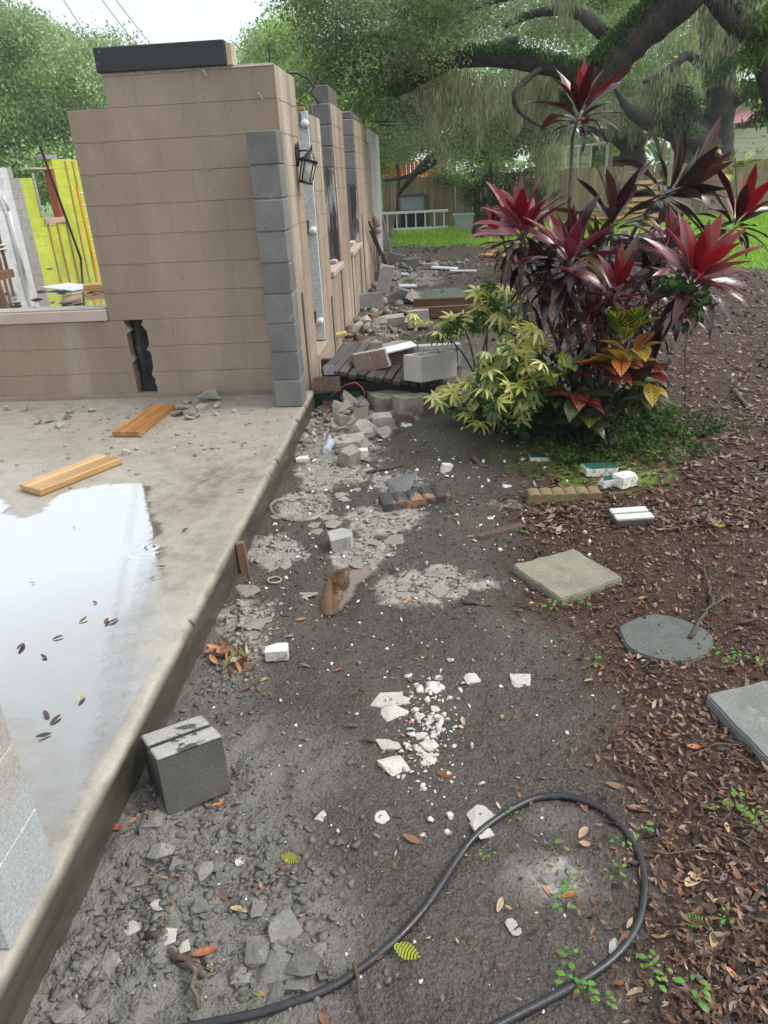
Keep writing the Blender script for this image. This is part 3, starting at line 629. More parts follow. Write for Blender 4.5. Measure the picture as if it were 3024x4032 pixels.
# ------------------------------------------------------------------ inside the ruin: far side wall of the house
IX = -8.93
def I_(px, py): return RX(px, py, IX)          # a point on the inner face of that wall
def c4(x, y): return (x/2.37/S9, (500+y/2.37)/S9)
LIMEG = M('lime_paint', (.58, .66, .075), (.50, .58, .06), (.64, .70, .16), scale=2.5, rough=.6, bump=.3, bscale=30, rand=.05)
WHT = M('white_plaster', (.70, .71, .72), (.58, .59, .60), (.36, .35, .34), scale=3, rough=.65, bump=.4, bscale=30, rand=.06)
STUD = Mwood('furring_pine', (.42, .26, .10), (.55, .37, .16), axis=2)
inn = thing('block_wall', 'lime green painted inner block wall with wooden furring strips', 'wall')
y_l, y_r = 16.92, 20.6
course_wall(inn, 'y', y_l, y_r, Z0, 11, IX, LIMEG, [(17.58, 18.58, zt(4.3), 9)], mort=LIMEG, top=lambda u: Z0+BH*(9.6 if u < 17.7 else 10.9))
for x, y0, y1 in ((525, 900, 1270), (605, 895, 1255), (690, 880, 1240), (785, 250, 1205), (850, 260, 1200)):
    q = I_(*c4(x, y1)); MB().cbox(0, .03, -.03, .03, Z0, Z0+(.85 if y0 > 500 else 2.2), .003).build('furring_strip', STUD, inn).location = (IX+.004, q.y, 0)
MB().cbox(-.02, .05, 17.54, 18.62, zt(4.3)-.02, zt(4.3)+.09, .006).build('window_sill', M('sill_pink', (.62, .42, .37), (.5, .33, .28), rand=0), inn).location = (IX+.004, 0, 0)
MB().cbox(-.18, 0, 18.44, 18.56, zt(4.4)+.07, zt(10), .006).build('window_casing', M('casing_red', (.42, .10, .05), (.34, .08, .04), rand=0), inn).location = (IX, 0, 0)
MB().cbox(-.2, -.0, 17.52, 18.64, zt(9.85), zt(10.05), .01).build('lintel_remnant', M('sill_pink', (.6, .4, .35)), inn).location = (IX, 0, 0)
MB().cbox(-.2, .002, 18.3, 18.9, zt(10.92), zt(11.4), .01).build('raw_block', CMUL, inn).location = (IX, 0, 0)
w2 = thing('block_wall', 'white painted inner block wall stepped down beside the lime green wall', 'wall')
course_wall(w2, 'y', 13.2, 16.42, Z0, 12, IX+.02, WHT, mort=WHT, top=lambda u: Z0+BH*(12.4 if u < 15.6 else (11.4 if u < 16.1 else 10.4)))
course_wall(w2, 'y', 16.43, 16.9, Z0, 11, IX+.015, CMUL, mort=CMUL, top=lambda u: Z0+BH*(10.4 if u < 16.7 else 9.6))
for y0, m_ in ((14.9, STUD), (15.25, STUD), (15.45, STUD)):
    MB().cbox(0, .035, y0-.03, y0+.03, Z0+.05, Z0+1.75, .003).build('furring_strip', Mwood('brown_stud', (.13, .065, .03), (.22, .12, .06), axis=2), w2).location = (IX+.026, 0, 0)
MB().cbox(0, .12, 13.6, 15.5, Z0, Z0+.10, .01).build('base_plate', MATS['brown_stud'], w2).location = (IX+.03, 0, 0)
PV = M('pvc_white', (.75, .75, .73), (.62, .62, .6), rough=.35, bump=0, rand=0)
MB().tube([(IX+.10, 15.95, Z0), (IX+.10, 15.95, Z0+.55), (IX+.10, 15.95, Z0+1.2)], .04, 10).build('vent_pipe', PV, w2, True)
MB().tube([(IX+.10, 15.95, Z0+1.2), (IX+.12, 15.9, Z0+1.35), (IX+.10, 15.85, Z0+1.5)], .03, 8).build('vent_pipe', PV, w2, True)
for z in (.5, .58, 1.3): MB().tube([(IX+.06, 15.3, Z0+z), (IX+.06, 15.62, Z0+z)], .018, 6).build('supply_pipe', PV, w2)
# grey core of a broken cross wall between them
MB().cbox(IX+.002, IX+.02, 17.45, 17.56, zt(5), zt(9.5), .01).build('raw_strip', CMUL, inn)
# black pole standing across the room
A = RX(*c4(370, 170), -8.40); B = G(*c4(755, 1230), .2); tag(MB().tube([B, A], .03, 8).build('pole', BLK), 'long black pole leaning across the lime green wall', 'pole')
# orange ladder
ld = thing('step_ladder', 'orange ladder leaning in the corner of the lime green room', 'ladder'); OR = M('ladder_orange', (.85, .36, .02), (.75, .30, .02), rough=.45, bump=.1, rand=0)
b0 = G(*c4(868, 1215), .2); t0 = RX(*c4(715, 560), b0.x-.05)
for dx in (0, .38):
    MB().tube([b0+Vector((dx*.35, dx, 0)), t0+Vector((dx*.35, dx, 0))], .035, 6).build('rail', OR, ld)
for k in range(6):
    f = (k+.5)/6; q = b0.lerp(t0, f); MB().tube([q, q+Vector((.13, .38, 0))], .018, 6).build('rung', M('alu', (.7, .7, .68), (.6, .6, .6), rough=.35, rand=0), ld)
# things lying in the flooded room
q = G(*c4(650, 1500), .23); o = MB().cbox(-.40, .40, -.26, .26, 0, .025, .004).build('white_board', M('board_white', (.78, .80, .83), (.66, .68, .72), rough=.4)); o.location = q; o.rotation_euler = (0, radians(2), radians(-28)); tag(o, 'white flat board lying in the flooded room', 'board')
q = G(*c4(905, 1520), .23); o = MB().cbox(-.17, .17, -.14, .14, 0, .10, .004).build('wooden_box', MATS['orange_wood']); o.location = q; o.rotation_euler = (0, 0, .15); tag(o, 'small orange wooden box in the flood water by the tan wall', 'box')
q = G(*c4(40, 1700), .2); o = MB().cbox(-.07, .07, -.05, .05, 0, 1.0, .005).build('wood_post', MATS['brown_stud']); o.location = (q.x, q.y, .2); o.rotation_euler = (0, radians(-5), .3); tag(o, 'short dark brown wooden post standing in the flood water', 'post')
for k, (x, y, s) in enumerate(((350, 1610, .12), (650, 1665, .2), (465, 1325, .12), (400, 1540, .1), (770, 1660, .12), (150, 1660, .14), (325, 1690, .08), (860, 1690, .12), (485, 1640, .06), (40, 1560, .1), (560, 1545, .14), (900, 1560, .1))):
    bm = bmesh.new()
    for i in range(12): bm.verts.new((random.gauss(0, .45), random.gauss(0, .4), random.uniform(0, .5)))
    bmesh.ops.convex_hull(bm, input=bm.verts[:])
    for vtx in [w for w in bm.verts if not w.link_faces]: bm.verts.remove(vtx)
    o = MB().addbm(bm).build('debris_scrap', M('scrap_dark', (.07, .065, .06), (.12, .11, .1), (.4, .39, .37), rand=.3)); o.location = G(*c4(x, y), .21); o.scale = (s, s, s*.6)
    tag(o, 'dark scrap of debris poking out of the flood water', 'debris', 'scraps in the flooded room')
# ------------------------------------------------------------------ fragments
def hull_mesh(name, mat, n=14, s=(1, 1, .6), cubic=.6, seed=0, flat=True):
    r = random.Random(seed); bm = bmesh.new()
    for i in range(n):
        v = Vector((r.uniform(-1, 1), r.uniform(-1, 1), r.uniform(-1, 1)))
        if r.random() > cubic: v = v.normalized()
        else:
            k = max(abs(c) for c in v); v = v/k
        bm.verts.new((v.x*s[0]*.5, v.y*s[1]*.5, v.z*s[2]*.5))
    bmesh.ops.convex_hull(bm, input=bm.verts[:])
    for q in [q for q in bm.verts if not q.link_faces]: bm.verts.remove(q)
    bmesh.ops.dissolve_limit(bm, angle_limit=radians(8), verts=bm.verts[:], edges=bm.edges[:])
    zmin = min(v.co.z for v in bm.verts)
    for v in bm.verts: v.co.z -= zmin
    bmesh.ops.triangulate(bm, faces=bm.faces[:])
    return MB().addbm(bm).mesh(name, mat)
FRAG = [hull_mesh('fragment', CONC, 10, (1, random.uniform(.55, 1), random.uniform(.3, .65)), .85, 100+i) for i in range(16)]
CHIP = [hull_mesh('chip', LIME, 15, (1, random.uniform(.6, .95), random.uniform(.25, .45)), .5, 200+i) for i in range(8)]
CLODS = [hull_mesh('clod', CLOD, 13, (1, random.uniform(.7, 1), random.uniform(.22, .40)), .6, 300+i) for i in range(10)]
def rnd_rot(tilt=.25): return (random.gauss(0, tilt), random.gauss(0, tilt), random.uniform(0, 6.28))
def put(me, name, px, py, size, label, cat, group=None, dz=0, tilt=.2, z=None):
    g = G(px, py); zz = gz(g.x, g.y) if z is None else z
    if z is None: g = G(px, py, zz)
    else: g = G(px, py, z)
    o = obj(name, me, None, (g.x, g.y, zz-size*.08+dz), rnd_rot(tilt), (size, size, size*random.uniform(.8, 1.15))); return tag(o, label, cat, group)
def merge_inst(name, protos, xs_, ys_, zs_, ss, mat, tilt=.5, zsc=1.0):
    """thousands of crumbs joined as one mesh"""
    V = []; Fc = []; n = 0
    P = [(np.array([v.co[:] for v in m.vertices]), np.array([p.vertices[:] for p in m.polygons])) for m in protos]
    for x, y, z, s in zip(xs_, ys_, zs_, ss):
        pv, pf = P[random.randrange(len(P))]
        R_ = np.array(Euler(rnd_rot(tilt)).to_matrix()); w = (pv*[s, s, s*zsc]) @ R_.T+[x, y, z]
        V.append(w); Fc.append(pf+n); n += len(pv)
    return bigmesh(name, np.concatenate(V), np.concatenate(Fc), mat)
# --- loose standing things in the yard
def box_thing(name, mat, dims, loc, rot, label, cat, group=None, c=.006):
    x, y, z = dims; o = MB().cbox(-x/2, x/2, -y/2, y/2, 0, z, c).build(name, mat); o.location = loc; o.rotation_euler = rot; return tag(o, label, cat, group)
def rough_block(dims, seed, chop=3, mat=CMUL, sub=2):
    """block with ragged broken corners and pitted faces"""
    r = random.Random(seed); bm = bmesh.new(); bmesh.ops.create_cube(bm, size=1)
    for v in bm.verts: v.co = Vector((v.co.x*dims[0], v.co.y*dims[1], v.co.z*dims[2]))
    for k in range(chop):
        n = Vector((r.choice((-1, 1))*r.uniform(.3, 1), r.choice((-1, 1))*r.uniform(.3, 1), r.uniform(-.3, 1))).normalized()
        ext = sum(abs(n[i])*dims[i]/2 for i in range(3)); co = n*ext*r.uniform(.62, .85)
        g = bmesh.ops.bisect_plane(bm, geom=bm.verts[:]+bm.edges[:]+bm.faces[:], plane_co=co, plane_no=n, clear_outer=True)
        ed = [e for e in g['geom_cut'] if isinstance(e, bmesh.types.BMEdge)]; bmesh.ops.contextual_create(bm, geom=ed)
    bmesh.ops.bevel(bm, geom=bm.edges[:], offset=min(dims)*.02, segments=1, affect='EDGES')
    zmin = min(v.co.z for v in bm.verts)
    for v in bm.verts: v.co.z -= zmin
    return MB().addbm(bm).mesh('broken_block', mat)
def hollow_block(l, w, h, cells=2, sh=.030, mat=CMUL, frog=0):
    mb = MB(); mb.box(-l/2, l/2, -w/2, -w/2+sh, 0, h); mb.box(-l/2, l/2, w/2-sh, w/2, 0, h)
    for k in range(cells+1):
        x = -l/2+sh/2+(l-sh)*k/cells; mb.box(x-sh/2, x+sh/2, -w/2+sh, w/2-sh, 0, h)
    return mb.mesh('hollow_block', mat)
# new hollow block on the collapsed deck
q = FY(909, 835, 5.52)
th = radians(44); l_, w_ = .40, .195
o = obj('hollow_block', hollow_block(l_, w_, .195, 2, mat=M('clean_block', (.58, .57, .52), (.49, .48, .44), scale=12, rough=.9, bump=.8, bscale=130, rand=0)), None)
ux, uy = Vector((cos(th), sin(th), 0)), Vector((-sin(th), cos(th), 0)); ctr = Vector((q.x, q.y, 0))+ux*l_/2+uy*w_/2
o.location = (ctr.x, ctr.y, q.z+.012); o.rotation_euler = (radians(-3), radians(4), th); tag(o, 'clean pale hollow concrete block with two cells on the collapsed deck', 'block')
# --- collapsed plank deck
dk = thing('plank_deck', 'collapsed dark plank deck buried under broken blocks by the tan wall', 'deck')
DW = Mwood('wet_dark_plank', (.055, .047, .042), (.10, .085, .075), rough=.35, spec=.5, axis=1)
A0, A1 = FY(692, 797, 5.58), FY(960, 836, 5.72); NP = 14
for i in range(NP):
    f = (i+.5)/NP; c = A0.lerp(A1, f)+Vector((0, random.uniform(-.02, .02), random.uniform(-.006, .006)))
    tilt = math.atan2(A1.z-A0.z, A1.x-A0.x)
    L = random.uniform(.70, .80); w = (A1.x-A0.x)/NP
    o = MB().cbox(-w/2+.004, w/2-.004, 0, L, -.038, 0, .004).build('plank', DW, dk); o.location = c; o.rotation_euler = (radians(5), -tilt, random.gauss(-.16, .015))
for i in range(4):
    c = FY(1000+i*24, 838+i*4, 5.95); o = MB().cbox(-.043, .043, 0, .5, -.035, 0, .004).build('plank', Mwood('wet_brown_plank', (.16, .12, .09), (.24, .19, .15), rough=.35, axis=1), dk); o.location = (c.x, c.y, c.z); o.rotation_euler = (radians(3), radians(7), -.1)
MB().cbox(-.96, .1, 5.92, 5.96, -.02, .17, .006).build('joist', DW, dk)
MB().cbox(-.96, -.2, 6.1, 6.14, -.02, .33, .006).build('joist', DW, dk)
MB().cbox(-.955, -.74, 5.60, 5.64, .18, .30, .006).build('joist', Mwood('wet_brown_plank', (.16, .12, .09), (.24, .19, .15)), dk)
MB().cbox(-.86, -.78, 5.575, 5.579, .325, .40, .001).build('metal_plate', M('scuffed_metal', (.45, .45, .5), (.3, .28, .3), (.4, .2, .1), scale=30, rough=.3, rand=0), dk)
o = MB().cbox(-.19, .19, -.02, .02, -.02, .15, .006).build('green_board', M('green_paint', (.010, .085, .055), (.008, .06, .042), (.03, .05, .04), scale=8, rough=.35, rand=0)); o.location = (-.785, 5.70, 0); o.rotation_euler = (0, 0, -.03); tag(o, 'dark green painted board under the collapsed deck', 'board')
wp = [FY(715, 856, 5.5), FY(730, 843, 5.47), FY(745, 832, 5.45), FY(768, 826, 5.42), FY(783, 838, 5.4), FY(788, 853, 5.4), FY(775, 875, 5.4), FY(768, 892, 5.38), G(766, 898, .02)]
tag(MB().tube(wp, .0045, 6).build('red_wire', M('wire_red', (.42, .09, .10), (.34, .07, .08), rough=.4, rand=0), None, True), 'thin pinkish red wire hanging off the collapsed deck', 'wire')
# --- larger broken blocks and slabs
def rb(px, py, z, dims, rz, seed, label, mat=CMUL, rx=0, ry=0, chop=3, name='broken_block', cat='block', group=None):
    g = G(px, py, z); o = obj(name, rough_block(dims, seed, chop, mat), None, (g.x, g.y, z), (rx, ry, rz)); return tag(o, label, cat, group)
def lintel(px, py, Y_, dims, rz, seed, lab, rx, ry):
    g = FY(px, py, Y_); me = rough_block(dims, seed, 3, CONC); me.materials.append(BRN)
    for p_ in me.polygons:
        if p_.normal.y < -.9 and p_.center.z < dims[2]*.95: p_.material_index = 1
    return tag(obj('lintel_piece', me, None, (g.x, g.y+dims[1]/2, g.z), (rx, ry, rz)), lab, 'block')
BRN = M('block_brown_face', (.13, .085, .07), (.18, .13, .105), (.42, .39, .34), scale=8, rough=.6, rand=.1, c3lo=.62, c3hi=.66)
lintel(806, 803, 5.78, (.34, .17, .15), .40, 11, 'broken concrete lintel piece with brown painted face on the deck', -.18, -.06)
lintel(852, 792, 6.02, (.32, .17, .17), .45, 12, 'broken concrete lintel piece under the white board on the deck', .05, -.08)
g = FY(852, 748, 6.0); box_thing('white_board', M('board_white', (.8, .8, .8)), (.36, .12, .022), (g.x, g.y, g.z-.03), (.10, -.10, .42), 'short white trim board lying on the rubble above the deck', 'board')
g = G(935, 750, .25); o = obj('hollow_block', hollow_block(.40, .2, .2, 2), None, (g.x+.05, g.y+.3, .12), (radians(84), 0, .1)); tag(o, 'hollow block lying on its side behind the clean pale block', 'block')
rb(845, 885, .0, (.33, .22, .135), .5, 14, 'dirty solid concrete block beside the block with a round hole', CONC, .05, .05, 2)
# block with a round hole
bm = bmesh.new(); n = 20; L, Wd, H = .30, .20, .135
outer = []; inner = []
for k in range(n):
    a = 2*pi*k/n; c_, s_ = cos(a), sin(a); t_ = min(L/2/max(abs(c_), 1e-6), Wd/2/max(abs(s_), 1e-6)); outer.append((c_*t_, s_*t_)); inner.append((c_*.030+.0, s_*.030))
mbh = MB()
for z, fl_ in ((H, 0), (0, 1)): pass
for k in range(n):
    k2 = (k+1) % n; a, b, c_, d = outer[k], outer[k2], inner[k2], inner[k]
    mbh.quadv((*a, H), (*b, H), (*c_, H), (*d, H)); mbh.quadv((*a, 0), (*b, 0), (*b, H), (*a, H)); mbh.quadv((*d, H), (*c_, H), (*c_, .01), (*d, .01)); mbh.quadv((*b, 0), (*a, 0), (*d, .01), (*c_, .01))
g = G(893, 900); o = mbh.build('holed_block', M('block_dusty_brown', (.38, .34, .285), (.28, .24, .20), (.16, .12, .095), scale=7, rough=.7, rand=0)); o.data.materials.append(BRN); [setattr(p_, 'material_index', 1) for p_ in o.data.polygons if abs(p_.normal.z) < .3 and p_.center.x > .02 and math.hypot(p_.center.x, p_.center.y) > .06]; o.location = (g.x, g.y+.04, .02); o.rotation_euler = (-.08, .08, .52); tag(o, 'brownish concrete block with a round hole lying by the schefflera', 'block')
rb(908, 845, .0, (.13, .10, .19), .3, 15, 'small upright concrete lump behind the block with a round hole', CONC, .1, .1, 3)
rb(862, 838, .05, (.2, .13, .09), .9, 16, 'rough mortar lump propped on the dirty solid block', CONC, .3, .3, 4)
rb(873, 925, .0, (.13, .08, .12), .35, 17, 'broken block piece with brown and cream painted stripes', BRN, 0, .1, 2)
rb(884, 931, .0, (.14, .07, .05), .4, 18, 'flat cream mortar chunk in front of the striped block piece', LIME, 0, .3, 3)
rb(825, 920, .0, (.15, .11, .09), .2, 19, 'lumpy mortar chunk beside the striped block piece', CONC, .1, 0, 4)
rb(758, 963, .0, (.22, .15, .06), .15, 20, 'flat pale concrete slab piece on the rubble near the water bottle', CONC, .1, -.12, 3)
rb(785, 935, .0, (.2, .16, .07), .8, 21, 'angular concrete flake standing on the rubble near the slab', CONC, .5, .2, 3)
rb(735, 930, .0, (.16, .13, .07), .3, 22, 'grey concrete flake in the rubble by the slab corner', CONC, .3, .2, 3)
rb(755, 1000, .0, (.15, .1, .10), 1.0, 23, 'rough stone lump with pale cubes near the water bottle', CONC, .2, 0, 4)
for k, (x, y) in enumerate(((763, 990), (784, 990))): rb(x, y, .0, (.075, .06, .065), .1, 30+k, 'small pale mortar cube near the water bottle', LIME, 0, 0, 1, group='mortar cubes')
rb(655, 1000, .0, (.095, .06, .04), .2, 33, 'white flat stone by the slab edge near the water bottle', LIME, 0, 0, 2)
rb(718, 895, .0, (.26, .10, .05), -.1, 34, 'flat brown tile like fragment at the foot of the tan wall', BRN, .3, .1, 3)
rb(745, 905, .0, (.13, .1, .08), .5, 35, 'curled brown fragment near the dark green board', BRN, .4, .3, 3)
rb(712, 882, .03, (.11, .08, .06), .1, 36, 'rusty orange brown lump below the dark green board', M('rusty', (.28, .13, .05), (.2, .1, .05), rand=0), .0, .1, 2)
rb(962, 1020, .0, (.075, .05, .055), .4, 37, 'small cream stone on bare dark mud', LIME, 0, .2, 3)
# rubble row along the far side wall
far = [(795, 665, .42, .2, .2, .4, 'dark wet hollow block lying against the tan wall'), (826, 632, .22, .2, .42, .05, 'pale upright block pier standing in the rubble'), (838, 600, .4, .22, .14, .6, 'tilted grey block on the far rubble row'),
       (875, 650, .42, .2, .16, -.05, 'long dark grey block behind the two timber beams'), (905, 705, .26, .2, .2, .02, 'square grey block in front of the two timber beams'), (848, 700, .3, .2, .10, .1, 'flat grey half block amid the rubble by the wall'),
       (855, 570, .4, .2, .2, .3, 'grey hollow block in the far rubble row'), (822, 580, .35, .2, .3, .7, 'dark red brown block leaning in the far rubble row'), (888, 575, .3, .2, .15, .2, 'broken grey block in the far rubble row'),
       (812, 605, .5, .2, .15, 0, 'dark block fragment at the foot of the pale grey wall'), (930, 580, .3, .12, .1, .1, 'small grey block lump on the dirt'), (760, 668, .3, .2, .15, .5, 'grey block lump wedged at the tan wall')]
for k, (x, y, a, b, c_, rz, lab) in enumerate(far):
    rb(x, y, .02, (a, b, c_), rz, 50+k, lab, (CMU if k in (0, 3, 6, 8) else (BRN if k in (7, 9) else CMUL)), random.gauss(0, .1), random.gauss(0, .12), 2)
for k, (x, y, a, b) in enumerate(((960, 577, .5, .22), (1000, 583, .5, .12), (865, 590, .3, .2), (880, 615, .3, .22))):
    g = G(x, y, .06); box_thing('white_board', MATS['board_white'], (a, b, .03), (g.x, g.y, .03), (0, .06, random.uniform(-.4, .2)), 'small white board scrap on the far rubble', 'board', 'white board scraps on the rubble')
WOODY = M('rotten_wood', (.30, .18, .09), (.16, .09, .05), (.5, .36, .2), scale=18, rough=.8, bump=1, bscale=60, bdist=.02, rand=.2, kind='obj')
for k, (x, y, s) in enumerate(((842, 628, .26), (935, 570, .28), (800, 695, .26), (780, 712, .25), (880, 575, .3), (825, 678, .2), (775, 735, .22), (745, 730, .24))):
    put(hull_mesh('tuft', WOODY, 26, (1, .8, .7), .1, 400+k), 'rotten_wood_lump', x, y, s, 'torn orange brown lump of rotten wood and fibre in the rubble', 'wood', 'torn wood lumps in the rubble', tilt=.4)
o = MB().cbox(-.16, .16, -.03, .03, 0, .05, .01).build('foam_strip', M('foam_yellow', (.62, .50, .18), (.5, .4, .14), scale=30, bump=.8, rand=0)); g = G(720, 748, .1); o.location = (g.x, g.y, .18); o.rotation_euler = (.1, -.1, .35); tag(o, 'yellow foam strip on the rubble by the tan wall', 'foam')
DKB = Mwood('dark_beam', (.10, .055, .03), (.17, .10, .06), rough=.4, axis=0)
for (a, b, z, lab) in (((893, 660), (1120, 650), .12, 'dark brown timber beam lying behind the other beam'), ((893, 680), (1150, 665), .10, 'dark brown timber beam lying in front of the other beam')):
    p0, p1 = G(*a, .05), G(*b, .05); d = p1-p0; o = MB().cbox(0, d.length, -.04, .04, 0, .15, .006).build('timber_beam', DKB); o.location = (p0.x, p0.y, -.01); o.rotation_euler = (0, 0, math.atan2(d.y, d.x)); tag(o, lab, 'beam')
g = G(1068, 555); box_thing('plywood_square', MATS['orange_wood'], (.62, .4, .04), (g.x, g.y, .02), (0, .03, -.5), 'orange plywood square lying on the dirt', 'panel')
g = G(905, 640); box_thing('glass_sheet', M('glass_grey', (.16, .18, .18), (.12, .14, .14), rough=.12, bump=.05, rand=0), (.7, .9, .01), (g.x+.35, g.y+.1, .015), (0, 0, .1), 'flat grey green sheet lying on the dirt near the beams', 'sheet')
# --- rubble as loose mass
def scatter_px(n, poly_fn, size, **k): pass
def region_pts(n, blobs_, smin, smax, power=2.2):
    X_ = []; Y_ = []; S_ = []
    for i in range(n):
        px, py, rx, ry, _ = random.choice(blobs_); g = G(px, py); a = random.uniform(0, 6.28); r = abs(random.gauss(0, .62))
        x = g.x+cos(a)*r*rx; y = g.y+sin(a)*r*ry
        if x < SX0+.02 or (x < SLABX+.03 and y < 5.4): continue
        X_.append(x); Y_.append(y); S_.append(smin+(smax-smin)*random.random()**power)
    X_ = np.array(X_); Y_ = np.array(Y_); return X_, Y_, gh(X_, Y_), np.array(S_)
RUB = [(710, 905, .3, .5, 1), (720, 930, .3, .5, 1), (750, 960, .3, .35, 1), (780, 900, .3, .4, 1), (800, 730, .45, .6, 1), (790, 700, .5, .8, 1), (770, 720, .35, .5, 1), (830, 680, .6, 1.0, 1), (810, 620, .5, 1.5, 1), (850, 580, .8, 1.6, 1), (940, 570, 1.2, 1.2, 1), (660, 960, .15, .4, 1)]
x_, y_, z_, s_ = region_pts(1500, RUB+RUB[4:11], .010, .10, 2.8); s_ *= np.clip(y_/5.5, .7, 1.9)
bump_ = .12*np.exp(-(((x_+.72)/.3)**2+((y_-7.3)/1.3)**2)); o = obj('rubble', merge_inst('rubble', FRAG+CHIP[:3], x_, y_, z_+bump_-.005, s_, CONC, .6)); o['kind'] = 'stuff'; o['label'] = 'heap of broken concrete and mortar along the tan side wall'; o['category'] = 'rubble'
x_, y_, z_, s_ = region_pts(700, RUB, .008, .06); o = obj('mortar_crumbs', merge_inst('mortar_crumbs', CHIP, x_, y_, z_, s_, LIME, .6)); o['kind'] = 'stuff'; o['label'] = 'pale mortar crumbs strewn over the rubble'; o['category'] = 'rubble'
for k in range(46):
    px, py, rx, ry, _ = random.choice(RUB[:9]); g = G(px, py); x = g.x+random.uniform(-1, 1)*rx*.9; y = g.y+random.uniform(-1, 1)*ry*.9
    if x < SX0+.08 or (x < SLABX+.1 and y < 5.4): continue
    s = random.uniform(.08, .18)*np.clip(y/5.8, .7, 1.7)
    o = obj('concrete_fragment', random.choice(FRAG), None, (x, y, gz(x, y)+.12*math.exp(-((x+.72)/.3)**2-((y-7.3)/1.3)**2)), rnd_rot(.35), (s, s, s)); tag(o, 'broken concrete fragment in the rubble strewn beside the tan side wall', 'rubble piece', 'concrete fragments along the tan wall')
# --- half block leaning by the slab
g = G(432, 1725); hb = thing('slotted_block', 'grey concrete half block with a slotted top resting tilted by the slab edge', 'block', loc=(g.x-.045, g.y+.045, -.012), rot=(radians(-15), radians(4), radians(36)))
HBM = M('half_block', (.105, .10, .09), (.07, .067, .06), (.16, .155, .14), scale=6, rough=.85, bump=.9, bscale=130, bdist=.004, rand=0)
HBT = M('half_block_top', (.52, .51, .46), (.42, .41, .37), (.10, .10, .09), scale=22, rough=.9, bump=1, bscale=90, bdist=.01, rand=.05, c3lo=.56, c3hi=.6)
UP_ = [(-.098, 0), (.098, 0), (.098, .1775), (.016, .1775), (.016, .11), (-.016, .11), (-.016, .1775), (-.098, .1775)]; mb = MB()
mb.quadv(*[(.10, y, z) for y, z in UP_]); mb.quadv(*[(-.10, y, z) for y, z in reversed(UP_)])
for i in range(8): (y0, z0_), (y1, z1_) = UP_[i], UP_[(i+1) % 8]; mb.quadv((-.10, y0, z0_), (-.10, y1, z1_), (.10, y1, z1_), (.10, y0, z0_))
mb.build('body', HBM, hb)
for s in (-1, 1):
    MB().cbox(-.0995, .0995, -.0975 if s < 0 else .0165, -.0165 if s < 0 else .0975, .1782, .190, .004).build('top_strip', HBT, hb)
# --- stake, bottle, rings
g = G(531, 1240); o = MB().cbox(-.020, .020, -.016, .016, -.06, .17, .002).build('wooden_stake', Mwood('stake_wood', (.17, .09, .05), (.26, .15, .08), axis=2)); o.location = (g.x, g.y, 0); o.rotation_euler = (radians(-4), radians(-3), .2); tag(o, 'short brown wooden stake driven beside the slab', 'stake')
g = G(708, 978); bt = thing('water_bottle', 'crushed clear plastic water bottle lying on the rubble', 'bottle', loc=(g.x, g.y-.07, .035), rot=(radians(-84), 0, radians(-6)))
gm2, nt, p = newmat('clear_plastic'); p.inputs['Base Color'].default_value = (.85, .88, .92, 1); p.inputs['Roughness'].default_value = .12; p.inputs['Alpha'].default_value = .45; p.inputs['Specular IOR Level'].default_value = .8
MB().lathe([(.008, .006), (.026, 0), (.031, .012), (.029, .03), (.031, .045), (.028, .06), (.031, .075), (.031, .10), (.029, .125), (.031, .135)], 16).build('body', gm2, bt, True)
MB().lathe([(.0315, .105), (.032, .108), (.032, .13), (.0315, .133)], 16).build('label_band', M('label_blue', (.55, .68, .85), (.25, .45, .75), scale=40, rough=.3, rand=0), bt, True)
MB().lathe([(.031, .135), (.028, .15), (.016, .17), (.012, .178), (.012, .19)], 16).build('neck', gm2, bt, True)
def ring(px0, py, rx, tube_r, mat, name, label, cat):
    c = G(px0, py); e = G(px0+rx, py); R_ = (e-c).length; pts = []
    for k in range(37):
        a = 2*pi*k/36; x = c.x+R_*cos(a)*(1+.03*sin(3*a)); y = c.y+R_*.95*sin(a); pts.append((x, y, gz(x, y)+tube_r*.9+.004))
    return tag(MB().tube(pts, tube_r, 8, False).build(name, mat, None, True), label, cat)
hm, nt, p = newmat('clear_tube'); p.inputs['Base Color'].default_value = (.42, .42, .40, 1); p.inputs['Roughness'].default_value = .2; p.inputs['Alpha'].default_value = .32
ring(648, 1103, 62, .009, hm, 'clear_hose', 'loop of clear plastic tubing on pale rubble by the slab', 'hose')
ring(593, 1254, 14, .004, M('rubber_tan', (.5, .42, .34), (.4, .32, .25), rand=0), 'rubber_ring', 'small tan ring on the mud near the wooden stake', 'ring')
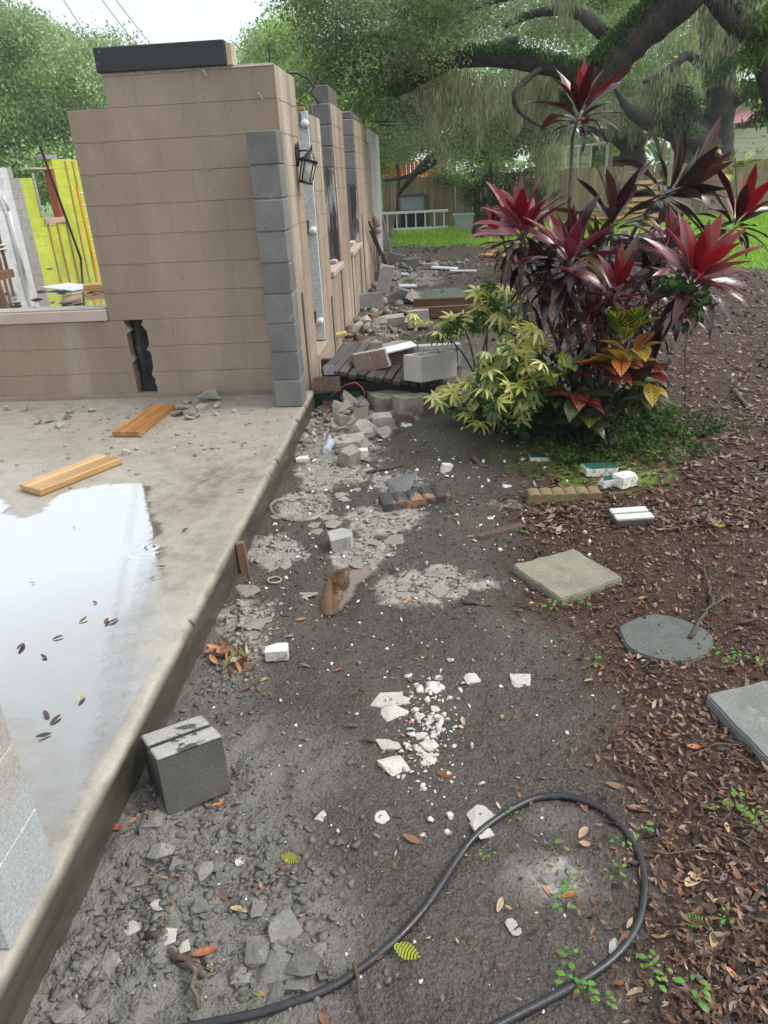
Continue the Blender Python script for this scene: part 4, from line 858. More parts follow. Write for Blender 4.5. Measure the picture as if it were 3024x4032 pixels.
# --- scalloped edging pieces
def scallop(px0, py0, px1, py1, n, mat, label, tilt, h=.07, d=.13, name='scalloped_edging'):
    p0, p1 = G(px0, py0), G(px1, py1); v = p1-p0; L = v.length; w = L/n; mb = MB(); seg = 6
    prof = []
    for k in range(n):
        for j in range(seg): a = pi*j/seg; prof.append((k*w+w/2-w/2*cos(a), h-.012+.013*sin(a)))
    prof.append((L, h-.012)); m_ = len(prof)
    for i in range(m_-1):
        (x0, z0_), (x1, z1_) = prof[i], prof[i+1]
        mb.quadv((x0, 0, 0), (x1, 0, 0), (x1, 0, z1_), (x0, 0, z0_)); mb.quadv((x0, 0, z0_), (x1, 0, z1_), (x1, d, z1_), (x0, d, z0_)); mb.quadv((x1, d, 0), (x0, d, 0), (x0, d, z0_), (x1, d, z1_))
    mb.quadv((0, 0, 0), (0, 0, prof[0][1]), (0, d, prof[0][1]), (0, d, 0)); mb.quadv((L, 0, 0), (L, d, 0), (L, d, prof[-1][1]), (L, 0, prof[-1][1])); mb.quadv((0, 0, 0), (0, d, 0), (L, d, 0), (L, 0, 0))
    o = mb.build(name, mat); o.location = (p0.x, p0.y, gz(p0.x, p0.y)-.01); o.rotation_euler = (tilt, 0, math.atan2(v.y, v.x)); return tag(o, label, 'edging')
scallop(830, 1104, 975, 1082, 5, M('edging_dark', (.045, .043, .042), (.08, .072, .065), (.30, .17, .10), scale=5, rough=.55, rand=0, c3lo=.54, c3hi=.6, c3scale=6), 'dark scalloped concrete garden edging tipped on the mud', .06, .06, .14)
scallop(1143, 1088, 1300, 1083, 6, M('edging_yellow', (.27, .21, .10), (.19, .15, .08), (.09, .065, .04), scale=12, rough=.8, bump=.9, bscale=80, rand=0), 'mossy yellow scalloped concrete garden edging in mulch', .0, .065, .10)
g = G(880, 1050); o = obj('flat_stone', hull_mesh('flat_stone', M('slate', (.11, .115, .115), (.15, .15, .15), rand=0), 16, (1, .8, .10), .5, 71), None, (g.x, g.y, gz(g.x, g.y)), (0, 0, .6), (.34, .30, .3)); tag(o, 'flat grey slate sheet behind the dark scalloped edging', 'stone')
GRS = M('green_face', (.012, .13, .085), (.02, .09, .065), (.5, .48, .42), scale=9, rough=.5, rand=0, c3lo=.6, c3hi=.64)
for k, (x, y, d, lab, gm_) in enumerate(((1165, 992, (.13, .10, .03), 'small green painted stone flake among weeds', 1), (1295, 1022, (.20, .11, .05), 'white broken stone with a green painted top by the yellow edging', 1), (1312, 1050, (.10, .06, .05), 'small white and green broken stone touching the yellow edging', 1), (1348, 1048, (.13, .09, .07), 'rough white stone lump beside the yellow edging', 0))):
    o = rb(x, y, .0, d, .2*k, 90+k, lab, LIME, 0, .05, 3)
    if gm_:
        o.data.materials.append(GRS)
        for p_ in o.data.polygons:
            if p_.normal.z > .8: p_.material_index = 1
p0, p1 = G(918, 908, .03), G(962, 911, .03); tag(MB().tube([p0, p1], .02, 10).build('pipe_offcut', M('turquoise_paint', (.16, .42, .38), (.12, .33, .3), rand=0), None, True), 'short turquoise pipe offcut under the schefflera edge', 'pipe')
# two strip white brick
g = G(1362, 1124); wb = thing('slotted_brick', 'half buried brick with two white top strips in dark mud', 'brick', loc=(g.x, g.y, -.015), rot=(.03, 0, .12))
MB().cbox(-.10, .10, -.065, .065, 0, .05, .005).build('body', HBM, wb)
for s in (-1, 1): MB().cbox(-.0995, .0995, -.063 if s < 0 else .010, -.010 if s < 0 else .063, .048, .064, .004).build('top_strip', M('brick_white', (.74, .73, .68), (.6, .59, .54), (.2, .2, .18), scale=30, rough=.85, bump=.9, bscale=120, rand=.04, c3lo=.62, c3hi=.66), wb)
# --- stepping stones
PAV = M('paver_lichen', (.29, .27, .20), (.21, .195, .15), (.40, .37, .26), scale=11, rough=.85, bump=.8, bscale=110, bdist=.004, rand=0)
PAVG = M('paver_grey', (.24, .245, .22), (.17, .175, .16), (.36, .37, .32), scale=13, rough=.85, bump=.8, bscale=110, bdist=.004, rand=0)
def poly_slab(name, pts, h, mat, label, z0=-.02, cat='paving stone'):
    bm = bmesh.new(); vs = [bm.verts.new((p.x, p.y, z0)) for p in pts]; f = bm.faces.new(vs); 
    r = bmesh.ops.extrude_face_region(bm, geom=[f]); 
    for q in r['geom']:
        if isinstance(q, bmesh.types.BMVert): q.co.z = h
    bmesh.ops.recalc_face_normals(bm, faces=bm.faces[:]); bmesh.ops.bevel(bm, geom=bm.edges[:], offset=.006, segments=2, affect='EDGES')
    return tag(MB().addbm(bm).build(name, mat), label, cat)
def rough_line(pts, n=7, a=.004, seed=1):
    o = []; r = random.Random(seed)
    for i in range(len(pts)):
        p, q = pts[i], pts[(i+1) % len(pts)]
        for k in range(n): o.append(p.lerp(q, k/n)+Vector((r.gauss(0, a), r.gauss(0, a), 0)))
    return o
poly_slab('paving_stone', rough_line([G(1105, 1220, .024), G(1215, 1295, .024), G(1348, 1247, .024), G(1237, 1184, .024)]), .024, PAV, 'square lichen stained concrete paver set in mulch')
pr = [G(1520, 1497, .045), G(1655, 1632, .045)]; d_ = pr[1]-pr[0]; n_ = Vector((-d_.y, d_.x, 0)).normalized()
poly_slab('paving_stone', rough_line([pr[0], pr[0]+d_*1.25, pr[0]+d_*1.25+n_*.42, pr[0]+n_*.42], 9, .004, 2), .045, PAVG, 'mossy grey concrete paver partly outside the leaf litter edge')
cc_ = G(1438, 1380); rr = .175; poly_slab('paving_stone', [Vector((cc_.x+rr*(1+.035*sin(5*a+1)+.03*random.random())*cos(a), cc_.y+rr*.92*(1+.03*cos(4*a))*sin(a), 0)) for a in np.linspace(0, 2*pi, 40, endpoint=False)], .010, M('paver_dark', (.13, .137, .12), (.09, .095, .085), (.18, .185, .16), scale=16, rough=.45, bump=.6, bscale=70, rand=0), 'round dark wet stepping stone among brown leaves')
g = G(1085, 1150); poly_slab('flat_board', [G(1030, 1158), G(1035, 1165), G(1138, 1140), G(1130, 1130), G(1090, 1138)], .01, M('wet_board', (.12, .085, .07), (.09, .065, .055), rand=0), 'half buried brown board on the mud', cat='board')
# flat pieces of concrete smeared in the middle mud
PATCH = M('mud_concrete', (.40, .375, .325), (.29, .27, .235), (.16, .148, .13), scale=18, rough=.7, bump=.9, bscale=90, bdist=.006, rand=.1, kind='obj')
# --- chips on the bare mud
chips = [(835, 1515, .10), (848, 1540, .085), (836, 1605, .085), (853, 1654, .085), (1020, 1465, .065), (1127, 1470, .075), (925, 1555, .05), (912, 1590, .04), (930, 1610, .055), (945, 1550, .04), (905, 1550, .04), (938, 1585, .045), (920, 1640, .045), (910, 1620, .04), (1038, 1760, .08), (1040, 1790, .07), (826, 1765, .045), (695, 1766, .035), (600, 1418, .08), (935, 1480, .05), (945, 1490, .04), (280, 2010, .055), (345, 1950, .05), (355, 2025, .055), (630, 2110, .045), (395, 2045, .04), (270, 2070, .05), (520, 1860, .03), (870, 1515, .05), (1110, 2005, .04), (930, 1640, .05), (940, 1530, .04), (1330, 2045, .045), (1350, 1045, .09), (1300, 1050, .07), (1095, 1050, .06), (1060, 1120, .04)]
for x, y, s in chips:
    o = put(random.choice(CHIP), 'limestone_chip', x, y, s*1.15, 'white limestone chip lying on the dark mud', 'stone chip', 'white chips on the mud', tilt=.08); o.scale.z *= .55
rb(600, 1418, .0, (.09, .06, .045), .1, 81, 'cream stone lump beside the dry leaf heap', LIME, 0, 0, 3)
rb(740, 1180, .0, (.12, .1, .08), .3, 80, 'grey broken cube of concrete on the pale patch above the brown puddle', CMUL, .1, -.1, 2)
n = 650; x_ = np.array([random.uniform(-.9, .8) for _ in range(n)]); y_ = np.array([random.uniform(1, 4.9)**1 for _ in range(n)]); s_ = np.array([.004+.014*random.random()**3 for _ in range(n)])
k_ = x_ > SLABX+.05; x_, y_, s_ = x_[k_], y_[k_], s_[k_]*np.clip(y_[k_]/2, .8, 1.8); o = obj('limestone_grit', merge_inst('limestone_grit', CHIP, x_, y_, gh(x_, y_), s_, LIME, .5)); o['kind'] = 'stuff'; o['label'] = 'scattered white limestone grit'; o['category'] = 'grit'
x_ = np.random.default_rng(5).normal(0, 1, 260)*.06+G(925, 1580).x; y_ = np.random.default_rng(6).normal(0, 1, 260)*.17+G(925, 1580).y; s_ = .006+.026*np.random.default_rng(7).random(260)**2.5
o = obj('limestone_grit', merge_inst('limestone_grit', CHIP, x_, y_, gh(x_, y_), s_, LIME, .5)); o['kind'] = 'stuff'; o['label'] = 'trail of crushed white limestone'; o['category'] = 'grit'
# --- clods
x_, y_, z_, s_ = region_pts(5500, CLAY[:5]+[(330, 1950, .3, .3, 1), (150, 2150, .3, .2, 1), (560, 1900, .25, .3, 1)], .004, .034, 3.2); o = obj('clay_clods', merge_inst('clay_clods', CLODS, x_, y_, z_-.003, s_, CLOD, .35)); o['kind'] = 'stuff'; o['label'] = 'crumbly grey clay clods along the slab'; o['category'] = 'soil'
x_, y_, z_, s_ = region_pts(1500, PALE[:6]+PALE[9:11], .004, .035, 3.6); o = obj('mortar_crumbs', merge_inst('mortar_crumbs', CHIP+FRAG, x_, y_, z_-.002, s_, PATCH, .35)); o['kind'] = 'stuff'; o['label'] = 'pale crushed mortar on the sandy patch'; o['category'] = 'rubble'
PLATE = [hull_mesh('plate', PATCH, 14, (1, random.uniform(.6, .95), .10), .7, 600+i) for i in range(8)]
for k in range(58):
    px, py = random.choice(((700, 1150), (820, 1130), (850, 1260), (920, 1270), (680, 1090), (600, 1200), (780, 1180), (960, 1240), (760, 1060), (560, 1330), (590, 1290), (700, 1010), (820, 1060))); px += random.gauss(0, 38); py += random.gauss(0, 24); g = G(px, py)
    if g.x < SLABX+.06 or abs(px-745) < 60 and 1215 < py < 1335: continue
    s = random.uniform(.04, .13); o = obj('mortar_plate', random.choice(PLATE), None, (g.x, g.y, gz(g.x, g.y)-.003), rnd_rot(.07), (s, s, s)); tag(o, 'flat cracked plate of pale mortar pressed into the sandy patch', 'rubble piece', 'mortar plates on the sandy patch')
clods = [(610, 2010, .085), (655, 2020, .05), (600, 2090, .10), (660, 2080, .09), (640, 2120, .07), (560, 2055, .07), (520, 2110, .05), (440, 1880, .06), (480, 1900, .05), (390, 1870, .055), (355, 1735, .08), (375, 1755, .075), (330, 1770, .06), (470, 1870, .05), (560, 1960, .05), (300, 1900, .06), (250, 1930, .05), (350, 1840, .06), (430, 1960, .05), (690, 2060, .045), (700, 2100, .04), (590, 2150, .06), (240, 2080, .06), (200, 2150, .06), (150, 2190, .06), (420, 2120, .05), (1215, 1905, .05), (1190, 1900, .045), (1240, 1890, .04)]
for x, y, s in clods: put(random.choice(CLODS), 'clay_clod', x, y, s*1.1, 'cracked grey clay clod on the muddy ground near the slab', 'clod', 'clay clods by the slab', tilt=.12)
n = 12000; r_ = np.random.default_rng(91); y_ = 1.0*(5.2)**r_.random(n); x_ = r_.uniform(-.93, 1, n)*1.0; x_ = np.where(x_ > 0, x_*.75, x_); s_ = (.002+.009*r_.random(n)**3)*np.clip(y_/1.6, .9, 2.2)
o = obj('soil_crumbs', merge_inst('soil_crumbs', CLODS[:5], x_, y_, gh(x_, y_)-.001, s_, M('soil_crumb', (.075, .062, .053), (.05, .042, .036), (.12, .105, .09), scale=30, rough=.6, bump=.5, rand=0), .4)); o['kind'] = 'stuff'; o['label'] = 'loose crumbs of wet dark soil'; o['category'] = 'soil'
# --- lumber and rubble on the slab
LUM = Mwood('wet_lumber', (.30, .13, .04), (.56, .30, .11), rough=.35, spec=.5, axis=0, gscale=10); LUM2 = Mwood('wet_lumber_pale', (.40, .22, .08), (.62, .42, .19), rough=.35, spec=.5, axis=0, gscale=10)
def lumber(c1, c2, c3, mat, label, split=False, t=.038):
    a, b, c_ = (G(*q, SLABZ+t) for q in (c1, c2, c3)); u = b-a; L = u.length; w = abs((c_-a).cross(u.normalized()).length); u.normalize(); n_ = Vector((-u.y, u.x, 0)); s = 1 if (c_-a).dot(n_) > 0 else -1
    bd = thing('lumber_board', label, 'board', loc=(a.x, a.y, SLABZ+.004), rot=(0, 0, math.atan2(u.y, u.x)))
    if not split: MB().cbox(0, L, min(0, s*w), max(0, s*w), 0, t, .004).build('plank', mat, bd)
    else:
        MB().cbox(0, L, min(0, s*w*.60), max(0, s*w*.60), 0, t, .004).build('plank', mat, bd)
        o = MB().cbox(0.0, L*.97, min(s*w*.62, s*w), max(s*w*.62, s*w), 0, t, .004).build('plank', mat, bd); o.rotation_euler = (0, 0, s*.006)
lumber((300, 933), (380, 872), (243, 932), LUM, 'wet orange lumber offcut on the slab beside grey rubble')
lumber((85, 1060), (263, 990), (40, 1047), LUM2, 'split pale lumber offcut on the slab above the puddle', True)
for x, y, s in ((455, 865, .15), (425, 870, .12), (395, 885, .11), (385, 900, .12), (415, 895, .10), (440, 885, .10), (400, 870, .09), (430, 900, .09), (470, 880, .07), (470, 895, .06), (375, 880, .08), (410, 905, .07), (370, 972, .075), (505, 888, .07), (530, 893, .05), (60, 885, .09), (145, 905, .08), (150, 893, .07), (110, 912, .07), (130, 922, .06), (85, 915, .06), (15, 885, .07), (270, 980, .06), (295, 970, .05), (200, 888, .06), (240, 905, .05)):
    put(random.choice(FRAG), 'concrete_fragment', x, y, s, 'grey concrete fragment lying on the porch slab', 'rubble piece', 'fragments on the porch slab', z=SLABZ+.002)
xx, yy, ss = [], [], []
for i in range(420):
    px, py = random.choice(((430, 885), (100, 905), (300, 900), (560, 900), (200, 920), (380, 960), (150, 1000), (520, 960))); px += random.gauss(0, 70); py += random.gauss(0, 22); g = G(px, max(py, 875), SLABZ)
    if g.x > SLABX-.03 or g.y > 5.5: continue
    xx.append(g.x); yy.append(g.y); ss.append(.005+.028*random.random()**3)
o = obj('mortar_crumbs', merge_inst('mortar_crumbs', FRAG+CHIP, xx, yy, [SLABZ+.001]*len(xx), ss, CONC, .3)); o['kind'] = 'stuff'; o['label'] = 'fine rubble crumbs on the porch slab'; o['category'] = 'rubble'
# --- black hose
hp = [(120, 2300), (250, 2255), (380, 2225), (470, 2206), (560, 2190), (640, 2166), (710, 2138), (760, 2110), (850, 2045), (905, 1985), (940, 1935), (985, 1860), (1015, 1818), (1050, 1785), (1110, 1745), (1150, 1724), (1190, 1717), (1228, 1720), (1260, 1730), (1295, 1746), (1320, 1765), (1345, 1790), (1368, 1820), (1385, 1855), (1392, 1890), (1394, 1925), (1388, 1965), (1377, 2005), (1350, 2045), (1310, 2085), (1260, 2118), (1200, 2152), (1140, 2182), (1060, 2225), (960, 2275), (840, 2330)]
pts = []
for i in range(len(hp)-1):
    for k in range(3):
        f = k/3; x = hp[i][0]*(1-f)+hp[i+1][0]*f; y = hp[i][1]*(1-f)+hp[i+1][1]*f; g = G(x, y, .012); pts.append((g.x, g.y, 0))
P_ = np.array(pts); 
for _ in range(2): P_[1:-1] = (P_[:-2]+2*P_[1:-1]+P_[2:])/4
zz = gh(P_[:, 0], P_[:, 1]); zz = np.convolve(np.pad(zz, 3, 'edge'), np.ones(7)/7, 'valid'); P_[:, 2] = np.maximum(zz, gh(P_[:, 0], P_[:, 1])-.006)+.008
tag(MB().tube([tuple(q) for q in P_], .0105, 12).build('black_hose', BLK, None, True), 'thick black hose looping over the mud and leaf litter', 'hose')
# ------------------------------------------------------------------ plants in the bed
def leaf_mesh(name, mat, L=1.0, wid=.22, bend=.8, fold=.25, nseg=10, petiole=.14, twist=0.0, tipup=0.0, seed=0):
    """blade along +Y from the origin, arching down; vertex colour = (along, across, 0)"""
    v = []; f = []; c = []; y = 0; z = 0; ang = 0; r = random.Random(seed); ph = r.uniform(0, 6)
    for i in range(nseg+1):
        t = i/nseg
        if i: y += cos(ang)*L/nseg; z += sin(ang)*L/nseg; ang -= bend/nseg*(0.4+1.2*t)
        s = .025+max(0, t-petiole)/(1-petiole)
        w = wid*(.09 if t < petiole*.8 else max(.0, (sin(pi*min(1, s)**.82))**.8)+.03*(1-t))*(1 if t < .999 else .05)
        wob = .02*sin(7*t+ph)*w/wid*L; tw = twist*t
        for k in (-1, 0, 1):
            v.append((k*w*.5*cos(tw), y+(0), z+(abs(k)*w*fold)+k*w*.5*sin(tw)+(wob*k if k else 0))); c.append((t, abs(k), 0))
    for i in range(nseg):
        a = i*3
        for k in (0, 1): f.append((a+k, a+k+1, a+k+4, a+k+3))
    me = bigmesh(name, v, f, mat, c, True); return me
def plant_mat(name, base, edge, mid, rough=.25, trans=.25, spec=.5, veins=False, vcol=(.5, .4, .05), vscale=16, rand=.3):
    m, nt, p = newmat(name); a = nt.nodes.new('ShaderNodeAttribute'); a.attribute_name = 'col'; sp = nt.nodes.new('ShaderNodeSeparateColor'); nt.links.new(a.outputs['Color'], sp.inputs[0])
    oi = nt.nodes.new('ShaderNodeObjectInfo'); n = _noise(nt, 9, 4, .6, _pos(nt, (4, 1, 1), 'obj'))
    col = _mix(nt, _ramp(nt, n, .35, .7), base, mid); col = _mix(nt, _ramp(nt, sp.outputs[1], .75, 1.0), col, edge)
    if veins:
        mu_ = nt.nodes.new('ShaderNodeMath'); mu_.operation = 'MULTIPLY_ADD'; mu_.inputs[1].default_value = -.22; nt.links.new(sp.outputs[1], mu_.inputs[0]); nt.links.new(sp.outputs[0], mu_.inputs[2])
        m2 = nt.nodes.new('ShaderNodeMath'); m2.operation = 'MULTIPLY'; m2.inputs[1].default_value = vscale*2*pi; nt.links.new(mu_.outputs[0], m2.inputs[0])
        s2 = nt.nodes.new('ShaderNodeMath'); s2.operation = 'SINE'; nt.links.new(m2.outputs[0], s2.inputs[0])
        vm = nt.nodes.new('ShaderNodeMath'); vm.operation = 'MAXIMUM'; nt.links.new(_ramp(nt, s2.outputs[0], .55, .9), vm.inputs[0]); nt.links.new(_ramp(nt, sp.outputs[1], .12, .05), vm.inputs[1])
        col = _mix(nt, vm.outputs[0], col, vcol)
    mr = _ramp(nt, oi.outputs['Random'], 0, 1, 1-rand, 1+rand); cc = nt.nodes.new('ShaderNodeCombineColor')
    for k in range(3): nt.links.new(mr, cc.inputs[k])
    col = _mix(nt, 1.0, col, cc.outputs[0], 'MULTIPLY')
    nt.links.new(col, p.inputs['Base Color']); p.inputs['Roughness'].default_value = rough; p.inputs['Specular IOR Level'].default_value = spec; p.inputs['Coat Weight'].default_value = .5; p.inputs['Coat Roughness'].default_value = .12
    wv = _noise(nt, 40, 3, .5, _pos(nt, (1, .08, 1), 'obj')); _bump(nt, p, wv, .35, .01)
    t = nt.nodes.new('ShaderNodeBsdfTranslucent'); mx = nt.nodes.new('ShaderNodeMixShader'); mx.inputs[0].default_value = trans
    nt.links.new(col, t.inputs['Color']); nt.links.new(p.outputs[0], mx.inputs[1]); nt.links.new(t.outputs[0], mx.inputs[2]); nt.links.new(mx.outputs[0], nt.nodes['Material Output'].inputs[0]); return m
CM = {'young': plant_mat('cordyline_red', (.28, .005, .010), (.34, .02, .035), (.13, .006, .010), .3, .25),
      'pink': plant_mat('cordyline_pink', (.27, .04, .06), (.42, .12, .15), (.13, .012, .02), .3, .2),
      'mid': plant_mat('cordyline_wine', (.055, .006, .009), (.16, .008, .015), (.03, .006, .007), .24, .15),
      'old': plant_mat('cordyline_dark', (.020, .009, .010), (.06, .008, .012), (.035, .012, .012), .22, .1),
      'brown': plant_mat('cordyline_brown', (.085, .032, .018), (.16, .05, .02), (.06, .02, .014), .3, .2),
      'olive': plant_mat('cordyline_olive', (.10, .075, .015), (.12, .05, .015), (.07, .04, .012), .3, .3)}
CL = {k: [leaf_mesh('leaf_'+k, m_, 1.0, random.uniform(.165, .22), b, .20, 10, .17, random.uniform(-.5, .5), 0, i) for i, b in enumerate((.3, .75, 1.2, 1.7))] for k, m_ in CM.items()}
CANE = M('cane_bark', (.13, .11, .08), (.07, .06, .045), (.22, .2, .15), scale=30, rough=.7, bump=.8, bscale=60, bdist=.006, rand=0)
def rosette(root, c, axis, n, L, kinds, droop=1.0, spread=1.0, seed=0):
    r = random.Random(seed); q = Vector((0, 0, 1)).rotation_difference(axis.normalized()); Q = q.to_matrix().to_4x4()
    n = int(n*1.55)
    for i in range(n):
        f = i/(n-1); az = i*2.39996+r.uniform(-.2, .2)
        up = radians(82-f**.85*105*spread+r.uniform(-9, 9)); kind = kinds[min(len(kinds)-1, int(f*len(kinds)+r.uniform(-.5, .5)) if f > .05 else 0)]
        bi = min(3, max(0, int(f*3.2*droop+r.uniform(-.6, .6)))); l = L*r.uniform(.8, 1.12)*(.78+.4*sin(pi*min(1, f+.15)))
        Mx = Matrix.Translation(c) @ Q @ Matrix.Translation((0, 0, -.10*f*L/.4)) @ Matrix.Rotation(az, 4, 'Z') @ Matrix.Rotation(up, 4, 'X')
        o = obj('leaf', r.choice(CL[kind][max(0, bi-1):bi+1]), root); o.matrix_world = Mx @ Matrix.Diagonal((l, l, l, 1))
        o.matrix_basis = Mx @ Matrix.Diagonal((l*r.uniform(.85, 1.15), l, l, 1))
def skirt(root, c, b, n, L, seed):
    """older dark leaves hanging along the cane below a crown"""
    r = random.Random(seed+50)
    for i in range(n):
        t = .06+.34*i/n; p = c.lerp(b, t)+Vector((0, 0, .02)); az = i*2.4+r.uniform(-.4, .4); up = radians(r.uniform(-60, 12)); l = L*r.uniform(.75, 1.1)
        o = obj('leaf', r.choice(CL[r.choice(('old', 'old', 'mid', 'brown'))][1:]), root); o.matrix_basis = Matrix.Translation(p) @ Matrix.Rotation(az, 4, 'Z') @ Matrix.Rotation(up, 4, 'X') @ Matrix.Diagonal((l*r.uniform(.8, 1.1), l, l, 1))
def cane(root, pts, r0, r1):
    n = len(pts); MB().tube(pts, [r0+(r1-r0)*i/(n-1) for i in range(n)], 8).build('cane', CANE, root, True)
def bez(a, b, c, n=8): return [a*(1-t)**2+b*2*t*(1-t)+c*t*t for t in [i/n for i in range(n+1)]]
base_ = G(1245, 945)
GRP = 'cordyline canes in the planting bed'
ros = [  # px, py, Y, leaves, length, kinds, axis, label
    (1252, 243, 5.0, 19, .30, ['young', 'mid', 'mid', 'mid', 'old'], (.05, -.1, 1), 'tall single cane cordyline with a red crown rising above the others'),
    (1128, 500, 5.1, 21, .36, ['young', 'pink', 'young', 'mid', 'mid', 'old'], (-.25, -.2, 1), 'bright red cordyline crown between the tall cane and the rubble'),
    (1088, 520, 5.4, 13, .26, ['young', 'mid', 'mid'], (-.5, 0, 1), 'small red cordyline crown above the timber beams'),
    (1232, 560, 4.9, 20, .40, ['mid', 'pink', 'mid', 'old', 'mid', 'old'], (0, -.25, 1), 'wine red cordyline crown below the tall cane'),
    (1325, 475, 5.1, 13, .40, ['brown', 'old', 'brown', 'old'], (.05, 0, 1), 'upright brown leaved cordyline crown against the fence'),
    (1455, 415, 5.3, 24, .42, ['brown', 'old', 'old', 'old', 'old'], (.75, -.1, .5), 'dark drooping cordyline crown on a slanting pale cane'),
    (1592, 475, 5.2, 18, .32, ['young', 'mid', 'old', 'old'], (.35, 0, 1), 'dark red cordyline crown farthest out along the mulch'),
    (1497, 600, 4.6, 24, .40, ['young', 'young', 'pink', 'mid', 'mid', 'old'], (.15, -.35, 1), 'large glossy crimson cordyline crown wrapped by green vine'),
    (1330, 630, 4.65, 17, .32, ['young', 'olive', 'mid', 'pink', 'mid', 'old'], (.05, -.2, 1), 'cordyline crown with one olive leaf behind the croton'),
    (1440, 525, 5.0, 10, .26, ['pink', 'pink', 'old', 'mid'], (.1, 0, 1), 'small pink cordyline crown between dark and crimson crowns'),
    (1275, 700, 4.6, 12, .26, ['mid', 'brown', 'brown', 'old'], (-.1, -.2, 1), 'low brownish cordyline crown just above the croton'),
    (1185, 590, 5.1, 14, .34, ['mid', 'old', 'old', 'old'], (-.2, 0, 1), 'low black leaved cordyline crown beside the schefflera'),
    (1290, 545, 5.3, 12, .30, ['olive', 'mid', 'old'], (0, 0, 1), 'cordyline crown with broad olive leaves in the bed middle'),
    (1405, 640, 5.1, 12, .30, ['mid', 'old', 'brown'], (0, .2, 1), 'dark cordyline crown behind the green vine')]
for k, (px, py, Y_, n, L, kinds, ax, lab) in enumerate(ros):
    c = FY(px, py, Y_); root = thing('cordyline', lab, 'plant', GRP)
    rosette(root, c, Vector(ax), n, L, kinds, seed=k+3)
    b = Vector((base_.x+random.uniform(-.22, .28), base_.y+random.uniform(-.25, .3), -.02))
    if k not in (0, 5, 6): skirt(root, c, b, 13, L*.9, k)
    if k == 5: cane(root, bez(b, FY(1300, 470, 5.2), c, 10)+[], .016, .012)
    elif k == 6: cane(root, bez(b, FY(1300, 560, 5.0), c, 10), .016, .012)
    elif k == 0: cane(root, [b, FY(1228, 600, 5.0), FY(1230, 440, 5.0), FY(1236, 300, 5.0), c], .014, .009)
    else: cane(root, bez(b, Vector((b.x*.3+c.x*.7, b.y*.5+c.y*.5, c.z*.5)), c, 7), .015, .010)
# schefflera
def whorl(name, mat, n=8, seed=0, droop=.5):
    r = random.Random(seed); V = []; Fc = []; Cc = []
    for k in range(n):
        a = 2*pi*k/n+r.uniform(-.15, .15); L = r.uniform(.85, 1.1); nb = len(V)
        for i in range(6):
            t = i/5; rad = .08+t*L; w = .155*max(.02, sin(pi*min(.98, .12+t*.86))**.7); zz = -droop*t*t*L*.6-.05*t
            for s in (-1, 0, 1): V.append((cos(a)*rad-sin(a)*s*w, sin(a)*rad+cos(a)*s*w, zz+abs(s)*w*.25)); Cc.append((t, abs(s), 0))
        for i in range(5):
            for s in (0, 1): q = nb+i*3+s; Fc.append((q, q+1, q+4, q+3))
    return bigmesh(name, V, Fc, mat, Cc, True)
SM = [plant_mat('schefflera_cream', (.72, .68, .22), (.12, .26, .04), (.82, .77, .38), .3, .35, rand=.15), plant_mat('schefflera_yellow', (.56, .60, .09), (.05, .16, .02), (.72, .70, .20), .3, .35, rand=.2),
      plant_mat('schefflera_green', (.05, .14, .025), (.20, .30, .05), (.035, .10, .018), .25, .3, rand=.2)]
SW = [[whorl('leaf_whorl', m_, n, 10*j+n, d) for n, d in ((7, .5), (8, .8), (9, 1.1))] for j, m_ in enumerate(SM)]
def schef(lab, base, clumps, seed, yellow):
    r = random.Random(seed); root = thing('schefflera', lab, 'plant', None); b = G(*base)
    for (px, py, Y_, rx, ry, n) in clumps:
        c = FY(px, py, Y_); st = bez(Vector((b.x+r.uniform(-.1, .1), b.y+r.uniform(-.1, .1), 0)), Vector(((b.x+c.x)/2, b.y, c.z*.7)), c+Vector((0, .05, -.03)), 6)
        MB().tube(st, [.012-.001*i for i in range(7)], 6).build('stem', M('schefflera_stem', (.12, .13, .06), (.09, .09, .05), rand=0), root, True)
        n = int(n*1.5)
        for i in range(n):
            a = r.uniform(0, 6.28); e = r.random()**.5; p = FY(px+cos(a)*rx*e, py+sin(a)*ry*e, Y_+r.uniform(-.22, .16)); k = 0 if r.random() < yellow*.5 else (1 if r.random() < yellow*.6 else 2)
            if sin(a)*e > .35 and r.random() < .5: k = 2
            s = r.uniform(.058, .098); o = obj('leaf', r.choice(SW[k]), root, p, (r.gauss(.4, .5), r.gauss(0, .5), r.uniform(0, 6.28)), (s, s, s*r.uniform(.6, 1.3)))
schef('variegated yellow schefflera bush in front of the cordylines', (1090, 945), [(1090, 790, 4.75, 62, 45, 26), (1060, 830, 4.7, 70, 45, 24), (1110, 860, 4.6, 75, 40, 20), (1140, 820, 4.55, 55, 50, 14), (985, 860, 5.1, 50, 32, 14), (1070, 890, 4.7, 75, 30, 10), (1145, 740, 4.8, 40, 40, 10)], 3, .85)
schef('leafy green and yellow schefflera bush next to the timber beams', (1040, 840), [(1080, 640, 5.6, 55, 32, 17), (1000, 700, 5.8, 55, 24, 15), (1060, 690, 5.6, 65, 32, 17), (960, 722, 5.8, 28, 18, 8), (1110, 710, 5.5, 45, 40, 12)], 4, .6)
g = G(1000, 690, .1); 
# small sprout on the rubble
rs = thing('seedling', 'bright green seedling growing out of the rubble by the beams', 'plant'); 
for k in range(6):
    p = FY(905+random.uniform(-18, 22), 685+random.uniform(-14, 14), 8.4); obj('leaf', SW[1][0], rs, p, rnd_rot(.3), (.09, .09, .09))
MB().tube([G(912, 712), FY(905, 685, 8.4)], .006, 5).build('stem', MATS['schefflera_stem'], rs)
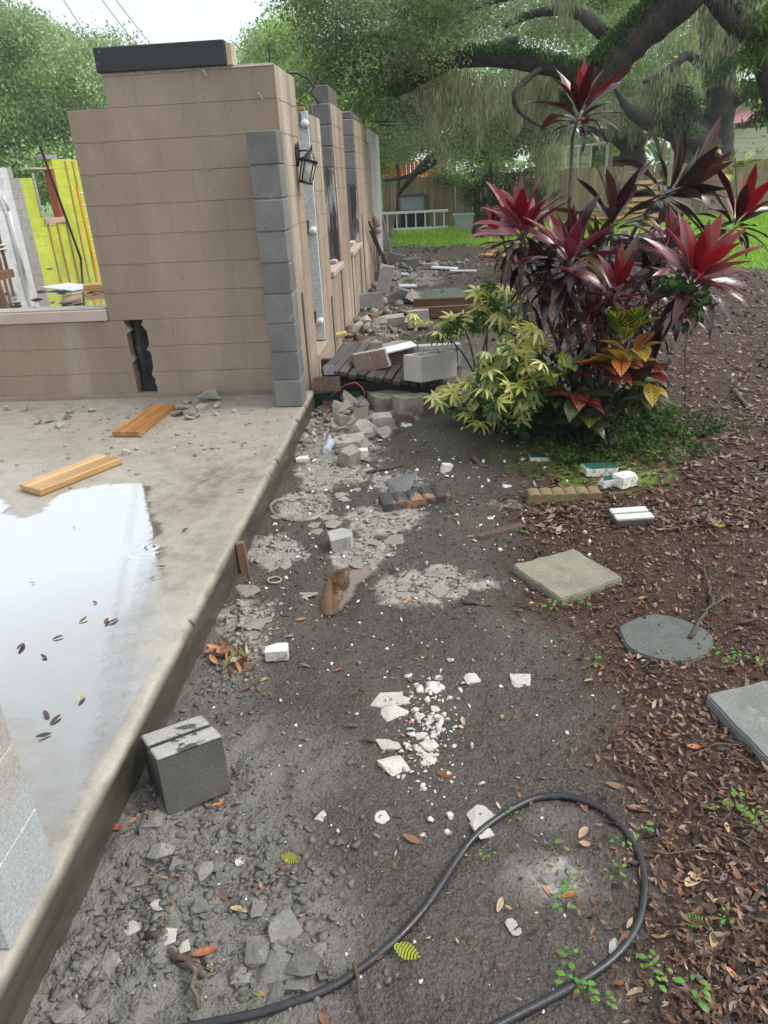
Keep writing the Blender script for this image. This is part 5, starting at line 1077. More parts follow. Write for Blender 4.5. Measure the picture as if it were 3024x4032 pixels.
# croton
KM = {'g': plant_mat('croton_green', (.035, .13, .015), (.05, .16, .02), (.03, .10, .012), .3, .25, veins=True, vcol=(.62, .62, .03), vscale=9, rand=.15), 'o': plant_mat('croton_orange', (.55, .13, .03), (.62, .26, .05), (.45, .16, .03), .3, .25, veins=True, vcol=(.12, .02, .01), vscale=9, rand=.2),
      'y': plant_mat('croton_gold', (.30, .22, .02), (.55, .35, .05), (.10, .10, .02), .3, .25, veins=True, vcol=(.62, .42, .03), vscale=9, rand=.2), 'r': plant_mat('croton_maroon', (.06, .016, .012), (.10, .02, .015), (.04, .014, .01), .28, .2, veins=True, vcol=(.45, .06, .03), vscale=9, rand=.2),
      'd': plant_mat('croton_dark', (.03, .05, .015), (.04, .06, .02), (.03, .03, .012), .28, .2, veins=True, vcol=(.16, .20, .03), vscale=9, rand=.2)}
KL = {k: [leaf_mesh('croton_leaf', m_, 1, .50, b, .16, 10, .12, 0, 0, i) for i, b in enumerate((.3, .8))] for k, m_ in KM.items()}
kr = thing('croton', 'croton bush with green, orange and maroon veined leaves', 'plant'); rr_ = random.Random(5)
kc = [(1350, 715, 4.45, 'g', 10, .9, .23), (1340, 775, 4.4, 'oy', 8, .35, .20), (1365, 755, 4.4, 'yo', 6, .4, .20), (1395, 790, 4.45, 'r', 8, .2, .21), (1305, 795, 4.4, 'ro', 7, .2, .20), (1250, 850, 4.4, 'rd', 9, .2, .22), (1270, 900, 4.4, 'd', 8, .1, .22), (1390, 850, 4.5, 'd', 7, -.2, .2), (1200, 850, 4.5, 'dr', 6, .3, .2), (1400, 825, 4.5, 'y', 4, -.1, .18), (1215, 800, 4.5, 'dg', 6, .6, .2)]
for px, py, Y_, ks, n, up0, L in kc:
    c = FY(px, py, Y_); b = G(1290, 950)
    MB().tube(bez(Vector((b.x, b.y, 0)), Vector(((b.x+c.x)/2, b.y, c.z*.6)), c+Vector((0, .03, -.02)), 5), .009, 6).build('stem', MATS['schefflera_stem'], kr, True)
    n = int(n*1.4)
    for i in range(n):
        az = i*2.4+rr_.uniform(-.3, .3)+pi; up = up0+rr_.uniform(-.35, .35); l = L*rr_.uniform(.8, 1.1)
        Mx = Matrix.Translation(c+Vector((rr_.uniform(-.03, .03), rr_.uniform(-.03, .03), -.06*i/n))) @ Matrix.Rotation(az, 4, 'Z') @ Matrix.Rotation(up, 4, 'X'); o = obj('leaf', rr_.choice(KL[rr_.choice(ks)]), kr); o.matrix_basis = Mx @ Matrix.Diagonal((l, l, l, 1))
# ------------------------------------------------------------------ leaf clouds
def leaf_cloud(cs, rad, cnt, size, cols, seed=0, flat=.6, hang=0.0, asp=.45):
    """cs (n,3) clump centres; returns verts, faces, cols for small folded leaves"""
    r = np.random.default_rng(seed); V = []; Cc = []
    for i in range(len(cs)):
        n = int(cnt*r.uniform(.6, 1.3)); d = r.normal(0, 1, (n, 3)); d /= np.linalg.norm(d, axis=1)[:, None]; rr2 = r.random(n)**.45
        p = cs[i]+d*rr2[:, None]*rad[i]*[1, 1, flat]
        p += r.normal(0, rad[i]*.12, (n, 3))
        a = r.normal(0, 1, (n, 3)); a[:, 2] -= hang; a /= np.linalg.norm(a, axis=1)[:, None]
        b = np.cross(a, r.normal(0, 1, (n, 3))); b /= np.linalg.norm(b, axis=1)[:, None]+1e-9
        s = size*r.uniform(.6, 1.35, n)[:, None]
        q = np.stack([p-a*s*.5, p+b*s*asp*.5-a*s*.08, p+a*s*.5, p-b*s*asp*.5-a*s*.08], 1); V.append(q.reshape(-1, 3))
        base = cols[r.integers(len(cols))]*r.uniform(.7, 1.3); c = base[None, :]*r.uniform(.65, 1.4, (n, 1)); Cc.append(np.repeat(c, 4, 0))
    V = np.concatenate(V); Cc = np.concatenate(Cc); return V, np.arange(len(V)).reshape(-1, 4), Cc
def cloud_obj(name, parent, *a, mat=None, **k):
    v, f, c = leaf_cloud(*a, **k); return obj(name, bigmesh(name, v, f, mat or Mleaf('oak_leaf', rough=.5, trans=.45, spec=.22), c), parent)
def px_clumps(n, poly, y0, y1, seed):
    """clump centres whose directions fall inside pixel polygon poly, between depths y0,y1"""
    r = random.Random(seed); xs_ = [p[0] for p in poly]; ys_ = [p[1] for p in poly]; out = []
    while len(out) < n:
        x, y = r.uniform(min(xs_), max(xs_)), r.uniform(min(ys_), max(ys_)); ins = False
        for i in range(len(poly)):
            (x1, y1_), (x2, y2_) = poly[i-1], poly[i]
            if (y1_ > y) != (y2_ > y) and x < (x2-x1)*(y-y1_)/(y2_-y1_)+x1: ins = not ins
        if ins: out.append(FY(x, y, r.uniform(y0, y1)))
    return np.array([q[:] for q in out])
A_ = lambda *c: [np.array(k) for k in c]
NEARC = A_((.11, .165, .06), (.15, .21, .07), (.075, .12, .045), (.18, .25, .09), (.22, .28, .14))
OAKC = A_((.15, .23, .08), (.19, .28, .09), (.11, .175, .065), (.23, .32, .11), (.28, .35, .17))
MIDC = A_((.17, .26, .09), (.21, .31, .10), (.14, .22, .08), (.25, .35, .13)); BRIGHT = A_((.20, .36, .05), (.27, .43, .08), (.16, .29, .05), (.33, .47, .12))
LEFTC = A_((.36, .48, .22), (.43, .56, .26), (.28, .40, .19), (.50, .60, .32), (.32, .44, .22))  # lifted past leaf colour: wet sheen and distance haze painted in
# bed: vine and ground cover
vn_ = thing('vine', 'green heart leaved vine climbing the crimson cordyline', 'vine'); cs = np.array([FY(x, y, 4.5)[:] for x, y in ((1500, 640), (1490, 670), (1520, 650), (1470, 625), (1485, 700), (1505, 685), (1440, 600), (1460, 610))]); cloud_obj('foliage', vn_, cs, [.09]*len(cs), 22, .05, A_((.04, .13, .03), (.06, .18, .04)), seed=4, asp=.75)
MB().tube([G(1480, 900), FY(1480, 760, 4.5), FY(1495, 650, 4.5), FY(1450, 600, 4.5), FY(1400, 640, 4.5)], .004, 5).build('stem', MATS['schefflera_stem'], vn_)
v2 = thing('vine', 'bright lime green vine sprig poking up past the dark cordyline crown', 'vine'); cs = np.array([FY(x, y, 6)[:] for x, y in ((1585, 330), (1570, 345), (1610, 340), (1600, 370), (1580, 360))])
for k, c in enumerate(cs): 
    for j in range(2): o = obj('leaf', KL['g'][0], v2, Vector(c)+Vector((random.gauss(0, .04), 0, random.gauss(0, .03))), (random.gauss(0, .6), random.gauss(0, .4), random.uniform(0, 6.28)), (.13, .13, .13))
MB().tube([FY(1592, 450, 6), FY(1588, 340, 6)], .004, 5).build('stem', MATS['schefflera_stem'], v2)
r = np.random.default_rng(3); cs = []
for i in range(170):
    px, py = random.choice(((1300, 935), (1380, 940), (1450, 935), (1200, 960), (1130, 950), (1250, 990), (1350, 985), (1480, 905), (1420, 900))); g = G(px+random.gauss(0, 45), py+random.gauss(0, 16)); cs.append((g.x, g.y, .03))
for i in range(150):
    px, py = random.choice(((1340, 960), (1420, 945), (1500, 930), (1290, 985), (1440, 985), (1380, 915))); g = G(px+random.gauss(0, 50), py+random.gauss(0, 18)); cs.append((g.x, g.y, .015))
o = cloud_obj('ground_cover', None, np.array(cs), [.06]*len(cs), 15, .028, A_((.05, .11, .025), (.08, .16, .035), (.04, .08, .025), (.12, .19, .05)), seed=9, flat=.5, asp=.7, mat=Mleaf('oak_leaf')); o['kind'] = 'stuff'; o['label'] = 'low green weeds covering the ground under the bed'; o['category'] = 'weeds'
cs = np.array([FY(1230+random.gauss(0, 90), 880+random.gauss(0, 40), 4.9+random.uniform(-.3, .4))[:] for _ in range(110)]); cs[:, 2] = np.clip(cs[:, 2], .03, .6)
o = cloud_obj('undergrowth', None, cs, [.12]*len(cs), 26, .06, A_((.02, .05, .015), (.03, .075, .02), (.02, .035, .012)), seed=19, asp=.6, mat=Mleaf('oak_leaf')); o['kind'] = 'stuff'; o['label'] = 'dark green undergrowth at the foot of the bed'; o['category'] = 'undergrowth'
# ------------------------------------------------------------------ fence and far yard
FYD = 26.5
fn = thing('board_fence', 'weathered board fence across the end of the yard', 'fence')
FB = Mwood('fence_board', (.18, .145, .085), (.34, .28, .175), rough=.75, axis=2, gscale=9)
x = -7.0; fb = [MB().cbox(-w/2, w/2, 0, .02, 0, 1.64, .004).mesh('board', FB) for w in (.135, .138, .142)]
while x < 13.2:
    o = obj('board', random.choice(fb), fn, (x, FYD+random.uniform(-.012, .006), -.02), (random.gauss(0, .006), random.gauss(0, .006), 0), (1, 1, random.uniform(.985, 1.012))); x += .1435
for z in (.35, 1.3): MB().cbox(-7, 13.2, FYD+.03, FYD+.07, z, z+.09, .003).build('rail', FB, fn)
ip = thing('ivy', 'ivy hanging over the board fence beside the dark window frame', 'ivy')
cs = px_clumps(46, [(950, 372), (1200, 365), (1195, 420), (1130, 450), (1120, 480), (1000, 470), (985, 420), (945, 400)], FYD-.3, FYD-.12, 3); cloud_obj('foliage', ip, cs, [.28]*len(cs), 90, .085, A_((.055, .085, .035), (.08, .12, .04), (.05, .075, .03)), seed=3, asp=.6)
cs = px_clumps(20, [(945, 365), (1090, 360), (1080, 395), (960, 405)], FYD-.6, FYD-.2, 5); cloud_obj('foliage', ip, cs, [.4]*len(cs), 130, .10, MIDC, seed=5, asp=.6)
# aluminium ladder on edge
al = thing('ladder', 'silver ladder lying on its edge along the fence', 'ladder', loc=(0, 25.3, .02)); ALM = M('alu', (.7, .7, .68)); 
for z in (0.03, .53): MB().cbox(-2.6, .55, -.03, .03, z, z+.075, .006).build('rail', ALM, al)
for k in range(11): xx_ = .42-k*.305; MB().tube([(xx_, 0, .08), (xx_, 0, .56)], .02, 8).build('rung', ALM, al)
# dark window frame leaning on the fence
wf = thing('window_frame', 'dark framed window unit leaning on the board fence', 'window', loc=(-.62, 26.1, 0), rot=(radians(-10), 0, 0)); WD = M('frame_dark', (.05, .055, .06), (.07, .075, .08), rough=.4, rand=0)
for a in ((-.48, -.40, 0, 1.12), (.40, .48, 0, 1.12)): MB().cbox(a[0], a[1], -.04, .04, a[2], a[3], .004).build('frame_side', WD, wf)
for a in ((-.398, .398, 1.04, 1.12), (-.398, .398, .56, .62), (-.398, .398, 0, .08)): MB().cbox(a[0], a[1], -.04, .04, a[2], a[3], .004).build('frame_bar', WD, wf)
MB().cbox(-.396, .396, -.006, .006, .622, 1.038, .002).build('pane', M('pane_grey', (.20, .25, .25), (.26, .30, .30), rough=.1, bump=0, rand=0), wf); MB().cbox(-.396, .396, -.006, .006, .082, .558, .002).build('pane', M('pane_dark', (.015, .017, .018), rough=.1, bump=0, rand=0), wf)
# grey tote
tt = thing('storage_tote', 'grey plastic tote standing in the grass before the fence', 'tote', loc=(1.03, 24.7, .0)); TG = M('tote_grey', (.42, .45, .46), (.36, .38, .39), rough=.45, bump=.05, rand=0)
mb = MB(); a, b, h = .24, .31, .5
for (x0, y0), (x1, y1) in (((-1, -1), (1, -1)), ((1, -1), (1, 1)), ((1, 1), (-1, 1)), ((-1, 1), (-1, -1))): mb.quadv((x0*a, y0*a, 0), (x1*a, y1*a, 0), (x1*b, y1*b, h), (x0*b, y0*b, h)); mb.quadv((x1*a*.94, y1*a*.94, .02), (x0*a*.94, y0*a*.94, .02), (x0*b*.94, y0*b*.94, h), (x1*b*.94, y1*b*.94, h)); mb.quadv((x0*b, y0*b, h), (x1*b, y1*b, h), (x1*b*.94, y1*b*.94, h), (x0*b*.94, y0*b*.94, h))
mb.quadv((-a, -a, 0), (-a, a, 0), (a, a, 0), (a, -a, 0)); mb.build('bin', TG, tt); MB().cbox(-.335, .335, -.335, -.305, .46, .5, .004).build('rim', TG, tt); MB().cbox(-.335, -.305, -.30, .335, .46, .5, .004).build('rim', TG, tt)
# wheelbarrows
def wheelbarrow(loc, rz, lab, s=1.0):
    t = thing('wheelbarrow', lab, 'wheelbarrow', None, loc, (0, 0, rz)); t.scale = (s, s, s); BK = M('barrow_black', (.02, .021, .022), (.035, .036, .036), rough=.4, bump=.1, rand=0); WDN = Mwood('barrow_handle', (.25, .16, .08), (.33, .23, .12))
    mb = MB(); lo = [(-.28, -.18), (.30, -.20), (.30, .20), (-.28, .18)]; hi = [(-.52, -.28), (.45, -.34), (.45, .34), (-.52, .28)]; zl, zh = .30, .62
    for i in range(4):
        j = (i+1) % 4; mb.quadv((*lo[i], zl), (*lo[j], zl), (*hi[j], zh), (*hi[i], zh)); mb.quadv((lo[j][0]*.95, lo[j][1]*.95, zl+.02), (lo[i][0]*.95, lo[i][1]*.95, zl+.02), (hi[i][0]*.96, hi[i][1]*.96, zh), (hi[j][0]*.96, hi[j][1]*.96, zh)); mb.quadv((*hi[i], zh), (*hi[j], zh), (hi[j][0]*.96, hi[j][1]*.96, zh), (hi[i][0]*.96, hi[i][1]*.96, zh))
    mb.quadv(*[(*q, zl) for q in reversed(lo)]); mb.quadv(*[(q[0]*.95, q[1]*.95, zl+.02) for q in lo]); mb.build('tray', BK, t)
    MB().tube([(*q, zh) for q in hi]+[(*hi[0], zh)], .014, 6).build('tray_rim', BK, t)
    w = MB().lathe([(.06, -.03), (.13, -.05), (.19, -.045), (.20, 0), (.19, .045), (.13, .05), (.06, .03)], 20, Matrix.Translation((-.62, 0, .2)) @ Matrix.Rotation(pi/2, 4, 'X')).build('wheel', BK, t, True)
    MB().lathe([(.02, -.06), (.07, -.055), (.07, .055), (.02, .06)], 12, Matrix.Translation((-.62, 0, .2)) @ Matrix.Rotation(pi/2, 4, 'X')).build('hub', M('hub_grey', (.2, .2, .2), rand=0), w)
    for s_ in (-1, 1):
        MB().tube([(-.64, s_*.09, .2), (-.2, s_*.16, .28), (.45, s_*.22, .36), (1.0, s_*.30, .46)], .02, 6).build('handle', WDN, t); MB().tube([(.15, s_*.2, .3), (.30, s_*.22, .0), (.42, s_*.2, .32)], .014, 6).build('leg', BK, t)
    return t
w1 = G(1034, 516); wheelbarrow((w1.x+.62, w1.y+.1, 0), .0, 'black wheelbarrow heaped with scrap wood on the lawn edge')
for k in range(9):
    o = MB().cbox(-.4, .4, -.045, .045, 0, .03, .003).build('scrap_wood', [MATS['wet_brown_plank'], ALM, LUM2, DW][k % 4]); o.location = (w1.x+.62+random.uniform(-.2, .3), w1.y+.1+random.uniform(-.2, .2), .60+.035*k*.6); o.rotation_euler = (random.gauss(0, .15), random.gauss(0, .18), random.gauss(0, .5)); tag(o, 'scrap board heaped in the black wheelbarrow on the lawn edge', 'board', 'scrap in the wheelbarrow')
w2_ = G(1385, 618); wheelbarrow((w2_.x, w2_.y, 0), 2.9, 'black wheelbarrow with rubble half hidden behind the cordylines', 1.15)
for k in range(14):
    o = obj('concrete_fragment', random.choice(FRAG), None, (w2_.x+random.uniform(-.3, .3), w2_.y+random.uniform(-.2, .2), .64+random.uniform(-.04, .08)), rnd_rot(.5), [random.uniform(.15, .32)]*3); tag(o, 'concrete fragment heaped in the wheelbarrow behind the cordylines', 'rubble piece', 'rubble in the hidden wheelbarrow')
# lumber heap and pallet by the fence
for k in range(16):
    g = G(1285+random.uniform(0, 75), 478); L = random.uniform(.7, 1.5); o = MB().cbox(-L/2, L/2, -.05, .05, 0, .035, .003).build('scrap_wood', [LUM2, LUM, MATS['orange_wood'], MATS['furring_pine']][k % 4]); o.location = (g.x, 25.0+random.uniform(-.4, .5), .03+.028*k); o.rotation_euler = (random.gauss(0, .12), random.gauss(0, .1), random.gauss(0, .35)); tag(o, 'yellow pine board in the lumber heap by the fence', 'board', 'lumber heap by the fence')
pl = thing('wood_pallet', 'wooden pallet propped upright on the fence behind the cordylines', 'pallet', loc=(6.95, 26.1, 0), rot=(radians(-10), 0, 0))
for k in range(7): MB().cbox(-.55, .55, -.01, .01, .05+k*.17, .05+k*.17+.11, .003).build('slat', MATS['furring_pine'], pl)
for xx_ in (-.52, 0, .52): MB().cbox(xx_-.02, xx_+.02, .012, .10, 0, 1.2, .003).build('stringer', MATS['furring_pine'], pl)
g = G(1120, 540); box_thing('lumber_board', LUM2, (1.4, .12, .05), (g.x, g.y-.5, .02), (0, 0, .12), 'long yellow board lying on the dirt by the lawn', 'board')
g = G(1412, 600); box_thing('lumber_board', M('yellow_paint', (.62, .36, .02), rand=0), (.7, .1, .05), (g.x+.1, g.y, .06), (0, -.05, .15), 'yellow painted board beside the hidden wheelbarrow', 'board')
# ------------------------------------------------------------------ beyond the fence
WH = M('siding_white', (.74, .75, .74), (.66, .67, .66), rough=.6, bump=.1, rand=0); 
hs = thing('neighbour_house', 'white house with pale siding and pink roof beyond the fence', 'house', loc=(0, 0, 0))
p0, p1 = FY(1462, 330, 40), FY(1530, 330, 40)
k_ = 0
for k in range(13): MB().cbox(p0.x-.3, p1.x+3, 40, 40.1, .2+k*.21, .2+k*.21+.205, .012).build('siding_board', M('siding_cream', (.62, .58, .52), (.56, .52, .46), rand=.03), hs)
MB().cbox(FY(1476, 320, 39.9).x, FY(1487, 320, 39.9).x, 39.88, 39.95, 1.2, 2.7, .01).build('shutter', M('shutter_pink', (.42, .13, .15), rand=0), hs); MB().cbox(FY(1488, 320, 39.9).x, FY(1515, 320, 39.9).x, 39.9, 39.95, 1.3, 2.65, .01).build('window', M('far_glass', (.5, .55, .55), rough=.1, rand=0), hs)
mb = MB(); a, b = FY(1432, 302, 39.5), FY(1500, 295, 39.5); mb.quadv((a.x, 39.5, 2.72), (b.x+3, 39.5, 3.3), (b.x+3, 44, 4.6), (a.x, 44, 4.2)); mb.quadv((a.x, 39.5, 2.68), (a.x, 44, 4.15), (b.x+3, 44, 4.55), (b.x+3, 39.5, 3.25)); mb.build('roof', M('roof_pink', (.55, .24, .30), (.48, .2, .26), rand=0), hs)
cp = thing('carport', 'white roofed carport beside the house beyond the fence', 'carport'); a, b = FY(1318, 320, 37), FY(1445, 300, 37)
mb = MB(); mb.box(a.x, b.x, 37, 41, 0, .12, Matrix.Translation((0, 0, 2.25)) @ Matrix.Rotation(radians(-2), 4, 'Y')); mb.build('roof', WH, cp); mb = MB(); mb.quadv((a.x, 37, 2.55), (b.x, 37, 2.75), (b.x, 42, 3.6), (a.x, 42, 3.35)); mb.quadv((a.x, 37, 2.50), (a.x, 42, 3.3), (b.x, 42, 3.55), (b.x, 37, 2.70)); mb.build('roof_sheet', WH, cp)
for xx_ in (a.x+.1, (a.x+b.x)/2, b.x-.1): MB().cbox(xx_-.09, xx_+.09, 37.1, 37.3, 0, 2.4, .01).build('post', M('post_tan', (.35, .25, .18), rand=0), cp)
MB().cbox(b.x-2.2, b.x-.6, 38.5, 40, .0, 2.0, .05).build('stored_crate', M('crate_dark', (.05, .05, .05), rand=0), cp)
sp_ = thing('panel_canopy', 'slanted pale green panel canopy on white posts beyond the fence', 'canopy'); a, b = FY(1160, 370, 32), FY(1262, 370, 32); z0_, z1_ = 1.4, 2.75
GP = M('panel_green', (.42, .48, .26), (.36, .42, .22), rough=.4, bump=.05, rand=.06)
for i in range(5):
    for j in range(4):
        x0 = a.x+(b.x-a.x)*i/5+.02+j*.10; x1 = a.x+(b.x-a.x)*(i+1)/5-.02+j*.10; y0, y1 = 31+j*.55, 31+(j+1)*.55-.04; za, zb = z0_+(z1_-z0_)*j/4, z0_+(z1_-z0_)*(j+1)/4-.03
        mb = MB(); mb.quadv((x0, y0, za), (x1, y0, za), (x1+.1, y1, zb), (x0+.1, y1, zb)); mb.quadv((x0, y0, za-.03), (x0+.1, y1, zb-.03), (x1+.1, y1, zb-.03), (x1, y0, za-.03)); mb.build('panel', GP, sp_)
for i in range(5): xx_ = a.x+(b.x-a.x)*i/4; MB().tube([(xx_, 30.9, 0), (xx_, 30.9, z0_+1.0)], .04, 6).build('post', WH, sp_)
MB().tube([(a.x, 30.9, 2.3), (b.x+.6, 30.9, 2.4)], .04, 6).build('beam', WH, sp_); MB().tube([(b.x+.6, 30.9, 0), (b.x+.6, 30.9, 3.3)], .05, 6).build('post', WH, sp_)
os_ = thing('orange_shed', 'orange red board shed showing above the fence through leaves', 'shed'); a, b = FY(826, 372, 29.5), FY(965, 372, 29.5); OM = Mwood('orange_boards', (.55, .10, .02), (.66, .16, .03), axis=2)
nb = 16
for k in range(nb): MB().cbox(a.x+(b.x-a.x)*k/nb+.01, a.x+(b.x-a.x)*(k+1)/nb-.01, 29.5, 29.55, 0, 2.12+.06*(k % 2), .005).build('board', OM, os_)
bs = MB().cbox(FY(1158, 360, 30.5).x, FY(1178, 360, 30.5).x, 30.4, 30.6, 0, 2.3, .01).build('brick_post', M('far_brick', (.28, .10, .07), (.22, .08, .05), rand=0)); tag(bs, 'red brick post beside the green panel canopy', 'post')
# ------------------------------------------------------------------ trees
BARK = M('oak_bark', (.065, .057, .047), (.028, .024, .02), (.11, .115, .08), scale=16, rough=.9, bump=1.0, bscale=18, bdist=.06, rand=0, stretch=(1, 1, .35), c3lo=.62, c3hi=.75)
def c6(x, y): return ((2300+x/2.2914)/S9, y/2.2914/S9)
def limb(root, pts, r, name='limb', n=10):
    """pts = (px,py,Y); smooth tapering branch with a slightly knobbly outline"""
    P = [FY(*q) for q in pts]; o = []; R_ = []; m_ = len(P)-1
    for i in range(m_):
        a, b, c, d = P[max(i-1, 0)], P[i], P[i+1], P[min(i+2, m_)]
        for k in range(4):
            t = k/4; o.append(.5*((2*b)+(-a+c)*t+(2*a-5*b+4*c-d)*t*t+(-a+3*b-3*c+d)*t**3)); R_.append(r[i]+(r[i+1]-r[i])*t)
    o.append(P[-1]); R_.append(r[-1]); R_ = [q*random.uniform(.9, 1.1) for q in R_]
    MB().tube(o, R_, n).build(name, BARK, root, True); return o
MOSSM = Mleaf('moss_strand', rough=.9, trans=.3, spec=.1)
def moss(root, anchors, cnt, L0, L1, spread, seed, col=((.30, .32, .18), (.23, .25, .14), (.37, .39, .24)), w=.018):
    """wispy beards: many thin hanging scraps that thin out towards the tip"""
    r = np.random.default_rng(seed); P = []; Cc = []; Sz = []
    for A in anchors:
        L = r.uniform(L0, L1); n = int(cnt*7*r.uniform(.6, 1.4)); u = r.random(n)**1.3; sp = spread*(1-.75*u)
        P.append(np.stack([A[0]+r.normal(0, 1, n)*sp, A[1]+r.normal(0, 1, n)*sp, A[2]-u*L+r.normal(0, .03, n)], 1)); Sz.append(r.uniform(.10, .30, n)*(.7+.5*L/1.5))
        Cc.append(np.array(col)[r.integers(len(col), size=n)]*r.uniform(.65, 1.25, (n, 1)))
    P = np.concatenate(P); S_ = np.concatenate(Sz)[:, None]; Cc = np.concatenate(Cc); n = len(P); a = r.normal(0, .16, (n, 3)); a[:, 2] = -1; th = r.uniform(0, 6.28, n); b = np.stack([np.cos(th), np.sin(th), 0*th], 1)
    ww = w*.45*r.uniform(.6, 1.5, (n, 1)); v = np.stack([P-a*S_*.5, P+b*ww, P+a*S_*.5, P-b*ww], 1).reshape(-1, 3)
    o = obj('spanish_moss', bigmesh('spanish_moss', v, np.arange(4*n).reshape(-1, 4), MOSSM, np.repeat(Cc, 4, 0)), root); o['kind'] = 'stuff'; return o
# near oak: limbs reach in over the yard
nk = thing('live_oak', 'near live oak whose fern covered limb reaches in over the yard', 'tree')
YN = 13.0
big = limb(nk, [(1560, -90, YN+1), (1490, -25, YN), (1425, 35, YN), (1365, 90, YN), (1320, 140, YN), (1285, 182, YN), (1262, 215, YN+.3)], [.30, .29, .275, .27, .26, .21, .08], n=14)
hz = limb(nk, [(1300, 165, YN), (1240, 158, YN), (1180, 142, YN), (1110, 128, YN), (1050, 124, YN), (990, 130, YN), (935, 152, YN), (890, 182, YN), (850, 205, YN)], [.17, .155, .135, .13, .125, .115, .10, .08, .05], n=12)
limb(nk, [(1537, -10, YN), (1580, 48, YN), (1621, 79, YN), (1640, 108, YN), (1650, 160, YN), (1675, 240, YN)], [.13, .13, .125, .12, .12, .13])
limb(nk, [(1180, 140, YN), (1140, 170, YN-.3), (1112, 200, YN-.5), (1118, 235, YN-.5), (1150, 262, YN-.6), (1180, 278, YN-.6)], [.05, .045, .04, .035, .03, .01])
limb(nk, [(1010, 128, YN), (975, 100, YN+.5), (960, 60, YN+1), (985, 30, YN+1.4), (1050, 8, YN+2), (1120, -10, YN+2)], [.06, .055, .06, .05, .045, .04]); limb(nk, [(930, 120, YN+.2), (935, 60, YN+.4), (955, 20, YN+.6), (960, -20, YN+1)], [.05, .045, .04, .03])
limb(nk, [(940, 105, YN+.4), (880, 92, YN+.8), (820, 75, YN+1), (770, 90, YN+1.2), (720, 115, YN+1.4)], [.045, .04, .03, .025, .012]); limb(nk, [(935, 60, YN+.5), (890, 30, YN+.8), (840, 10, YN+1), (790, 15, YN+1)], [.04, .03, .025, .012])
limb(nk, [(1120, 90, YN+1), (1090, 95, YN+1), (1070, 120, YN+.8)], [.09, .08, .06]); limb(nk, [(1085, 60, YN+3), (1150, 30, YN+3), (1240, 25, YN+3), (1300, 70, YN+2)], [.05, .075, .10, .12])
fern = []; rg = random.Random(8)
for o_, rad in ((big, .26), (hz, .10)):
    for p in o_:
        for k in range(7 if rad > .2 else 1):
            a = rg.uniform(-.5, 2.4) if rad > .2 else rg.uniform(.6, 2.0); fern.append((p.x-cos(a)*rad*(.9 if rad > .2 else .6), p.y-.1*rg.random(), p.z+sin(a)*rad*.85))
fo = cloud_obj('fern_growth', nk, np.array(fern), [.17]*len(fern), 200, .08, A_((.05, .11, .02), (.08, .16, .03), (.03, .07, .015)), seed=6, hang=1.2, asp=.25)
cs = px_clumps(86, [(600, -40), (1020, -40), (1000, 90), (960, 160), (880, 200), (840, 250), (760, 265), (690, 190), (640, 80)], YN-.5, YN+4, 21); cloud_obj('crown', nk, cs, np.random.default_rng(1).uniform(.35, .7, len(cs)), 760, .055, NEARC, seed=21)
cs = px_clumps(34, [(950, -40), (1560, -60), (1500, -10), (1300, 40), (1150, 100), (1010, 100)], YN+2, YN+8, 22); cloud_obj('crown', nk, cs, np.random.default_rng(2).uniform(.35, .7, len(cs)), 700, .055, NEARC, seed=22)
cs = px_clumps(26, [(1570, -30), (1700, -30), (1700, 260), (1640, 250), (1625, 130)], YN-.5, YN+1.5, 23); cloud_obj('fern_growth', nk, cs[:14]*[1, 1, 1], [.3]*14, 130, .16, A_((.06, .12, .025), (.09, .15, .03)), seed=23, hang=1.0, asp=.25)
moss(nk, px_clumps(22, [(900, 150), (1230, 140), (1240, 175), (1000, 190), (900, 190)], YN+.3, YN+2, 31), 26, .35, 1.0, .15, 31)
moss(nk, px_clumps(9, [(1180, -30), (1659, -30), (1659, 20), (1180, 10)], YN, YN+6, 32), 26, .3, .9, .12, 32)
# hanging leafy masses behind that limb
hk = thing('live_oak', 'live oak with long moss curtains hanging in front of the fence', 'tree')
limb(hk, [(860, 420, 23), (920, 350, 22), (990, 300, 22), (1060, 270, 23), (1150, 230, 24), (1240, 210, 25)], [.06, .10, .13, .15, .2, .24]); limb(hk, [(830, 390, 23), (890, 378, 22.5), (950, 345, 22), (1000, 300, 22)], [.04, .07, .08, .1])
cs = px_clumps(88, [(840, 200), (1250, 170), (1240, 240), (1190, 290), (1120, 320), (960, 335), (860, 345), (830, 300)], 18, 25, 41); cloud_obj('crown', hk, cs, np.random.default_rng(3).uniform(.4, .85, len(cs)), 560, .065, NEARC+A_((.12, .16, .10), (.06, .08, .05)), seed=41)
moss(hk, px_clumps(26, [(880, 190), (1250, 190), (1250, 270), (1050, 270), (900, 230)], 18, 23, 33), 30, .6, 1.5, .22, 33); moss(hk, px_clumps(12, [(1140, 290), (1230, 280), (1230, 320), (1150, 330)], 22, 25, 34), 36, .8, 1.4, .2, 34)
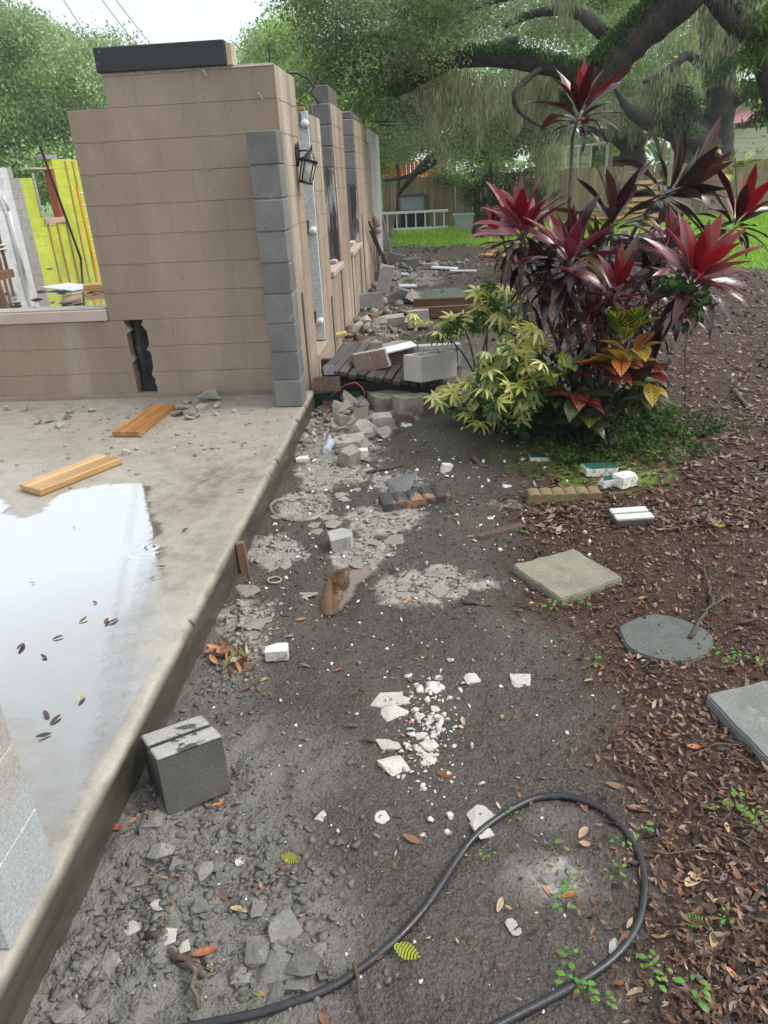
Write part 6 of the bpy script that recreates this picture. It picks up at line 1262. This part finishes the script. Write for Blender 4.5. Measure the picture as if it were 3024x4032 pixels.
# oak with the thick trunk behind the fence
ok1 = thing('live_oak', 'thick trunked live oak behind the fence with spreading mossy limbs', 'tree'); YK = 28.5
limb(ok1, [(1551, 470, YK), (1549, 370, YK), (1549, 330, YK), (1551, 270, YK), (1556, 215, YK), (1560, 170, YK), (1568, 120, YK), (1580, 60, YK), (1590, -30, YK)], [.75, .62, .52, .46, .48, .44, .36, .32, .3], 'trunk', 16)
limb(ok1, [c6(1170, 760)+(YK,), c6(1150, 600)+(YK,), c6(1110, 400)+(YK-.3,), c6(1090, 200)+(YK-.5,), c6(1080, 0)+(YK-1,)], [.3, .28, .22, .18, .15]); limb(ok1, [c6(1340, 900)+(YK,), c6(1440, 840)+(YK-.3,), c6(1560, 800)+(YK-.6,), c6(1720, 800)+(YK-1,)], [.3, .26, .24, .22])
limb(ok1, [c6(1180, 680)+(YK,), c6(1080, 600)+(YK-.4,), c6(930, 500)+(YK-.8,), c6(830, 580)+(YK-1.2,), c6(650, 690)+(YK-1.6,), c6(540, 740)+(YK-2,)], [.2, .17, .13, .12, .1, .06]); limb(ok1, [c6(1200, 650)+(YK,), c6(1280, 560)+(YK-.4,), c6(1400, 520)+(YK-.8,), c6(1560, 540)+(YK-1,), c6(1700, 500)+(YK-1,)], [.22, .17, .15, .13, .12])
limb(ok1, [c6(1130, 1560)+(YK,), c6(1080, 1330)+(YK-.2,), c6(950, 1240)+(YK-.6,), c6(780, 1160)+(YK-1,), c6(620, 1110)+(YK-1.4,), c6(480, 1040)+(YK-1.8,), c6(380, 960)+(YK-2,), c6(310, 850)+(YK-2,), c6(230, 740)+(YK-2,)], [.65, .55, .44, .36, .28, .22, .14, .08, .03]); limb(ok1, [c6(900, 1600)+(YK-.6,), c6(900, 1400)+(YK-.6,), c6(860, 1290)+(YK-.6,), c6(820, 1190)+(YK-.8,)], [.4, .3, .27, .24])
limb(ok1, [c6(1080, 1230)+(YK-.2,), c6(980, 1080)+(YK,), c6(860, 900)+(YK+.3,), c6(740, 760)+(YK+.5,)], [.4, .32, .25, .2]); limb(ok1, [c6(1060, 1280)+(YK-.3,), c6(940, 1130)+(YK-.3,), c6(800, 960)+(YK-.3,), c6(700, 860)+(YK-.3,)], [.3, .24, .2, .14])
iv = [FY(*c6(x, y), YK-1.4)[:] for x, y in ((700, 1080), (760, 1110), (820, 1130), (650, 1060), (880, 1150), (950, 1180), (800, 1090), (920, 880), (860, 840), (960, 940), (900, 900), (1000, 980), (1250, 620), (1180, 660), (1330, 560), (600, 1060))]; cloud_obj('ivy_growth', ok1, np.array(iv), [.45]*len(iv), 170, .11, A_((.05, .11, .03), (.08, .15, .04)), seed=8, asp=.6)
cs = px_clumps(60, [(1300, -40), (1700, -40), (1700, 60), (1560, 90), (1420, 70), (1300, 150)], YK+1, YK+7, 51); cloud_obj('crown', ok1, cs, np.random.default_rng(5).uniform(.5, 1.0, len(cs)), 240, .13, OAKC, seed=51)
cs = px_clumps(36, [(1290, 190), (1440, 160), (1500, 200), (1480, 260), (1330, 280), (1270, 250)], YK+1, YK+4, 52); cloud_obj('crown', ok1, cs, np.random.default_rng(6).uniform(.5, .9, len(cs)), 230, .12, OAKC, seed=52)
moss(ok1, px_clumps(16, [(1420, -20), (1659, -20), (1659, 80), (1500, 60), (1440, 40)], YK-4, YK, 35), 36, .8, 2.2, .3, 35, w=.03); moss(ok1, px_clumps(12, [c6(560, 700), c6(900, 560), c6(900, 650), c6(600, 800)], YK-1.8, YK-1, 36), 36, .8, 2.0, .25, 36, w=.03)
ok2 = thing('live_oak', 'live oak trunk standing before the white carport beyond the fence', 'tree'); Y2 = 30.0
limb(ok2, [c6(435, 1700)+(Y2,), c6(435, 1500)+(Y2,), c6(432, 1350)+(Y2,), c6(430, 1200)+(Y2,), c6(440, 1080)+(Y2,), c6(420, 960)+(Y2,)], [.6, .52, .44, .44, .42, .3], 'trunk', 14); limb(ok2, [c6(390, 1330)+(Y2,), c6(290, 1250)+(Y2-.3,), c6(190, 1215)+(Y2-.6,), c6(90, 1190)+(Y2-1,), c6(0, 1160)+(Y2-1.4,)], [.28, .2, .18, .14, .06])
limb(ok2, [c6(480, 1300)+(Y2,), c6(560, 1240)+(Y2,), c6(640, 1185)+(Y2,), c6(740, 1100)+(Y2,)], [.16, .12, .1, .06]); limb(ok2, [c6(350, 1270)+(Y2,), c6(260, 1150)+(Y2,), c6(200, 1060)+(Y2,), c6(160, 960)+(Y2,)], [.18, .14, .1, .07])
cs = px_clumps(80, [(1180, 170), (1420, 170), (1440, 225), (1330, 240), (1240, 250), (1170, 250)], Y2+1, Y2+6, 53); cloud_obj('crown', ok2, cs, np.random.default_rng(7).uniform(.5, .9, len(cs)), 230, .12, OAKC+MIDC[:1], seed=53)
moss(ok2, px_clumps(9, [(1240, 220), (1400, 210), (1400, 240), (1250, 250)], Y2-2, Y2, 37), 30, .6, 1.5, .25, 37, w=.03)
# light green trees and shrubs further back
def far_tree(lab, poly, y0, y1, n, rad, cols, seed, size, cnt=240, trunk=None, group=None):
    t = thing('broadleaf_tree', lab, 'tree', group); cs = px_clumps(n, poly, y0, y1, seed); cloud_obj('crown', t, cs, np.random.default_rng(seed).uniform(rad*.6, rad*1.3, n), cnt, size, cols, seed=seed, asp=.6)
    x, y = trunk or (sum(p[0] for p in poly)/len(poly), max(p[1] for p in poly)); c = FY(x, y-30, (y0+y1)/2); MB().tube([(c.x, c.y, -.2), (c.x+.2, c.y, c.z*.6), (c.x, c.y, max(c.z, 3)+1)], [.22*min(1, rad)**2.2, .18*min(1, rad)**2.2, .08*min(1, rad)**2.2], 8).build('trunk', BARK, t, True); return t
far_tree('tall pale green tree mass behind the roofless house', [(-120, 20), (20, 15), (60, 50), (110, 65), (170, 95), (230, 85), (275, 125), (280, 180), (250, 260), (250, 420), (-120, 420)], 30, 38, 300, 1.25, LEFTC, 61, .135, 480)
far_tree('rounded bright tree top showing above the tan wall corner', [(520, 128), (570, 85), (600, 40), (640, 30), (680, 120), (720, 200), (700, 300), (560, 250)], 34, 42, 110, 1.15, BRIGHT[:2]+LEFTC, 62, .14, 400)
far_tree('green tree behind the tan wall and cable', [(640, 130), (820, 180), (860, 330), (840, 400), (700, 330), (620, 250)], 28, 34, 120, .95, MIDC+BRIGHT[:2], 63, .115, 330)
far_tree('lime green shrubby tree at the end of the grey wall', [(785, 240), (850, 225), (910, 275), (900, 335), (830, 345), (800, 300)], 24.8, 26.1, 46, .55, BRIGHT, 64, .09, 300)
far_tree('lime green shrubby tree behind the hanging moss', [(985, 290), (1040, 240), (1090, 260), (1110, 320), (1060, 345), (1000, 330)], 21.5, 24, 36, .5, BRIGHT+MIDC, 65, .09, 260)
far_tree('pale green tree beyond the thick oak trunk', [(1580, 230), (1700, 180), (1720, 380), (1580, 380)], 40, 50, 60, 1.2, A_((.22, .30, .12), (.28, .36, .15), (.18, .26, .10)), 66, .2, 240)
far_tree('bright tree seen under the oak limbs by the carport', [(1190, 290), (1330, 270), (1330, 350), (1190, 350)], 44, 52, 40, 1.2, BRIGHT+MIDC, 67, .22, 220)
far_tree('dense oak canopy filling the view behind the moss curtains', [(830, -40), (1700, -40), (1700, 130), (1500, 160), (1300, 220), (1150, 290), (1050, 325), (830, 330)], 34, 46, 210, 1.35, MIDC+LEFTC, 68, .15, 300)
cs = []; r = np.random.default_rng(4)
for i in range(420):
    x = r.uniform(-75, 75); y = 58+r.uniform(0, 14); cs.append((x, y, r.uniform(0, 1)**.8*(10 if x > -4 else 5.5)+.3))
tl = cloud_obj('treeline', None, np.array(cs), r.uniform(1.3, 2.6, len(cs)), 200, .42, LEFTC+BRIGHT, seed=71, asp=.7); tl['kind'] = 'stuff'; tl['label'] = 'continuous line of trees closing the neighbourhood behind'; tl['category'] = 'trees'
# power lines
for k, (a, b) in enumerate((((112, -40), (235, 150)), ((205, -20), (312, 116)), ((243, -10), (345, 118)))):
    p0, p1 = FY(*a, 24), FY(*b, 40); d = p1-p0; tag(MB().tube([p0-d*1.5, p0, (p0+p1)/2+Vector((0, 0, -.05)), p1, p1+d*2], .014, 5).build('power_line', M('wire_grey', (.25, .25, .26), rand=0)), 'thin grey overhead wire crossing the pale sky', 'wire', 'overhead wires')
# ------------------------------------------------------------------ litter, grass, seedlings
r = np.random.default_rng(77)
def litter(n, xs_, ys_, smin, smax, cols, seed, curl=.25, asp=.38, zoff=.004):
    r = np.random.default_rng(seed); z = gh(xs_, ys_)+zoff+r.random(n)*.010; p = np.stack([xs_, ys_, z], 1); th = r.uniform(0, 6.28, n); s = smin+(smax-smin)*r.random(n)**2.2
    a = np.stack([np.cos(th), np.sin(th), r.normal(0, curl, n)], 1); b = np.stack([-np.sin(th), np.cos(th), r.normal(0, curl, n)], 1); up = np.array([0, 0, 1.])
    s = s[:, None]; w = s*asp*r.uniform(.7, 1.2, (n, 1)); lift = s*r.uniform(0, .22, (n, 1))
    v = np.stack([p-a*s*.5+up*lift, p-a*s*.15-b*w*.5+up*lift*.6, p-a*s*.15+b*w*.5, p+a*s*.2-b*w*.42, p+a*s*.2+b*w*.42+up*lift*.3, p+a*s*.5+up*lift*.5], 1).reshape(-1, 3)
    base = np.arange(n)*6; f = np.concatenate([np.stack([base+i, base+j, base+k], 1) for i, j, k in ((0, 1, 2), (1, 3, 2), (2, 3, 4), (3, 5, 4))])
    c = np.array(cols)[r.integers(len(cols), size=n)]*r.uniform(.6, 1.35, (n, 1)); return v, f, np.repeat(c, 6, 0)
LITC = [(.125, .058, .032), (.085, .045, .032), (.15, .078, .045), (.19, .10, .055), (.065, .036, .028), (.13, .065, .045), (.24, .13, .07), (.10, .07, .05), (.05, .03, .024)]
LITC = [(a_*1.1, b_, c_*.85) for a_, b_, c_ in LITC]
LM = Mleaf('dry_leaf', rough=.45, trans=.0, spec=.45)
def mulch_pts(n, y0, y1, seed, over=.10):
    r = np.random.default_rng(seed); X_ = []; Y_ = []
    while len(X_) < n:
        y = y0*(y1/y0)**r.random(4000); x = r.uniform(.1, 1, 4000)*(.62*y+.9); d = x-mulch_edge(y)+(fbm(x*2.2, y*2.2, 5)-.5)*.55
        k = r.random(4000) < sstep(-.15, .3, d)+.02; X_ += list(x[k]); Y_ += list(y[k])
    return np.array(X_[:n]), np.array(Y_[:n])
x_, y_ = mulch_pts(40000, .6, 3.9, 1); v, f, c = litter(len(x_), x_, y_, .005, .038, [(a_*.8, b_*.8, c_*.8) for a_, b_, c_ in LITC]+[(.26, .19, .13), (.03, .02, .016), (.025, .017, .014)], 2, .35, .36); 
x2, y2 = mulch_pts(15000, 3.4, 13, 3); v2_, f2, c2 = litter(len(x2), x2, y2, .03, .075, [(c_[0]*.8, c_[1]*.8, c_[2]*.85) for c_ in LITC[:6]]+[(.20, .15, .12), (.26, .2, .16)], 4)
o = obj('leaf_litter', bigmesh('leaf_litter', np.concatenate([v, v2_]), np.concatenate([f, f2+len(v)]), LM, np.concatenate([c, c2]))); o['kind'] = 'stuff'; o['label'] = 'thick brown leaf litter over the mulch side of the yard'; o['category'] = 'leaf litter'
n = 3000; y_ = 1.0*(6/1.0)**r.random(n); x_ = r.uniform(-.92, .7, n); v, f, c = litter(n, x_, y_, .004, .026, LITC+[(.28, .16, .09), (.3, .24, .14)], 6)
n2 = 5000; yy = 8+12*r.random(n2); xx = r.uniform(-1, 7, n2); v2_, f2, c2 = litter(n2, xx, yy, .05, .13, [(.10, .07, .055), (.14, .10, .075), (.07, .05, .04), (.2, .15, .1)], 8)
o = obj('leaf_litter', bigmesh('leaf_litter', np.concatenate([v, v2_]), np.concatenate([f, f2+len(v)]), LM, np.concatenate([c, c2]))); o['kind'] = 'stuff'; o['label'] = 'sparse dead leaves on the bare mud'; o['category'] = 'leaf litter'
# single fallen leaves large enough to pick out
def fallen_mesh(cols, seed):
    r = random.Random(seed); V = []; Fc = []; Cc = []; n = 7; cu = r.uniform(-.5, .9); fo_ = r.uniform(.1, .5); bs = Vector(cols)
    for i in range(n+1):
        t = i/n; w = .36*max(.02, sin(pi*min(.99, t*.92+.05))**.8); z = cu*.35*(t-.5)**2
        for s in (-1, 0, 1): V.append((t-.5, s*w*.5, z+abs(s)*w*fo_*.5+.02)); k = r.uniform(.8, 1.2)*(1 if s else .75); Cc.append((cols[0]*k, cols[1]*k, cols[2]*k))
    for i in range(n):
        for s in (0, 1): q = i*3+s; Fc.append((q, q+3, q+4, q+1))
    return bigmesh('fallen_leaf', V, Fc, LM, Cc, True)
FL = {'orange': [fallen_mesh(c, i) for i, c in enumerate(((.46, .17, .06), (.52, .22, .08), (.40, .13, .06)))], 'brown': [fallen_mesh(c, 10+i) for i, c in enumerate(((.22, .11, .06), (.17, .085, .05), (.27, .15, .09)))], 'tan': [fallen_mesh(c, 20+i) for i, c in enumerate(((.50, .36, .20), (.42, .30, .17)))], 'dark': [fallen_mesh(c, 30+i) for i, c in enumerate(((.07, .045, .035), (.09, .055, .04)))], 'green': [fallen_mesh(c, 40+i) for i, c in enumerate(((.16, .17, .05), (.12, .13, .04)))]}
def fall(kind, px, py, s, z=None, lab=None, grp=None):
    g = G(px, py, z or 0); zz = gz(g.x, g.y) if z is None else z; g = G(px, py, zz)
    o = obj('fallen_leaf', random.choice(FL[kind]), None, (g.x, g.y, zz+.003), (random.gauss(0, .12), random.gauss(0, .12), random.uniform(0, 6.28)), (s, s, s)); tag(o, lab or {'orange': 'orange fallen leaf on the ground', 'brown': 'brown fallen leaf on the ground', 'tan': 'pale tan fallen leaf on the ground', 'dark': 'dark wet fallen leaf on the ground', 'green': 'greenish fallen leaf on the ground'}[kind], 'leaf', grp or kind+' fallen leaves on the ground')
for px, py, k, s in ((445, 2060, 'orange', .055), (455, 2090, 'tan', .035), (480, 1935, 'brown', .045), (515, 1965, 'tan', .035), (405, 2060, 'brown', .05), (290, 1775, 'orange', .04), (275, 1755, 'brown', .035), (250, 1790, 'orange', .05), (480, 1735, 'orange', .035), (470, 1740, 'orange', .03), (505, 1790, 'dark', .05), (765, 1570, 'brown', .045), (800, 1600, 'dark', .05), (730, 1450, 'orange', .035), (890, 1560, 'orange', .03), (885, 1470, 'brown', .035), (890, 1815, 'brown', .05), (1080, 1955, 'tan', .04), (1085, 1550, 'tan', .03), (530, 1490, 'brown', .04), (570, 1470, 'tan', .04), (560, 1490, 'green', .035), (1365, 1817, 'tan', .065), (1500, 1900, 'tan', .085), (1440, 1640, 'brown', .05), (1380, 1750, 'brown', .06), (1260, 1740, 'brown', .05), (1330, 1700, 'brown', .05), (1260, 1800, 'tan', .05), (1390, 1900, 'orange', .06), (1230, 1935, 'orange', .04), (1180, 1925, 'orange', .03), (880, 1300, 'orange', .05), (940, 1235, 'orange', .045), (895, 1270, 'brown', .055), (650, 1340, 'orange', .04), (1000, 1560, 'tan', .035), (480, 1310, 'orange', .04), (1015, 1160, 'orange', .035), (660, 1440, 'green', .04), (930, 1395, 'brown', .04), (1130, 1480, 'orange', .03), (890, 1470, 'dark', .04), (590, 1360, 'tan', .045), (620, 1330, 'dark', .05), (700, 2200, 'brown', .05), (560, 2150, 'orange', .03), (1540, 2030, 'tan', .05), (1370, 2150, 'tan', .05), (1480, 2150, 'brown', .06)): fall(k, px, py, s*1.15)
for i in range(80):
    x_, y_ = mulch_pts(1, 1.0, 2.9, 500+i); k = random.choice(['brown', 'brown', 'orange', 'tan', 'dark']); zz = gz(x_[0], y_[0])
    o = obj('fallen_leaf', random.choice(FL[k]), None, (x_[0], y_[0], zz+.012), (random.gauss(0, .3), random.gauss(0, .3), random.uniform(0, 6.28)), [random.uniform(.025, .05)]*3); tag(o, {'orange': 'orange fallen leaf on the ground', 'brown': 'brown fallen leaf on the ground', 'tan': 'pale tan fallen leaf on the ground', 'dark': 'dark wet fallen leaf on the ground'}[k], 'leaf', k+' fallen leaves on the ground')
for px, py, k, s in ((230, 1343, 'brown', .05), (205, 1302, 'dark', .03), (45, 1398, 'brown', .06), (125, 1378, 'dark', .045), (95, 1420, 'dark', .04), (245, 1342, 'dark', .05), (180, 1340, 'green', .045), (175, 1510, 'tan', .05), (100, 1545, 'dark', .05), (120, 1555, 'dark', .05), (95, 1590, 'dark', .05), (400, 1145, 'dark', .05), (350, 1225, 'dark', .04), (520, 1060, 'dark', .05), (160, 1140, 'dark', .02), (70, 1260, 'brown', .025), (330, 1250, 'green', .03)): fall(k, px, py, s*.9, SLABZ+.008, 'dead wet leaf lying on the porch slab', 'dead leaves on the porch slab')
# dry leaf heap by the slab
for i in range(34):
    px, py = 495+random.gauss(0, 22), 1420+random.gauss(0, 17); g = G(px, py); o = obj('fallen_leaf', random.choice(FL[random.choice(['tan', 'brown', 'brown', 'orange', 'green'])]), None, (g.x, g.y, gz(g.x, g.y)+random.uniform(.005, .035)), rnd_rot(.6), [random.uniform(.04, .075)]*3); tag(o, 'curled dry leaf in the small heap by the slab edge', 'leaf', 'dry leaf heap by the slab')
# twigs
TW = M('twig_bark', (.085, .06, .045), (.13, .095, .075), (.05, .038, .03), scale=30, rough=.7, rand=.3, kind='obj')
def twig(pts, r0, lab='dead twig lying on the ground litter', grp='twigs on the ground'):
    o = []
    for px, py, dz in pts: g = G(px, py); o.append((g.x, g.y, gz(g.x, g.y)+dz))
    mb = MB(); q = []
    for i in range(len(o)-1):
        for k in range(3): t = k/3; q.append([o[i][j]*(1-t)+o[i+1][j]*t+random.gauss(0, r0*.6) for j in range(3)])
    q.append(list(o[-1])); n = len(q); tag(mb.tube(q, [r0*(1-.6*i/n) for i in range(n)], 6).build('twig', TW, None, True), lab, 'twig', grp)
twig([(1495, 1385, .02), (1510, 1350, .03), (1540, 1315, .02), (1535, 1275, .015), (1520, 1235, .01), (1480, 1205, .01)], .009, 'long dark bent branch lying over the round stepping stone', None); twig([(1540, 1315, .02), (1580, 1285, .015)], .004); twig([(1590, 1350, .01), (1640, 1350, .02), (1690, 1385, .01)], .008); twig([(1000, 1300, .01), (1060, 1303, .01)], .012, 'thick short stick on the mud above the square paver', None)
twig([(790, 1025, .012), (870, 1008, .012)], .013, 'charred black stick near the rubble', None); twig([(780, 1000, .01), (820, 1015, .01)], .010, 'short blackened stick near the water bottle', None); twig([(1490, 1130, .01), (1525, 1110, .015)], .016, 'short grey log piece in the mulch', None); twig([(1020, 1000, .01), (1055, 1015, .01)], .02, 'brown stub of wood at the mud mound', None)
twig([(390, 2080, .0), (420, 2130, .04), (432, 2190, .01)], .010, 'dark broken root sticking out near the slab', None); twig([(330, 2020, .01), (385, 2075, .02), (440, 2120, .01)], .012); twig([(765, 2090, .02), (790, 2211, .01)], .006, 'rusty dark rod crossing the black hose', None)
twig([(1310, 1075, .01), (1345, 1068, .015)], .008); twig([(1585, 850, .01), (1659, 910, .01)], .02, 'long grey fallen stick on the mulch', None); twig([(850, 1220, .02), (862, 1245, .01)], .008); twig([(870, 1245, .01), (905, 1215, .03)], .004)
for i in range(130):
    x_, y_ = mulch_pts(1, 1.0, 4.2, 900+i); a = random.uniform(0, 6.28); L = random.uniform(.06, .22); mb = MB(); q = [(x_[0]+cos(a)*L*t+random.gauss(0, .006), y_[0]+sin(a)*L*t+random.gauss(0, .006), gz(x_[0]+cos(a)*L*t, y_[0]+sin(a)*L*t)+.012+.01*random.random()) for t in (0, .3, .6, 1)]
    tag(mb.tube(q, [.0028, .0025, .002, .0012], 5).build('twig', TW, None, True), 'dead twig lying on the ground litter', 'twig', 'twigs on the ground')
# seedlings
def seedling_mesh(seed, n=9):
    r = random.Random(seed); V = []; Fc = []; Cc = []
    for k in range(n):
        a = r.uniform(0, 6.28); h = r.uniform(.2, .8); R_ = r.uniform(.15, .5); s = r.uniform(.18, .34); c = (r.uniform(.09, .16), r.uniform(.22, .36), r.uniform(.03, .06)); b = len(V); ca, sa = cos(a), sin(a)
        P = [(R_-s*.2, 0, h), (R_+s*.3, -s*.36, h+.05), (R_+s*.3, s*.36, h+.05), (R_+s*.75, -s*.25, h), (R_+s*.75, s*.25, h), (R_+s, 0, h-.06)]
        for x, y, z in P: V.append((ca*x-sa*y, sa*x+ca*y, z)); Cc.append(c)
        Fc += [(b, b+1, b+2), (b+1, b+3, b+2), (b+2, b+3, b+4), (b+3, b+5, b+4)]
        b = len(V); V += [(0, .01, 0), (0, -.01, 0), (ca*R_, sa*R_, h)]; Cc += [(.1, .12, .04)]*3; Fc.append((b, b+1, b+2))
    return bigmesh('seedling', V, Fc, Mleaf('seedling_leaf', rough=.45, trans=.3), Cc)
SD = [seedling_mesh(i, 6+i % 5) for i in range(8)]
for px, py, s in ((1210, 1845, .05), (1235, 1930, .05), (1215, 1970, .05), (1385, 1800, .05), (1340, 1830, .04), (1585, 1750, .075), (1620, 1760, .06), (1420, 2090, .06), (1230, 2080, .05), (1490, 2150, .08), (1240, 2140, .06), (1260, 2160, .05), (1200, 1310, .09), (1225, 1290, .06), (1195, 1285, .06), (1280, 1430, .06), (1260, 1310, .05), (1400, 2120, .06), (1050, 1850, .04), (1110, 1770, .04), (1570, 1990, .04), (550, 2170, .035), (1540, 1760, .04), (1640, 1790, .05), (1180, 995, .12), (1210, 1000, .11), (1240, 1030, .12), (1190, 985, .1), (1265, 1020, .09), (1300, 1005, .08), (1410, 985, .08), (1470, 985, .07), (1345, 965, .09), (1130, 1150, .05), (1600, 1420, .06), (1560, 1410, .06), (1650, 1430, .07), (1300, 2170, .05), (1330, 1900, .05)):
    g = G(px, py); o = obj('seedling', random.choice(SD), None, (g.x, g.y, gz(g.x, g.y)), (0, 0, random.uniform(0, 6.28)), (s, s, s*.7)); tag(o, 'small green weed seedling sprouting from the ground', 'seedling', 'weed seedlings')
# fern scraps
for px, py, s, c in ((852, 2062, .06, (.35, .42, .03)), (608, 1850, .05, (.30, .34, .03)), (1470, 2000, .06, (.12, .22, .04)), (1540, 1140, .06, (.40, .48, .05)), (1560, 1430, .06, (.18, .22, .06)), (945, 1675, .05, (.30, .13, .05)), (600, 1870, .04, (.22, .10, .05))):
    V = []; Fc = []; a = random.uniform(-.6, .6)
    for i in range(9):
        t = i/8; L = .35*sin(pi*(.15+.8*t))
        for sd_ in (-1, 1):
            b = len(V); V += [(t, 0, .05), (t+.09, 0, .05), (t+.16, sd_*L, .07), (t+.08, sd_*L, .07)]; Fc.append((b, b+1, b+2, b+3))
    me = bigmesh('fern_scrap', V, Fc, Mleaf('seedling_leaf'), [c]*len(V)); g = G(px, py); o = obj('fern_scrap', me, None, (g.x, g.y, gz(g.x, g.y)+(.016 if px == 852 else .004)), (0, .1, a), (s, s, s)); tag(o, 'fallen fern frond scrap on the ground', 'fern', 'fern scraps on the ground')
# lawn blades
n = 90000; y_ = 10+17*r.random(n); x_ = -2.5+14.5*r.random(n); gm_ = masks(x_, y_)[2]; k_ = (r.random(n) < gm_*1.1) & (y_ < 26.4); x_, y_ = x_[k_], y_[k_]; n = len(x_); h = r.uniform(.03, .11, n); th = r.uniform(0, 3.14, n); w = r.uniform(.008, .02, n); z = gh(x_, y_); lx, ly = r.normal(0, .03, n), r.normal(0, .03, n)
v = np.stack([np.stack([x_-np.cos(th)*w, y_-np.sin(th)*w, z], 1), np.stack([x_+np.cos(th)*w, y_+np.sin(th)*w, z], 1), np.stack([x_+lx, y_+ly, z+h], 1)], 1).reshape(-1, 3)
c = np.array([(.26, .50, .04), (.33, .58, .06), (.22, .42, .04), (.40, .56, .08)])[r.integers(4, size=n)]*r.uniform(.7, 1.3, (n, 1)); o = obj('grass', bigmesh('grass', v, np.arange(3*n).reshape(-1, 3), Mleaf('grass_blade', rough=.5, trans=.35), np.repeat(c, 3, 0))); o['kind'] = 'stuff'; o['label'] = 'short wet green lawn in front of the fence'; o['category'] = 'grass'
# ------------------------------------------------------------------ rain haze
hm_ = bpy.data.materials.new('rain_haze'); hm_.use_nodes = True; nt = hm_.node_tree; nt.nodes.remove(nt.nodes['Principled BSDF'])
pv = nt.nodes.new('ShaderNodeVolumePrincipled'); pv.inputs['Color'].default_value = (.93, .96, 1, 1); pv.inputs['Density'].default_value = .0012
nt.links.new(pv.outputs[0], nt.nodes['Material Output'].inputs['Volume'])
hz_ = MB().box(-112, 112, -75, 150, -1.5, 24).build('haze', hm_); hz_['kind'] = 'stuff'; hz_['label'] = 'thin rain haze in the air'; hz_['category'] = 'haze'
sc.cycles.volume_bounces = 0

# ------------------------------------------------------------------ say where each of the many small look-alikes lies
def px_of(p):
    v = Vector(p)-CAM; z = v.dot(FW); return (1512+FPX*v.dot(RT)/z)/S9, (2016-FPX*v.dot(UP)/z)/S9
def whereabouts(p):
    x, y = px_of(p)
    if abs(p[2]-SLABZ) < .03 and p[0] < SLABX:
        if y > 1040: return 'around the rain puddle'
        return 'beside the orange lumber offcut' if x > 330 else 'at the foot of the low sill wall'
    if 980 < x < 1395 and 1725 < y < 2160: return 'inside the black hose loop'
    if x >= 1330 and y > 1480: return 'in the litter beyond the hose'
    if x > 1330 and y > 1250: return 'around the round stepping stone'
    if 1050 < x and 1150 < y <= 1480: return 'around the square paver'
    if x > 1040 and y <= 1150: return 'at the foot of the planting bed'
    if x < 700 and y > 1800: return 'in the clay beside the slab'
    if x < 560 and y > 1380: return 'near the slotted grey block'
    if 760 < x < 1010 and 1430 < y < 1730: return 'along the crushed limestone trail'
    if x < 760 and y < 1240: return 'between slab and broken cube'
    if y < 1400: return 'around the tea brown puddle'
    return 'on open mud short of the hose'
for o in list(C.objects):
    if o.parent is None and o.get('group') and o.get('category') in ('leaf', 'twig', 'seedling', 'stone chip', 'clod', 'fern', 'rubble piece'):
        if 'heap' in o['group'] or 'wheelbarrow' in o['group'] or 'tan wall' in o['group']: continue
        p = o.location if o.location.length > .01 else Vector(o.data.vertices[0].co)
        w = whereabouts(p); lab = o['label'].replace(' lying on the ground litter', '').replace(' on the ground', '').replace(' sprouting from the ground', '').replace(' lying on the dark mud', '').replace(' on the muddy ground near the slab', '').replace(' lying on the porch slab', ' on the slab').replace(' pressed into the sandy patch', '')
        o['label'] = lab+' '+w
